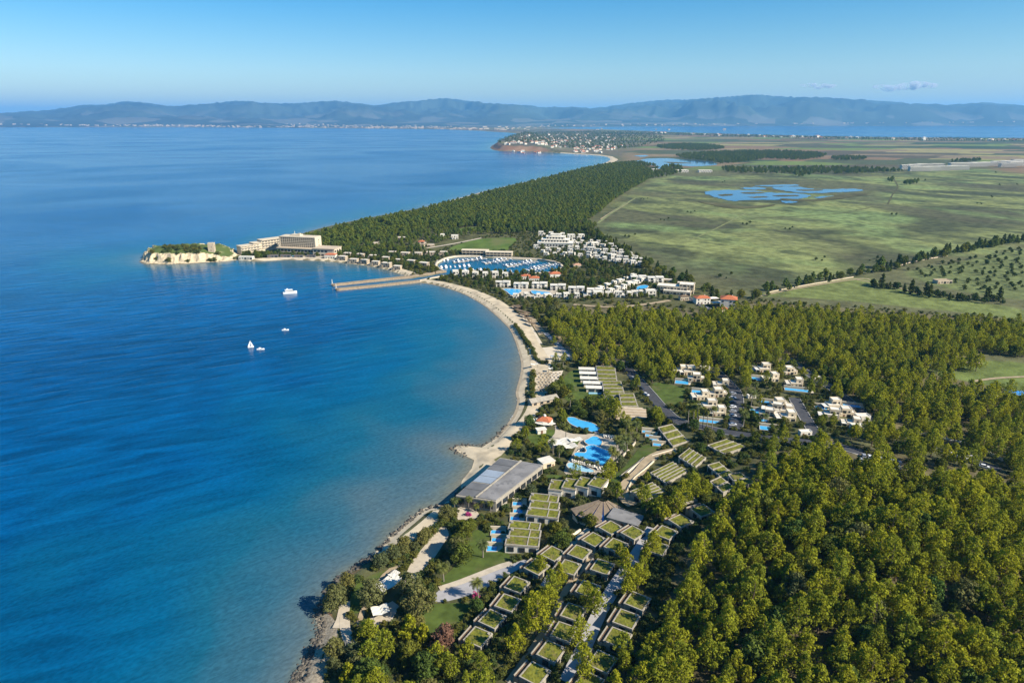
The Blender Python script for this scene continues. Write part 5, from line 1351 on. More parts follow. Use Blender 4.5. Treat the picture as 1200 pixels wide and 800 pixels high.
for i in range(1, ns):
    a = a1 + (a0 - a1) * i / ns; o = obj('gap_glazing', gap, r, (0, 0, FH + 2.9), a); o.rotation_euler = (0, math.atan2(3, FR1 - FR0), a)
for k in range(5):
    a = a1 + (a0 - a1) * (k + .5) / 5; keep(fc[0] + 12 * math.cos(a), fc[1] + 12 * math.sin(a), 8)
p = P(733, 605, 3); build([('wall', MB().box(-6.5, 6.5, -4, 4, -3, 2.8).mesh('wall', 'concrete')), ('roof', MB().box(-6.8, 6.8, -4.3, 4.3, 2.8, 3.1).mesh('roof', 'roof_grey')), ('door', DOOR, (0, -4.06, 0)), ('window', W2, (3, -4.06, .5))], 'service_building', 'low grey roof at the right end of the fan-shaped building', 'building', None, p, -.5); keep(p[0], p[1], 8)

# ------------------------------------------------------------------ modern villas
def villa(boxes, n=0):
    pr = flat_house(boxes, 'cream', 'white', n)
    sl, po = MB(), []
    x0, x1, y0, y1, h = boxes[0]
    pr.append(('pergola', MB().box(x0 - 4, x0 - .2, y0 - 1, y1 - 2, 2.9, 3.15).mesh('pergola', 'white')))
    pm = MB().box(-.15, .15, -.15, .15, -1, 2.9).mesh('pergola_post', 'white')
    pr += [('pergola_post', pm, (x0 - 3.7, y, 0)) for y in (y0 - .7, y1 - 2.4)]
    return pr
VL = [villa([(-5, 5, -4, 4, 3.3), (0, 6, -2, 5, 6.4), (-9, -4, -1, 4, 3.0)]), villa([(-6, 4, -4, 4, 3.4), (-2, 5, -1, 5, 6.6)], 1), villa([(-3.5, 3.5, -3.5, 3.5, 6.5), (-8, -3, -4, 2, 3.2), (3, 7, -3, 3, 3.4)], 1)]
VT = [((797, 436), 0, -.2, 'upper cream villa of the pair beside the highest asphalt bend'), ((816, 445), 2, -.25, 'lower cream villa of the pair, tall wall above a bright blue pool'), ((841, 463), 2, -.2, 'square cream villa standing right next to the straight asphalt road'),
      ((822, 466), 0, -.2, 'cream villa with a blue terrace left of the square villa'), ((832, 478), 1, -.35, 'white-terraced villa stepping down below the blue-terraced villa'), ((841, 485), 0, -.3, 'low villa nearest the tall palms by the lower road'),
      ((896, 434), 1, -.05, 'single boxy villa at the top, beside a square blue pool'), ((904, 445), 0, -.2, 'villa with a rounded blue pool left of the layered villa'), ((932, 451), 0, -.25, 'layered villa above a long pale blue pool on the right'),
      ((913, 475), 2, -.25, 'tall villa with a curved roof in the middle villa group'), ((908, 482), 1, -.3, 'villa in the centre of the middle group with two blue pools'), ((922, 491), 0, -.35, 'lowest villa of the middle group, beside the second road'),
      ((977, 477), 1, -.1, 'uppermost of three cream villas at the right edge of the estate'), ((990, 486), 2, -.15, 'middle of three cream villas, a plain tall cube'), ((999, 498), 0, -.2, 'lowest of three cream villas, half in the shade of pines')]
VT += [((808, 437), 1, -.1, 'small villa squeezed between the upper pair and the asphalt bend'), ((846, 452), 0, -.2, 'small villa beside the road just above the square villa'), ((924, 437), 2, -.1, 'villa set behind the layered villa at the wood edge'),
       ((901, 487), 2, -.3, 'small villa left of the centre of the middle group'), ((920, 483), 0, -.2, 'small villa at the right end of the middle group by the second road'), ((975, 489), 1, -.2, 'small villa left of the three right-hand villas, half hidden by trees')]
for (u, v), k, rz, lab in VT:
    p = P(u, v + .5); build(VL[k], 'villa', lab, 'villa', 'modern cream villas with pools', p, rz + RND.uniform(-.12, .3), RND.uniform(.66, .78)); keep(p[0], p[1], 7.2)
VP = [(799, 448.5, 9, 6, 'bright blue pool right under the tall wall of the upper villa pair'), (818, 459.5, 8, 5, 'blue pool on the terrace of the villa left of the square one'), (832, 494.5, 12, 4, 'long pool under the tall palms near the lower road'), (876, 432.5, 11, 6, 'square blue pool left of the single boxy villa'),
      (889, 444.5, 9, 6, 'blue pool at the left of the villa below the boxy one'), (934, 457.5, 15, 4.5, 'long pale blue pool in front of the layered villa'), (887, 482.5, 8, 5.5, 'blue pool to the left of the middle villa group'), (897, 471.5, 8, 3.5, 'shaded pool behind the tall curved-roof villa'),
      (893, 493, 7, 3.5, 'narrow pool in the lower left of the middle villa group'), (899, 502.5, 8, 5.5, 'blue pool in front of the lowest middle villa'), (962, 478, 7, 5, 'shaded blue pool left of the three right-hand villas'), (998, 476, 10, 4, 'dark blue pool in shade right of the three villas')]
for u, v, w, d, lab in VP: box_pool(u, v, w, d, -.3, lab, 'villa pools', 'villa_pool')
row([(1010, 491), (1004, 503)], 2, [flat_house([(-4, 4, -2.5, 2.5, 3)], 'white')], 'pool_house', '# little white pool house right of the lowest right-hand villa', 'pool house', 'white pool houses', 0, .1, (.8, .9), 6)
row([(826, 433), (850, 475), (972, 440), (912, 432), (943, 510)], 5, [flat_house([(-4, 4, -2, 2, 2.8)], 'white')], 'garden_shed', '# white flat shed, counted left to right, between the villas and the roads', 'shed', 'white sheds of the villa estate', 0, .1, (.6, .8), 6)
# red-roofed restaurant by the beach
p = P(638, 496.5); ra = MB(); ra.hip(-5, 5, -4, 4, 3.6, 2.6)
build([('wall', MB().prism([(6.2 * math.cos(a), 5 * math.sin(a)) for a in np.linspace(0, 2 * math.pi, 13)[:-1]], -1, 3.6).mesh('wall', 'white')), ('roof', ra.mesh('roof', 'tile'), (0, 0, 0), 0, [('cupola', MB().tube((0, .5, 6), (0, .5, 7.2), 1.2, .9, 8).mesh('cupola', 'white'))]),
       ('veranda', MB().prism([(9.5 * math.cos(a), 7.5 * math.sin(a)) for a in np.linspace(math.pi * .9, math.pi * 1.9, 9)] + [(5, 0), (-5, 0)], 2.5, 2.75).mesh('veranda', 'white')), ('door', DOOR, (0, -5.06, 0)), ('window', W2, (-3, -4.5, .6)), ('window', W2, (3, -4.5, .6))],
      'beach_restaurant', 'round white restaurant with a red tiled roof among trees behind the beach', 'restaurant', None, p, -.3, .8); keep(p[0], p[1], 7.5)
p = P(634, 507); build([('wall', MB().box(-2.5, 2.5, -1.6, 1.6, -.5, 2.4).mesh('wall', 'white')), ('roof', MB().box(-2.9, 2.9, -2, 2, 2.4, 2.7).mesh('roof', 'white')), ('door', DOOR, (0, -1.66, 0))], 'snack_kiosk', 'tiny white kiosk on the lawn below the red-roofed restaurant', 'kiosk', None, p, .3); keep(p[0], p[1], 4)
p = P(636, 471); b = MB()
build([('roof', MB().add([(-13, -5, 3), (13, -5, 3), (13, 5, 3), (-13, 5, 3), (-13, 0, 5.2), (13, 0, 5.2)], [(0, 1, 5, 4), (2, 3, 4, 5), (1, 2, 5), (3, 0, 4)]).mesh('roof', 'concrete')), ('wall', MB().box(-12, 12, -4, 4, -1, 3.05).mesh('wall', 'beige'))] + wins(W2, 'window', (-9, -3, 3, 9), -4.06, .5),
      'beach_club', 'long grey gabled beach club between the parasol field and the red-roofed restaurant', 'beach club', None, p, .45, .75); keep(p[0] - 8, p[1] - 3, 8); keep(p[0] + 8, p[1] + 3, 8)

# ------------------------------------------------------------------ canopies, parasols, loungers, cars
def sail_canopy(w, d, h, m='white'):
    b = MB(); n = 7
    vs = []
    for j in range(n):
        for i in range(n):
            s, t = i / (n - 1) - .5, j / (n - 1) - .5; vs.append((s * w, t * d, h + 1.3 * (abs(s) * 1.2 - .3) * (1 if (i + j) % 2 else .6)))
    b.add(vs, [(j * n + i, j * n + i + 1, (j + 1) * n + i + 1, (j + 1) * n + i) for j in range(n - 1) for i in range(n - 1)])
    po = MB().tube((0, 0, -1), (0, 0, h), .1, .08).mesh('post', 'frame')
    return [('canopy', b.mesh('canopy', m))] + [('post', po, (x * w * .48, y * d * .48, 0)) for x in (-1, 1) for y in (-1, 1)]
for u, v, w, d, rz, lab, m in ((657, 523, 11, 7, .35, 'larger white pleated canopy beside the freeform pool terrace', 'white'), (668, 528, 7, 5, .35, 'smaller white canopy nearest the freeform pool', 'white'), (674, 520.5, 7, 4, .35, 'white canopy behind the other two, by the small lawn', 'white'),
                            (455, 690, 10, 6, .9, 'white and blue sail awning over the seaside terrace among trees', 'white'), (446, 722, 6, 5, .4, 'torn-edged white awning on the lower seaside terrace', 'white'), (462, 680, 4, 3, .9, 'small white awning at the upper end of the seaside terrace', 'white'), (650, 421.5, 6, 3, .1, 'pale blue sunshade at the lower edge of the sand court', 'skylight'),
                            (1130, 541, 7, 3, -.2, 'flat white shelter roof beside the road in the right-hand wood', 'white'), (1191, 465, 12, 7, -.2, 'bright blue canopy at the far right beside the clearing', 'blue_fab'), (645, 436, 3, 3, 0, 'white lifeguard shade at the head of the parasol field', 'white'), (626, 431, 5, 2.4, .2, 'white changing cabin roof between sand court and parasol field', 'white')):
    p = P(u, v); build(sail_canopy(w, d, 3), 'canopy', lab, 'canopy', None, p, rz) if m == 'white' else build(sail_canopy(w, d, 3, m), 'canopy', lab, 'canopy', None, p, rz)
    keep(p[0], p[1], max(w, d) * .6)
par = MB(); n = 10
par.add([(1.35 * math.cos(2 * math.pi * i / n), 1.35 * math.sin(2 * math.pi * i / n), 2.1) for i in range(n)] + [(0, 0, 2.9)], [(i, (i + 1) % n, n) for i in range(n)] + [tuple(reversed(range(n)))])
PAR = [('canopy', par.mesh('canopy', 'thatch')), ('pole', MB().tube((0, 0, -.3), (0, 0, 2.2), .06, .06).mesh('pole', 'wood'))]
for j in range(8):
    n_ = (6, 6, 6, 6, 5, 5, 5, 4)[j]; v = 439 + j * 3.0
    for i in range(n_):
        u = 632 + i * (29 - j * 1.3) / 6 + (j % 2) * 1.6; p = P(u, v)
        build(PAR, 'beach_parasol', f'thatched parasol, {ORD[i]} from the left in the {ORD[j]} row of the parasol field', 'parasol', 'thatched parasols on the parasol field', p, 0, .6)
PG = [('roof', MB().box(-5, 5, -1.8, 1.8, 2.5, 2.7).mesh('roof', 'thatch'))] + [('post', MB().box(-.1, .1, -.1, .1, -.3, 2.5).mesh('post', 'wood'), (x, y, 0)) for x in (-4.6, 0, 4.6) for y in (-1.5, 1.5)]
for i, (u, v) in enumerate(((604.5, 362), (608.5, 366.5), (613, 371), (617.5, 376), (622, 381.5), (610, 361.5), (617, 369))):
    p = P(u, v); build(PG, 'beach_pergola', f'{ORD[i]} brown thatched beach shelter in the group above the sand courts', 'shelter', 'thatched shelters above the sand courts', p, -.9)
dk = MB()
LNG = [('frame', MB().box(-.35, .35, -1, 1, .25, .35).mesh('frame', 'wood')), ('mattress', MB().box(-.33, .33, -.98, .35, .35, .47).add([(-.33, .35, .47), (.33, .35, .47), (.33, .95, .95), (-.33, .95, .95), (-.33, .35, .35), (.33, .35, .35), (.33, 1, .85), (-.33, 1, .85)], [(0, 1, 2, 3), (7, 6, 5, 4), (0, 3, 7, 4), (1, 5, 6, 2), (2, 6, 7, 3)]).mesh('mattress', 'white')), ('leg', MB().box(-.3, .3, -.8, -.7, 0, .25).mesh('leg', 'wood')), ('leg', MB().box(-.3, .3, .7, .8, 0, .25).mesh('leg', 'wood'))]
k = 0
for a, b, n in (((671, 541), (697, 548), 12), ((676, 533), (684, 526), 6), ((700, 550), (716, 549), 6), ((708, 512), (728, 516), 8)):
    for i in range(n):
        p = P(a[0] + (b[0] - a[0]) * i / (n - 1), a[1] + (b[1] - a[1]) * i / (n - 1)); p[2] += .14
        build(LNG, 'sun_lounger', ('white sun lounger in the line between the freeform pool and the pale pool', 'white sun lounger beside the left bay of the freeform pool', 'white sun lounger at the lower right corner of the pool terrace', 'white sun lounger behind the rounded upper pool')[k], 'sun lounger', ('loungers between the pools', 'loungers left of the freeform pool', 'loungers at the terrace corner', 'loungers behind the rounded pool')[k], p, .2 + RND.uniform(-.2, .2), 1.1)
    k += 1
def car(paint):
    body = MB().add([(-2.1, -.85, .35), (2.1, -.85, .35), (2.1, .85, .35), (-2.1, .85, .35), (-2.1, -.85, .9), (2.05, -.8, .82), (2.05, .8, .82), (-2.1, .85, .9)], [(4, 5, 6, 7), (0, 1, 5, 4), (1, 2, 6, 5), (2, 3, 7, 6), (3, 0, 4, 7), (3, 2, 1, 0)])
    cab = MB().add([(-1.7, -.8, .88), (1.1, -.78, .85), (1.1, .78, .85), (-1.7, .8, .88), (-1.3, -.65, 1.42), (.4, -.65, 1.42), (.4, .65, 1.42), (-1.3, .65, 1.42)], [(0, 1, 5, 4), (1, 2, 6, 5), (2, 3, 7, 6), (3, 0, 4, 7)])
    rf = MB().box(-1.32, .42, -.66, .66, 1.41, 1.47)
    wh = MB().tube((0, -.1, .32), (0, .1, .32), .32, .32, 10).mesh('wheel', 'tyre')
    return [('body', body.mesh('body', paint)), ('cabin_glass', cab.mesh('cabin_glass', 'glass')), ('roof', rf.mesh('roof', paint))] + [('wheel', wh, (x, y, 0)) for x in (-1.3, 1.35) for y in (-.82, .82)]
CARS = {c: car('car_' + c) for c in ('white', 'grey', 'dark')}
def cars(pts, rz, where, group, z=.2):
    cnt = {}
    for i, (u, v) in enumerate(pts):
        c = ('white', 'grey', 'white', 'dark')[(i * 7 + len(where)) % 4]; w = {'white': 'white', 'grey': 'silver', 'dark': 'dark'}[c]
        cnt[w] = cnt.get(w, -1) + 1
        p = P(u, v); build(CARS[c], 'parked_car', f'{ORD[cnt[w]]} {w} parked car from the far end, {where}', 'car', group, (p[0], p[1], p[2] + z), rz + RND.uniform(-.06, .06)); keep(p[0], p[1], 2.5)
cars([(858.5, 462 + i * 5.2) for i in range(8)], .1, 'along the straight villa road', 'cars along the villa road')
cars([(1012 + i * 7, 536 + i * 1.4) for i in range(7)], 1.2, 'in the shady car park in the wood', 'cars in the wood car park')
cars([(1008 + i * 7.5, 541 + i * 1.5) for i in range(7)], 1.2, 'in the near car park line', 'cars in the near wood car park line')
cars([(752, 456), (757, 463), (742, 444)], -.9, 'beside the stepped terraces', 'cars by the stepped terraces')
cars([(1108 + i * 9, 531 + i * 3.4) for i in range(6)], -.5, 'on the right-hand wood road', 'cars on the wood road')
cars([(775 + i * 6, 333 + i * 1.4) for i in range(5)], 1.1, 'behind the stepped cream building', 'cars behind the cream building')
cars([(818 + i * 5, 358 + i * 1.8) for i in range(5)], .9, 'below the red-roofed houses', 'cars below the red-roofed houses')
# low walls
def wall_line(pxs, h, w, label, cat='wall', m='stone', name='garden_wall'):
    o = strip(name, line_pts(pxs), w, m, 0, 3, False, 0, h); tag(o, label, cat)
wall_line([(714, 552), (722, 543), (742, 522), (744, 519)], .9, 1.0, 'pale stair-like wall running along the right edge of the pool terrace', m='paving')
wall_line([(729, 560), (745, 546), (760, 536.5), (792, 527)], .8, .8, 'cream retaining wall following the upper edge of the curving path', m='cream')
wall_line([(735, 575), (742, 562), (755, 551), (766, 541)], .8, .7, 'cream retaining wall on the lower edge of the curving path', m='cream')
wall_line([(627, 660), (645, 646), (664, 632), (680, 622)], 1.0, .8, 'long pale wall beside the path below the suites', m='cream')
wall_line([(442, 686), (452, 677), (462, 669)], .8, .7, 'dark hedge-like wall behind the seaside terrace', m='concrete_dark')
wall_line([(1070, 507), (1100, 513), (1140, 523), (1175, 540)], 1.0, 1.2, 'white roadside wall in the right-hand wood', m='white')
wall_line([(1052, 312), (1075, 306), (1110, 300)], 1.0, .6, 'pale wall along the cypress line beyond the mown field', m='beige')
wall_line([(900, 343), (930, 337), (985, 327.5), (1000, 325)], .9, .5, 'pale roadside wall along the top of the mown field', m='beige')
# olive-grove ruin and clearing huts
row([(1104, 331)], 1, [flat_house([(-8, 8, -4, 4, 3)], 'beige', 'earth_path')], 'farm_building', 'low beige farm building in the olive field at the right', 'farm building', None, .1, 0, (1, 1), 10)
row([(1160, 462), (1172, 463.5)], 2, [flat_house([(-4, 4, -2, 2, 2.6)], 'white')], 'clearing_hut', '# small hut at the lower edge of the right-hand clearing', 'hut', 'huts at the clearing', 0, .2, (.7, .9), 5)
# far white estate and long sheds on the plain
row([(1062, 198.5), (1085, 197), (1098, 197)], 5, [flat_house([(-16, 16, -8, 8, 12)], 'white')], 'row_house', '# white building from the left in the far hotel estate, back row', 'building', 'far white estate on the plain', -.1, .05, (1.1, 1.3), 10, jit_v=.1)
row([(1072, 200.5), (1100, 200), (1128, 199)], 6, [flat_house([(-16, 16, -8, 8, 12)], 'white')], 'row_house', '# white building from the left in the far hotel estate, front row', 'building', 'far white estate on the plain', -.1, .05, (1.05, 1.2), 10, jit_v=.1)
row([(1122, 196), (1150, 195), (1172, 193.5), (1196, 192)], 7, [flat_house([(-24, 24, -10, 10, 12)], 'white')], 'row_house', '# white building from the left in the long right part of the far estate', 'building', 'far white estate on the plain', -.1, .05, (1.05, 1.3), 10, jit_v=.2)
row([(1180, 195.8), (1196, 193.8), (1212, 191.5)], 4, [flat_house([(-24, 24, -10, 10, 12)], 'white')], 'row_house', '# white building from the left in the front right part of the far estate', 'building', 'far white estate on the plain', -.1, .05, (1.0, 1.2), 10, jit_v=.2)
row([(798, 202), (826, 202.5)], 2, [flat_house([(-18, 18, -8, 8, 6)], 'white')], 'farm_shed', '# white farm shed near the far pond at the forest end', 'shed', 'farm sheds near the far pond', 0, .1, (1, 1.2), 16)
row([(745, 200), (768, 201)], 2, [flat_house([(-12, 12, -8, 8, 6)], 'white')], 'farm_shed', '# pale farm building at the tip of the coast forest', 'shed', 'farm buildings at the forest tip', 0, .1, (1, 1.2), 16)
# far town on the red cliff
def tiny(w, d, h, roof):
    b = MB().box(-w / 2, w / 2, -d / 2, d / 2, -2, h, 0)
    k = len(b.f); b.hip(-w / 2, w / 2, -d / 2, d / 2, h - .05, 3, 1, .8)
    return b.mesh('town_house', 'white', roof)
TINY = [tiny(16, 12, 8, 'white'), tiny(20, 14, 9, 'tile_pale'), tiny(14, 12, 6, 'white'), tiny(22, 12, 7, 'tile')]
TOWN_PX = np.array([(590, 170), (600, 164), (612, 160.5), (640, 157), (690, 156.5), (715, 158), (722, 163), (710, 169), (690, 170), (655, 173.5), (620, 173)])
cnt = 0
while cnt < 160:
    u, v = RND.uniform(585, 722), RND.uniform(155.5, 174)
    if not in_poly(np.array([u]), np.array([v]), TOWN_PX)[0] or RND.random() > (1.25 - abs(v - 164) / 12): continue
    p = P(u, v); tag(obj('town_house', RND.choice(TINY), None, p, RND.uniform(-.6, .6), RND.uniform(.6, 1.1)), 'tiny pale house in the far town on the red-cliffed headland', 'house', 'houses of the far headland town'); keep(p[0], p[1], 12); cnt += 1
for i in range(46):
    u = RND.uniform(672, 728); v = RND.choice([RND.uniform(176.5, 179), RND.uniform(172, 176)]) if u < 705 else RND.uniform(170, 176)
    p = P(u, v); tag(obj('town_house', RND.choice(TINY), None, p, RND.uniform(-.6, .6), RND.uniform(.6, 1.0)), 'tiny pale house at the far bay between red cliffs and coast forest', 'house', 'houses at the far bay'); keep(p[0], p[1], 12)
for i in range(34):
    u = RND.uniform(760, 1195); p = P(u, np.interp(u, [720, 880, 1040, 1200], [152.6, 158.6, 162, 163.6]) + RND.uniform(.3, 2.2))
    tag(obj('town_house', RND.choice(TINY), None, p, RND.uniform(-.6, .6), RND.uniform(1.0, 1.8)), 'tiny pale house along the far right shore of the plain', 'house', 'houses on the far right shore')
# towns on the coast across the gulf: one mass of pale specks
tb = MB()
for i in range(1000):
    if i < 580: u = RND.gauss(300, 170) if RND.random() < .6 else RND.uniform(-40, 600); v0 = np.interp(u, [0, 200, 400, 515, 560, 600], [149, 149, 150, 151.2, 152.6, 153]); v = v0 - abs(RND.gauss(.4, 1.5)) - .25
    else: u = RND.uniform(600, 1230); v = np.interp(u, [600, 640, 720, 900, 1200], [151, 149, 148.2, 147.4, 147.2]) - abs(RND.gauss(.3, 1.5)) - .2
    p = P0(u, max(v, 142.5), 8); s = RND.uniform(10, 26); h = RND.uniform(6, 17)
    tb.box(-s, s, -12, 12, -6, h, 0, RND.uniform(-.4, .4), (p[0], p[1]))
    n0 = len(tb.v) - 8
    for k in range(n0, n0 + 8): x, y, z = tb.v[k]; tb.v[k] = (x, y, z + 8 + max(0, (np.hypot(x, y) - 14500)) * .012)
tag(obj('coast_towns', tb.mesh('coast_towns', 'beige')), 'pale specks of towns along the coast across the gulf', 'town', None, 'stuff')
# ------------------------------------------------------------------ trees
def crown_mesh(name, material, seed, z0, z1, R, prof, nclump, nleaf, leaf, rc=(.24, .38), flat=.8, core=.35):
    """foliage: many small leaf faces gathered in clumps through the crown, leaving gaps"""
    g = np.random.default_rng(seed)
    V, TI = [], []
    lean = g.uniform(-.12, .12, 2) * R; lop = g.uniform(.82, 1.18, 8)
    for i in range(nclump):
        t = (i + g.uniform(.1, .9)) / nclump
        a = i * 2.39996 + g.uniform(-.5, .5)
        rad = R * prof(t) * (g.uniform(.5, 1.0) if i % 4 else g.uniform(0, .4)) * np.interp(a % 6.283, np.linspace(0, 6.283, 8), lop)
        c = np.array([rad * math.cos(a) + lean[0] * t, rad * math.sin(a) + lean[1] * t, z0 + (z1 - z0) * t + g.uniform(-.3, .3)])
        r = R * g.uniform(*rc) * (.65 + .5 * prof(t)); ct = g.uniform(0, 1)
        n = max(6, int(nleaf * (r / (R * .31)) ** 1.6))
        d = g.normal(size=(n, 3)); d[:, 2] += .35; d /= np.linalg.norm(d, axis=1)[:, None]
        p = c + d * r * g.uniform(1 - core, 1.1, (n, 1)) * np.array([1, 1, flat])
        nr = d + g.normal(scale=.45, size=(n, 3)); nr /= np.linalg.norm(nr, axis=1)[:, None]
        u = np.cross(nr, g.normal(size=(n, 3))); u /= np.linalg.norm(u, axis=1)[:, None] + 1e-9; w = np.cross(nr, u)
        s = leaf * g.uniform(.6, 1.25, (n, 1)); u = u * s; w = w * s * .62
        V.append(np.stack([p - u, p + w, p + u, p - w], 1).reshape(-1, 3))
        TI.append(np.repeat(np.clip(.55 * ct + .45 * g.uniform(0, 1, n), 0, 1), 4))
    v = np.vstack(V); f = np.arange(len(v)).reshape(-1, 4)
    me = np_mesh(name, v, f, material)
    a = me.attributes.new('tint', 'FLOAT', 'POINT'); a.data.foreach_set('value', np.concatenate(TI).astype(np.float32))
    return me

def trunk_mesh(seed, h, r, zc0, R, limbs, material='bark'):
    g = random.Random(seed); b = MB()
    x = y = 0.0; q = [(0, 0, -1.0)]
    for k in range(1, 5):
        x += g.uniform(-.25, .25); y += g.uniform(-.25, .25); q.append((x, y, h * k / 4))
    for k in range(4): b.tube(q[k], q[k + 1], r * (1 - k * .2), r * (1 - (k + 1) * .2), 6, 0, False)
    for i in range(limbs):
        a = i * 2.4 + g.uniform(-.4, .4); z = zc0 + (h - zc0) * (i + .5) / limbs * .8; s = R * g.uniform(.5, .8) * (1 - .5 * i / limbs)
        t = z / h * 4; k = min(3, int(t)); bx = q[k][0] + (q[k + 1][0] - q[k][0]) * (t - k); by = q[k][1] + (q[k + 1][1] - q[k][1]) * (t - k)
        b.tube((bx, by, z), (bx + s * math.cos(a), by + s * math.sin(a), z + s * .55), r * .4, r * .12, 4, 0, False)
    return b.mesh('trunk', material)

pine_prof = lambda t: (0.50 + 1.3 * t) if t < .30 else max(.08, .93 * (1 - ((t - .30) / .75) ** 1.5))
round_prof = lambda t: max(.12, math.sin(math.pi * min(1, .12 + .88 * t)) ** .6)
cyp_prof = lambda t: max(.1, (1 - t) ** .6) * (.6 + min(.4, t * 3))
PINE = []
for s in range(7):
    k = 1 + .2 * math.sin(s * 2.1); H = 13 * (1 + .2 * math.cos(s * 1.7))
    PINE.append((crown_mesh('crown', 'pine', 30 + s, 3.0, H - .4, 4.5 * k, pine_prof, 52, 50, .40, (.13, .25), 1.2), trunk_mesh(50 + s, H * .88, .30, 4.0, 3.6, 7)))
FOR = [(crown_mesh('crown', 'forest', 70 + s, 2.8, 10.5, 3.9, pine_prof, 26, 26, .62), trunk_mesh(80 + s, 8.5, .25, 3, 3, 4)) for s in range(4)]
BROAD = [(crown_mesh('crown', 'broad', 90 + s, 1.6, 8.2, 3.6, round_prof, 44, 46, .34), trunk_mesh(95 + s, 6, .26, 1.6, 3, 6, 'bark_grey')) for s in range(5)]
GREEN = [(crown_mesh('crown', 'green', 110 + s, 1.5, 7.6, 3.6, round_prof, 42, 46, .36), trunk_mesh(115 + s, 5.6, .24, 1.6, 3, 6, 'bark_grey')) for s in range(5)]
DARK = [(crown_mesh('crown', 'dark', 130 + s, .8, 9.5, 2.4, cyp_prof, 34, 34, .42), trunk_mesh(135 + s, 7, .2, 1, 1.4, 4)) for s in range(3)]
PURP = (crown_mesh('crown', 'purple', 141, 1.6, 7.0, 3.5, round_prof, 40, 44, .34), trunk_mesh(142, 5.2, .22, 1.6, 3, 6, 'bark_grey'))
SHRUB = [(crown_mesh('foliage', 'shrub', 150 + s, .15, 1.7, 1.35, round_prof, 14, 30, .20, (.3, .5)), trunk_mesh(155 + s, 1.0, .07, .2, .8, 4, 'bark_grey')) for s in range(4)]
OLIVE = [(crown_mesh('crown', 'dark', 160 + s, 1.2, 4.6, 2.6, round_prof, 22, 30, .34), trunk_mesh(165 + s, 3.2, .22, 1.2, 2, 5, 'bark_grey')) for s in range(3)]
def palm_parts(seed, h, L=3.0):
    g = random.Random(seed); b = MB(); V = []; ti = []
    lean = (g.uniform(-.5, .5), g.uniform(-.5, .5))
    tk = MB(); q = [(lean[0] * (k / 5) ** 2, lean[1] * (k / 5) ** 2, -.6 + (h + .6) * k / 5) for k in range(6)]
    for k in range(5): tk.tube(q[k], q[k + 1], .28 - .02 * k, .26 - .02 * k, 7, 0, k == 4)
    for i in range(26):
        a = i * 2.4 + g.uniform(-.2, .2); up = 1.15 - 1.5 * (i / 26); l = L * g.uniform(.85, 1.1); n = 6
        pts = []
        for k in range(n + 1):
            t = k / n; el = up - 1.7 * t * t * .8
            if k == 0: pts.append(np.array([q[-1][0], q[-1][1], h]))
            else: pts.append(pts[-1] + l / n * np.array([math.cos(a) * math.cos(el), math.sin(a) * math.cos(el), math.sin(el)]))
        sd = np.array([-math.sin(a), math.cos(a), 0])
        for k in range(n):
            for s in (-1, 1):
                for m_ in range(2):
                    p = pts[k] + (pts[k + 1] - pts[k]) * (m_ * .5); d = (pts[k + 1] - pts[k]) / np.linalg.norm(pts[k + 1] - pts[k])
                    wd_ = .75 * math.sin(math.pi * min(1, (k + m_ * .5 + .8) / (n + .8))) ** .7 + .05
                    tip = p + sd * s * wd_ + d * .35 + np.array([0, 0, -.22 * wd_]); V += [p, p + d * .22, tip + d * .05, tip]; ti += [g.random()] * 4
    me = np_mesh('crown', np.array(V), np.arange(len(V)).reshape(-1, 4), 'palm')
    at = me.attributes.new('tint', 'FLOAT', 'POINT'); at.data.foreach_set('value', np.array(ti, np.float32))
    return me, tk.mesh('trunk', 'bark_grey')
PALM = [palm_parts(200 + s, h) for s, h in enumerate((6.5, 8.0, 5.2))]
TALLPALM = [palm_parts(210 + s, h, 2.6) for s, h in enumerate((11.5, 13))]

def free(x, y, pad=0.0):
    ok = np.ones(len(x), bool)
    o = np.array(OCC)
    for i in range(0, len(x), 4000):
        xs, ys = x[i:i + 4000, None], y[i:i + 4000, None]
        ok[i:i + 4000] = ~(((xs - o[None, :, 0]) ** 2 + (ys - o[None, :, 1]) ** 2) < (o[None, :, 2] + pad) ** 2).any(1)
    for e in EXCL:
        lo, hi = e.min(0) - pad, e.max(0) + pad
        m = ok & (x > lo[0]) & (x < hi[0]) & (y > lo[1]) & (y < hi[1])
        if m.any():
            j = np.where(m)[0]; bad = in_poly(x[j], y[j], e)
            if pad > 0: bad |= seg_dist(x[j], y[j], e) < pad
            ok[j] &= ~bad
    return ok

def scatter(pxpoly, sp, prob=1.0, jit=.38, pad=1.0, n=2, height=3.0):
    poly = np.array([P0(u, v, height) for u, v in (smooth(pxpoly, True, n) if n > 1 else pxpoly)])
    lo, hi = poly.min(0), poly.max(0)
    xs, ys = np.meshgrid(np.arange(lo[0], hi[0] + sp, sp), np.arange(lo[1], hi[1] + sp, sp * .87))
    xs = xs + (np.arange(xs.shape[0])[:, None] % 2) * sp / 2
    x, y = xs.ravel(), ys.ravel(); x = x + NR.uniform(-jit, jit, x.size) * sp; y = y + NR.uniform(-jit, jit, y.size) * sp
    k = in_poly(x, y, poly) & (NR.random(x.size) < prob); x, y = x[k], y[k]
    if not len(x): return np.zeros((0, 3))
    k = free(x, y, pad); x, y = x[k], y[k]
    sd = sdist(x, y); k = sd > 1.5; x, y, sd = x[k], y[k], sd[k]
    return np.column_stack([x, y, T(x, y, sd)])

def tree(variant, name, label, cat, group, loc, sc, rz=None):
    r = tag(obj(name, None, None, loc, RND.uniform(0, 6.28) if rz is None else rz, sc), label, cat, group)
    obj(variant[0].name.split('.')[0], variant[0], r); obj('stem' if name == 'shrub' else 'trunk', variant[1], r)
    return r

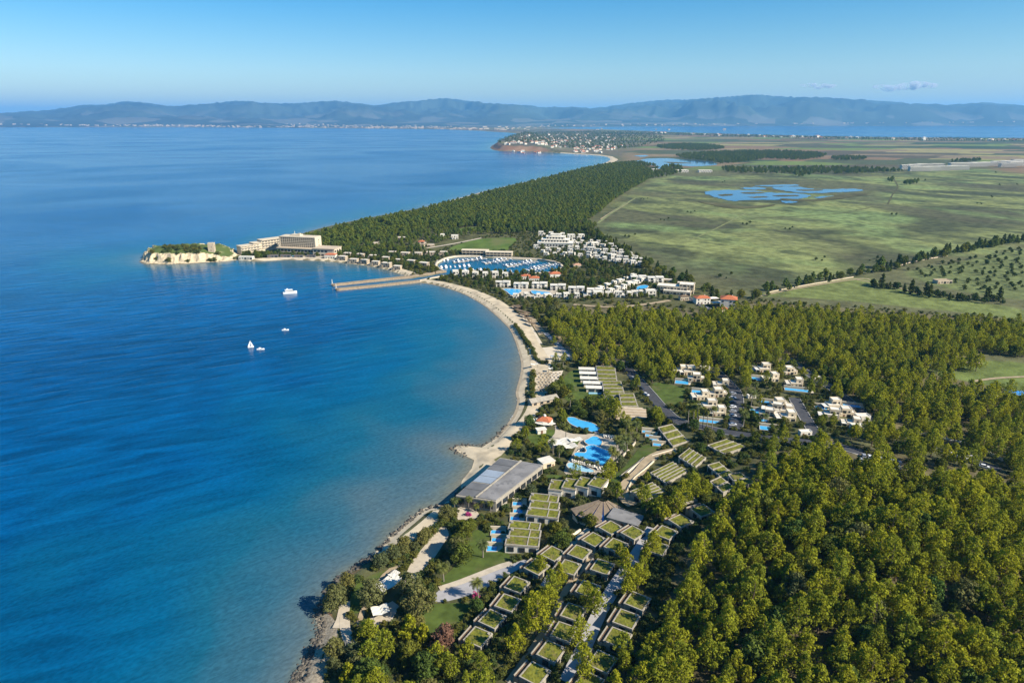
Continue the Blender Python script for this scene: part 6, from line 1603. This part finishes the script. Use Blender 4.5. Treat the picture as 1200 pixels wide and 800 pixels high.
def gn_stuff(name, pts, sc, variants, label, cat):
    """one object: the points carry copies of the crowns and trunks of trees standing in the scene"""
    me = bpy.data.meshes.new(name); me.vertices.add(len(pts)); me.vertices.foreach_set('co', np.ascontiguousarray(pts, np.float32).ravel())
    for nm, ty, val in (('sc', 'FLOAT', sc), ('ro', 'FLOAT', NR.uniform(0, 6.28, len(pts))), ('va', 'INT', NR.integers(0, len(variants), len(pts)))):
        a = me.attributes.new(nm, ty, 'POINT'); a.data.foreach_set('value', np.asarray(val, np.float32 if ty == 'FLOAT' else np.int32))
    o = tag(obj(name, me), label, cat, None, 'stuff')
    ng = bpy.data.node_groups.new(name, 'GeometryNodeTree')
    ng.interface.new_socket('Geometry', in_out='INPUT', socket_type='NodeSocketGeometry'); ng.interface.new_socket('Geometry', in_out='OUTPUT', socket_type='NodeSocketGeometry')
    N = ng.nodes.new; L = ng.links.new
    gi, go, ip, jn = N('NodeGroupInput'), N('NodeGroupOutput'), N('GeometryNodeInstanceOnPoints'), N('GeometryNodeJoinGeometry')
    for obs in variants:
        j2 = N('GeometryNodeJoinGeometry')
        for ob in obs:
            oi = N('GeometryNodeObjectInfo'); oi.inputs['Object'].default_value = ob; oi.transform_space = 'ORIGINAL'; L(oi.outputs['Geometry'], j2.inputs[0])
        gt = N('GeometryNodeGeometryToInstance'); L(j2.outputs[0], gt.inputs[0]); L(gt.outputs[0], jn.inputs[0])
    def na(n_, t): q = N('GeometryNodeInputNamedAttribute'); q.data_type = t; q.inputs['Name'].default_value = n_; return q.outputs['Attribute']
    cx = N('ShaderNodeCombineXYZ'); L(na('ro', 'FLOAT'), cx.inputs[2])
    L(gi.outputs[0], ip.inputs['Points']); L(jn.outputs[0], ip.inputs['Instance']); ip.inputs['Pick Instance'].default_value = True
    L(na('va', 'INT'), ip.inputs['Instance Index']); L(cx.outputs[0], ip.inputs['Rotation']); L(na('sc', 'FLOAT'), ip.inputs['Scale']); L(ip.outputs[0], go.inputs[0])
    o.modifiers.new('scatter', 'NODES').node_group = ng
    return o

def seen(p, m=12):
    u, v, d = PX(p[:, 0], p[:, 1], p[:, 2] + 6)
    return (u > -m) & (u < 1200 + m) & (v > 0) & (v < 800 + m * 2) & (d > 0)
def kids(r): return [c for c in r.children]

# --- individual palms (before the rest, so that other trees leave them room)
def palms(lst, label, group, vs=PALM, sc=(.85, 1.1)):
    rk = {q: i for i, q in enumerate(sorted(lst))}
    for i, (u, v) in enumerate(lst):
        p = P(u, v); tree(vs[i % len(vs)], 'palm_tree', label if len(lst) == 1 else f'{ORD[rk[(u, v)]]} from the left, {label}', 'palm', group, p, RND.uniform(*sc)); keep(p[0], p[1], 2.2)
palms([(718, 538), (722, 531), (726, 525), (729, 518), (733, 512), (721, 541), (726, 534), (730, 527), (735, 521), (739, 514), (716, 545), (741, 508), (735, 529), (746, 511), (744, 519), (730, 536)], 'palm at the right edge of the pool terrace', 'palms right of the pool terrace')
palms([(676, 544), (682, 545.5), (688, 547.5), (694, 549), (700, 550.5)], 'small palm between the freeform pool and the pale pool', 'palms between the pools', sc=(.45, .6))
palms([(540, 594), (549, 598), (558, 600), (567, 597), (575, 601), (583, 594), (533, 597)], 'palm below the grey-roofed beach building', 'palms below the beach building', sc=(.6, .78))
palms([(520, 681)], 'lone palm with a straight trunk on the lawn left of the grey plaza', None, sc=(1, 1))
palms([(560.5, 701)], 'palm rising beside the grey plaza above pink flowers', None, sc=(1, 1))
palms([(566, 653), (648, 532), (640, 535), (655, 537), (663, 515)], 'palm among the garden trees left of the pool terrace', 'palms in the gardens')
palms([(806, 497), (812, 499), (816, 500), (823, 502), (828, 503), (834, 503)], 'tall thin palm above the estate road', 'tall palms by the estate road', TALLPALM)
palms([(878, 470), (884, 463), (868, 490), (871, 499), (880, 476), (896, 497)], 'palm in the gardens of the middle villa group', 'palms of the villa gardens')
palms([(660, 430), (652, 466), (641, 463), (700, 425), (668, 478)], 'palm between parasols and stepped green terraces', 'palms behind the parasol field')
p = P(519, 762); tree(PURP, 'broadleaf_tree', 'purple-leaved tree standing among the green trees at the bottom of the picture', 'tree', None, p, 1.25); keep(p[0], p[1], 3.6)

# --- individual trees at traced places
def trees(lst, vs, name, label, group, sc):
    rk = {q: i for i, q in enumerate(sorted(lst))}
    for i, q in enumerate(lst):
        u, v = q[:2]; p = P(u, v); s = RND.uniform(*sc) * (q[2] if len(q) > 2 else 1)
        tree(vs[(i * 3 + len(label)) % len(vs)], name, f'{ORD[rk[q]]} from the left, {label}', 'tree', group, p, s); keep(p[0], p[1], 2.6 * s)
trees([(537, 655), (490, 722, 1.35), (480, 700, 1.1), (434, 710, 1.2), (393, 716, 1.1)], BROAD, 'broadleaf_tree', 'large grey-green tree on the seaside lawns', 'large trees on the seaside lawns', (1.05, 1.2))
trees([(536, 648, 1.1), (541, 660), (545, 630, .9)], GREEN, 'broadleaf_tree', 'bright rounded tree at the left edge of the long lawn', 'bright trees by the long lawn', (1.0, 1.15))
trees([(638, 722, 1.0), (628, 744, 1.1), (646, 706, .9), (655, 690, .8), (634, 672, .75), (617, 745, .85)], PINE, 'pine_tree', 'pine in the clump between two bungalow rows', 'pines between the bungalow rows', (.95, 1.05))
trees([(697, 722, .9), (688, 712, .7), (735, 700, 1.0), (732, 672, .8), (747, 690, .9), (726, 655, .7), (756, 664, .8), (765, 650, .9), (680, 762, .9), (684, 800, 1.0)], PINE, 'pine_tree', 'pine between the longest bungalow row and the wood', 'pines by the long bungalow row', (.95, 1.05))
trees([(797, 598, 1.0), (792, 606, .8), (812, 586, .9), (770, 606, .9), (778, 614, .8), (724, 588, .9), (716, 560, .8), (711, 568, .85), (757, 600, .8), (751, 588, .7)], PINE, 'pine_tree', 'tall pine among the striped green roofs', 'pines among the striped roofs', (.95, 1.1))
trees([(692, 618, .8), (682, 612, .7)], GREEN, 'broadleaf_tree', 'bright tree in front of the fan-shaped building', 'trees before the fan building', (.9, 1.0))
trees([(714, 492, 1.1), (709, 486, 1.0), (722, 493, .9), (735, 505, .7)], PINE, 'pine_tree', 'broad pine shading the crescent pool', 'pines by the crescent pool', (1.0, 1.1))
trees([(648, 463, 1.05), (655, 459, 1.0), (661, 466, 1.0), (668, 460, .8), (652, 478, .8), (676, 485, .9), (690, 478, .9)], GREEN, 'broadleaf_tree', 'dark tree between parasol field and crescent pool', 'trees right of the parasol field', (1.0, 1.15))

near = lambda q: np.hypot(q[:, 0], q[:, 1])
# --- the pine woods
A1 = scatter(FOREST_A, 5.5, .98, .40, 1.5, height=22)
B1 = scatter(FOREST_B, 6.0, .95, .38, 1.5, height=15); D1 = scatter(FOREST_D, 7.2, .92, .4, 1.5, height=14)
BOT = scatter([(425, 745), (480, 742), (520, 752), (560, 760), (605, 762), (650, 800), (690, 770), (740, 770), (745, 900), (380, 900), (400, 810)], 8.2, .9, .4, 1.5, height=4)
tn = np.vstack([scatter([(560, 505), (1000, 505), (960, 550), (860, 580), (790, 680), (730, 760), (640, 640), (600, 600)], 10.5, .5, .45, .9), scatter([(640, 425), (760, 425), (990, 440), (1040, 480), (1000, 520), (600, 510), (620, 470)], 10, .48, .45, .9)])
F1 = scatter([(905, 545), (1010, 520), (1090, 535), (1215, 560), (1215, 605), (1090, 585), (1010, 565), (930, 555)], 8, .6, .42, 1.5, height=4)
D1 = np.vstack([D1, F1])
PTS = np.vstack([A1, BOT, B1, D1, tn[::2]])
psc = np.concatenate([NR.uniform(.55, 1.1, len(A1)), NR.uniform(.75, 1.1, len(BOT)), NR.uniform(.55, 1.05, len(B1)), NR.uniform(.6, 1.12, len(D1)), NR.uniform(.5, .95, len(tn[::2]))])
zone = np.concatenate([np.full(len(A1), 0), np.full(len(BOT), 1), np.full(len(B1), 2), np.full(len(D1), 3), np.full(len(tn[::2]), 4)])
big = psc / near(PTS); vis = seen(PTS)
order = [i for i in np.argsort(-big) if vis[i]][:225]
PL = [('olive-green pine in the dense wood filling the lower right of the picture', 'pines of the lower right wood'), ('pine in the loose wood along the bottom edge of the picture', 'pines along the bottom edge'),
      ('pine in the dense wood between the white village and the villas', 'pines of the middle wood'), ('pine in the wood round the right-hand clearings', 'pines of the right-hand wood'), ('garden pine among roofs and villas', 'pines in the gardens')]
chosen = np.zeros(len(PTS), bool)
first = None; VAR = {}
for i in order:
    k = int(NR.integers(0, len(PINE))); chosen[i] = True
    if zone[i] < 4 and NR.random() < .10:
        tree((GREEN + BROAD[:2])[k], 'broadleaf_tree', 'rounder broadleaf tree standing out among the dense pines on the right', 'tree', 'broadleaf trees among the pines', PTS[i], psc[i] * 1.25); continue
    r = tree(PINE[k], 'pine_tree', PL[zone[i]][0], 'tree', PL[zone[i]][1], PTS[i], psc[i])
    VAR.setdefault(k, kids(r))
GV0 = [kids(o) for o in list(SC.objects) if o.name.startswith('broadleaf_tree') and o.parent is None and o.get('group') == 'broadleaf trees among the pines'][:1]
gn_stuff('pine_wood', PTS[~chosen], psc[~chosen], [VAR[k] for k in sorted(VAR)] + GV0, 'rest of the olive-green pine woods, trees too many to count', 'wood')

# --- dark coast forest, far woods
C1 = scatter(FOREST_C, 7.6, .95, .42, 2.0, height=8)
CE = scatter([(384, 290), (420, 276), (520, 268), (620, 268), (690, 265), (690, 275), (630, 276), (600, 278), (560, 278), (520, 284), (490, 296), (440, 300), (400, 299)], 7.5, .72, .42, 1.0)
FW = np.vstack([scatter(q, 15, .75, .45, 2) for q in ([(792, 184), (840, 180), (890, 178.5), (940, 180), (968, 183), (960, 187), (935, 189.5), (900, 188), (870, 192), (842, 194), (815, 190)], [(770, 172), (800, 170), (830, 171), (850, 175), (820, 178), (780, 176)], [(930, 206), (945, 205), (950, 208), (936, 210)], [(1056, 219), (1070, 215.5), (1078, 216.5), (1070, 219.5)], [(1040, 213.5), (1050, 212.5), (1050, 216), (1042, 216)],
                                                              [(850, 199), (900, 200), (980, 199), (1060, 203), (1000, 206), (900, 206), (850, 204)], [(700, 195), (760, 193), (800, 199), (790, 208), (740, 214), (720, 210)], [(975, 186), (1010, 186), (1012, 189), (980, 190)], [(1115, 190.5), (1145, 189), (1145, 191), (1115, 192)]) ] + [scatter([(580, 172), (612, 159), (650, 155), (700, 156), (760, 158), (780, 166), (730, 176), (690, 176), (640, 175), (600, 174)], 34, .5, .45, 2), scatter([(700, 153.8), (880, 159.2), (1040, 162.3), (1215, 164), (1215, 167), (1040, 165.5), (880, 162), (700, 157)], 38, .5, .45, 2)])
pts = np.vstack([C1, CE, FW]); s_ = np.concatenate([NR.uniform(.75, 1.35, len(C1)), NR.uniform(.55, .9, len(CE)), NR.uniform(.8, 1.3, len(FW))])
o_ = []
cvis = [i for i in np.argsort(-s_ / near(pts)) if seen(pts[i:i + 1])[0] and i < len(C1) + len(CE)][:36]
ch = np.zeros(len(pts), bool); VAR = {}
for j, i in enumerate(cvis):
    k = j % len(FOR); ch[i] = True
    r = tree(FOR[k], 'pine_tree', 'dark pine in the coastal forest between the big hotel and the marina', 'tree', 'pines of the coastal forest', pts[i], s_[i]); VAR.setdefault(k, kids(r))
gn_stuff('coast_forest', pts[~ch], s_[~ch], [VAR[k] for k in sorted(VAR)], 'dark coastal pine forest and the far woods of the plain', 'forest')

# --- tree lines, village trees, olive grove
def line_trees(pxs, sp, vs, name, label, group, sc, width=3.0, prob=1.0):
    q = resample(line_pts(pxs), sp); nn = normals2(q)
    for i in range(len(q)):
        if RND.random() > prob: continue
        p = q[i] + nn[i] * RND.uniform(-width, width)
        if not free(np.array([p[0]]), np.array([p[1]]), .5)[0]: continue
        tree(vs[RND.randrange(len(vs))], name, label, 'tree', group, (p[0], p[1], T1(*p)), RND.uniform(*sc))
line_trees([(884, 347), (920, 340), (960, 331), (1000, 322), (1030, 318)], 4, DARK + FOR[:2] + GREEN[:2], 'conifer_tree', 'dark conifer in the line along the top of the mown field', 'conifers along the mown field', (.5, 1.15), 6, .85)
line_trees([(1030, 318), (1060, 309), (1100, 300), (1150, 290), (1210, 281)], 3.6, DARK + FOR[:2] + GREEN[:2], 'conifer_tree', 'dark conifer in the line between the marsh and the olive grove', 'conifers along the olive grove', (.5, 1.3), 8, .9)
line_trees([(692, 270), (705, 283), (730, 296), (756, 311)], 6.5, DARK[:2] + GREEN, 'broadleaf_tree', 'tree in the belt between the white village and the marsh', 'trees between village and marsh', (.6, 1.2), 7)
line_trees([(756, 311), (780, 322), (810, 335), (850, 350), (880, 348)], 6.5, DARK[:1] + GREEN + FOR[:1], 'broadleaf_tree', 'tree in the belt from the white village end to the red-roofed houses', 'trees beyond the cream building', (.6, 1.2), 9)
line_trees([(1020, 334), (1060, 341), (1100, 349), (1140, 353), (1172, 354)], 2.8, OLIVE + DARK[:1], 'bushy_tree', 'dark bushy tree in the thick row between mown field and olive grove', 'bushy row below the olive grove', (.7, 1.5), 8)
line_trees([(662, 351), (700, 350), (740, 348.5), (785, 351)], 5.5, GREEN + DARK[:1], 'broadleaf_tree', 'tree in the row between the white village and the pine wood', 'trees in front of the village', (.5, .85), 3)
OG = scatter(OLIVE_PX, 11.5, .6, .3, 1.0)
for p in OG[seen(OG, 0)][:150]: tree(OLIVE[RND.randrange(3)], 'olive_tree', 'small dark olive tree in the grove at the right edge', 'tree', 'olive trees of the grove', p, RND.uniform(.6, 1.05))
REST = []
VT_ = scatter([(480, 300), (530, 296), (600, 299), (650, 302), (690, 305), (740, 318), (770, 330), (745, 330), (700, 322), (660, 330), (600, 330), (560, 335), (520, 330)], 8.5, .8, .42, .6)
VU_ = scatter([(630, 270), (690, 272), (760, 310), (760, 318), (690, 306), (640, 302), (625, 285)], 9.5, .55, .42, .4)
VL_ = scatter([(560, 340), (590, 350), (660, 352), (790, 350), (800, 335), (760, 322), (690, 330), (600, 330)], 9.5, .5, .42, .4)
HT_ = scatter([(276, 301), (300, 297), (330, 297), (395, 296), (420, 292), (480, 298), (500, 312), (470, 314), (400, 302), (360, 301), (300, 303)], 6, .95, .42, .2)
GV = [kids(o) for o in list(SC.objects) if o.name.startswith('broadleaf_tree') and o.parent is None and 'belt' in o.get('label', '')][:60:7]
for q, lab, grp in ((VT_, 'green tree among the houses round the marina', 'trees round the marina'), (VU_, 'green tree among the upper white village houses', 'trees of the upper village'), (VL_, 'green tree among the lower white village houses and pools', 'trees of the lower village'), (HT_, 'green tree in the gardens between the big hotel and the channel', 'trees of the hotel gardens')):
    k_ = NR.permutation(len(q)); REST += [q[j] for j in k_[34:]]
    for p in q[k_[:34]]: tree((GREEN + DARK[:1] + BROAD[:2])[RND.randrange(8)], 'garden_tree', lab, 'tree', grp, p, RND.uniform(.45, .85))
BW = scatter([(606, 362), (640, 352), (662, 358), (652, 396), (668, 410), (690, 414), (740, 430), (720, 426), (672, 424), (640, 392)], 8.5, .65, .42, .5)
REST += list(BW[40:])
for p in BW[:40]: tree((GREEN + BROAD)[RND.randrange(10)], 'garden_tree', 'tree in the sparse scrub between the beach and the middle pine wood', 'tree', 'trees behind the far beach end', p, RND.uniform(.6, 1.0))
SHO = scatter([(372, 800), (374, 762), (386, 722), (386, 706), (404, 682), (425, 668), (444, 656), (466, 638), (486, 622), (505, 611), (524, 604), (520, 613), (497, 634), (474, 660), (452, 670), (424, 690), (408, 705), (400, 740), (420, 765), (428, 800)], 5.2, .9, .4, .4)
for p in SHO: tree(BROAD[RND.randrange(5)], 'broadleaf_tree', 'grey-green tree in the thick belt along the rocky near shore', 'tree', 'trees along the near shore', p, RND.uniform(.5, .95))
_tn = tn[1::2]; _tn = _tn[NR.permutation(len(_tn))]; REST += list(_tn[34:])
for p in _tn[:34]: tree((GREEN + BROAD[:2] + DARK[:1])[RND.randrange(8)], 'garden_tree', 'garden tree among the resort roofs and villas', 'tree', 'garden trees of the resort', p, RND.uniform(.5, .95))
GD = scatter([(560, 600), (640, 600), (680, 620), (640, 660), (560, 720), (560, 760), (470, 740), (500, 640)], 10, .45, .42, .8)
for p in GD: tree((GREEN + BROAD)[RND.randrange(10)], 'garden_tree', 'garden tree between the seaside lawns and the bungalow rows', 'tree', 'garden trees by the seaside lawns', p, RND.uniform(.45, .85))
REST = np.array(REST); gn_stuff('garden_trees', REST, NR.uniform(.45, .9, len(REST)), GV, 'further green trees filling the ground between the village and resort buildings', 'trees')
for u, v in [(RND.uniform(296, 398), RND.uniform(298.2, 301.4)) for _ in range(24)] + [(RND.uniform(282, 326), RND.uniform(296, 300.5)) for _ in range(9)]:
    p = P(u, v); tree((GREEN + DARK[:1] + BROAD[:1])[RND.randrange(7)], 'garden_tree', 'tree in the garden strip between the big hotel and its beach', 'tree', 'trees in front of the big hotel', p, RND.uniform(.4, .72))
for u, v in [(u_ + RND.uniform(-6, 6), np.interp(u_, [396, 425, 446, 470, 500], [303.5, 306.5, 309.5, 314, 318]) - RND.uniform(-.3, 6)) for u_ in np.linspace(396, 498, 32)]:
    p = P(u, v); tree((GREEN + DARK[:1] + BROAD[:1])[RND.randrange(7)], 'garden_tree', 'tree between the low beige villas along the far curving beach', 'tree', 'trees among the beige villas', p, RND.uniform(.4, .75))
M['bloom'] = leaf_mat('pink_blossom', (.42, .06, .20), .1, .2)
BL = (crown_mesh('foliage', 'bloom', 301, .15, 1.7, 1.35, round_prof, 14, 30, .20, (.3, .5)), SHRUB[0][1])
for u, v, lab in ((556.5, 699.5, 'pink flowering bush at the foot of the palm beside the grey plaza'), (549, 604, 'pink flowering bush below the palms of the grey-roofed building')):
    p = P(u, v); tree(BL, 'shrub', lab, 'shrub', None, p, 1.0)
HB = scatter([(176, 306), (190, 300), (240, 299), (262, 302), (255, 305), (220, 306)], 8, .6, .4, 0)
for p in HB: tree(SHRUB[RND.randrange(4)], 'shrub', 'dark shrub clinging to the grassy top and cliffs of the headland', 'shrub', 'shrubs on the headland', (p[0], p[1], HZ(p[0], p[1]) - .2), RND.uniform(1.4, 2.6))

# --- shrubs: hedges one by one, the rest as undergrowth
VAR = {}
def shrubs(pxs, sp, label, group, sc, width=.8):
    q = resample(line_pts(pxs), sp); nn = normals2(q)
    for i in range(len(q)):
        p = q[i] + nn[i] * RND.uniform(-width, width); k = RND.randrange(4)
        r = tree(SHRUB[k], 'shrub', label, 'shrub', group, (p[0], p[1], T1(*p)), RND.uniform(*sc)); VAR.setdefault(k, kids(r)); keep(p[0], p[1], 1.0)
shrubs([(603, 381), (612, 393), (622, 407)], 2.4, 'hedge shrub along the far beach left of the sand courts', 'beach hedge by the sand courts', (.9, 1.4))
shrubs([(624, 409), (631, 424), (640, 426)], 2.4, 'hedge shrub at the left edge of the lower sand court', 'beach hedge of the lower court', (.9, 1.4))
shrubs([(625, 437), (624, 450), (623, 466)], 2.2, 'hedge shrub left of the parasol field', 'hedge left of the parasol field', (1.1, 1.6), 1.2)
shrubs([(500, 632), (512, 620), (522, 612)], 2.0, 'shrub between the near beach and the paved terrace', 'shrubs above the near beach', (1, 1.5), 1.0)
shrubs([(660, 560), (690, 558), (712, 558)], 2.2, 'hedge shrub below the pale pool', 'hedge below the pale pool', (.7, 1.0))
shrubs([(832, 440), (846, 452), (854, 464)], 2.6, 'hedge shrub beside the upper bend of the villa road', 'hedge by the villa road', (.9, 1.3))
US = np.vstack([scatter(q, sp, pr, .48, .25) for q, sp, pr in (([(372, 800), (374, 762), (386, 722), (388, 704), (430, 665), (500, 612), (540, 590), (600, 575), (640, 590), (690, 640), (600, 740), (560, 800), (430, 830)], 2.4, .85), ([(560, 800), (600, 740), (690, 640), (760, 600), (830, 590), (850, 610), (790, 690), (740, 800)], 2.1, .85),
      ([(600, 500), (620, 470), (680, 470), (760, 470), (1000, 520), (880, 570), (780, 620), (690, 640), (620, 590), (600, 545)], 3.2, .72), ([(640, 425), (760, 425), (990, 440), (1040, 480), (1000, 522), (850, 510), (760, 480), (640, 470)], 3.4, .62),
      ([(500, 335), (560, 330), (700, 325), (800, 350), (660, 356), (640, 390), (610, 372), (560, 345)], 3.6, .6), ([(480, 300), (640, 268), (700, 275), (800, 340), (700, 330), (500, 330)], 4.2, .5), ([(270, 302), (330, 292), (480, 290), (500, 320), (440, 312), (380, 304)], 4.2, .6), (FOREST_A, 4.5, .5), (FOREST_B, 5, .45))])
gn_stuff('undergrowth', US, NR.uniform(.5, 1.35, len(US)), [VAR[k] for k in sorted(VAR)], 'low garden shrubs and scrub filling the ground between buildings and trees', 'undergrowth')
MS = scatter(MARSH_PX, 60, .06, .5, 1); MS = np.vstack([MS + np.array([RND.gauss(0, 9), RND.gauss(0, 12), 0]) for _ in range(4)])
for p in MS[:52]: tree(OLIVE[RND.randrange(3)], 'bush', 'lone dark bush dotted on the open green marsh', 'bush', 'bushes on the marsh', p, RND.uniform(.4, .9))

# --- rocks along the near shore: far too many to count
ico = bpy.data.meshes.new('rock'); bm_ = bmesh.new(); bmesh.ops.create_icosphere(bm_, subdivisions=1, radius=1)
for v in bm_.verts: v.co *= RND.uniform(.7, 1.2); v.co.z *= .65
bv = np.array([v.co[:] for v in bm_.verts]); bf = np.array([[v.index for v in f.verts] for f in bm_.faces]); bm_.free()
RV, RF = [], []; k = 0
for pts, n, sp in ((P_many(smooth([(379, 742), (374, 718), (381, 701), (400, 677), (418, 665), (439, 653)], False, 6)), 300, 1.0), (P_many(smooth([(439, 653), (460, 629), (481, 611), (496, 599), (510, 594), (530, 590), (545, 570)], False, 5)), 260, .8), (P_many([(345, 806), (349, 800), (364, 770), (379, 740)]), 260, 1.2), (P_many([(546, 534), (534, 527.5), (532, 524), (545, 521.5), (567, 522), (582, 512), (596, 498)]), 160, 1.0), (P_many([(165, 307), (171, 309.5), (195, 310), (240, 308), (262, 307)]), 160, 1.5)):
    q = resample(pts, .5); nn = normals2(q)
    for _ in range(n):
        i = RND.randrange(len(q)); p = q[i] + nn[i] * RND.gauss(.6, sp); s = RND.uniform(.25, .95) * RND.uniform(.6, 1.2); a = RND.uniform(0, 6.28)
        c, d = math.cos(a), math.sin(a); z = T1(*p)
        if z < -1: z = -.5
        RV.append(bv @ np.array([[c, d, 0], [-d, c, 0], [0, 0, 1]]) * s + np.array([p[0], p[1], z + .05])); RF.append(bf + k); k += len(bv)
tag(obj('shore_rocks', np_mesh('shore_rocks', np.vstack(RV), np.vstack(RF), 'rock')), 'dark rocks strewn along the near waterline', 'rocks', None, 'stuff')

# ------------------------------------------------------------------ small clouds beyond the haze
cm = bpy.data.materials.new('cloud_vapour'); cm.use_nodes = True; t = cm.node_tree
for n in list(t.nodes): t.nodes.remove(n)
o_ = t.nodes.new('ShaderNodeOutputMaterial'); pv = t.nodes.new('ShaderNodeVolumePrincipled'); pv.inputs['Color'].default_value = (1, 1, 1, 1); pv.inputs['Anisotropy'].default_value = .3
tc = t.nodes.new('ShaderNodeNewGeometry'); nz = t.nodes.new('ShaderNodeTexNoise'); nz.inputs['Scale'].default_value = .0016; nz.inputs['Detail'].default_value = 4
mr = t.nodes.new('ShaderNodeMapRange'); mr.inputs[1].default_value, mr.inputs[2].default_value, mr.inputs[3].default_value, mr.inputs[4].default_value = .46, .66, 0, .0060
t.links.new(tc.outputs['Position'], nz.inputs['Vector']); t.links.new(nz.outputs[0], mr.inputs[0]); t.links.new(mr.outputs[0], pv.inputs['Density']); t.links.new(pv.outputs[0], o_.inputs['Volume'])
def cloud(u, v, w, h, seed, label):
    d = ray(u, v); k = 84000 / d[1]; c = np.array([d[0] * k, 84000, CAM_H + d[2] * k]); sc = k
    g = random.Random(seed); bm = bmesh.new()
    for i in range(7):
        x = (i / 6 - .5) * w * sc; r = (.5 + .5 * math.sin(math.pi * (i + .5) / 7)) * g.uniform(.7, 1.1)
        mtx = Matrix.Translation((x, g.uniform(-400, 400), g.uniform(-.2, .25) * h * sc)) @ Matrix.Diagonal((w * sc * .17, w * sc * .15, h * sc * .5 * r, 1))
        bmesh.ops.create_icosphere(bm, subdivisions=2, radius=1, matrix=mtx)
    me = bpy.data.meshes.new('cloud'); bm.to_mesh(me); bm.free(); me.materials.append(cm)
    tag(obj('cloud', me, None, c), label, 'cloud', 'small clouds over the far hills')
cloud(1062, 101.5, 58, 11, 3, 'largest small white cloud above the right-hand mountains')
cloud(960, 101, 34, 6, 5, 'thin wisp of cloud left of the larger white cloud')
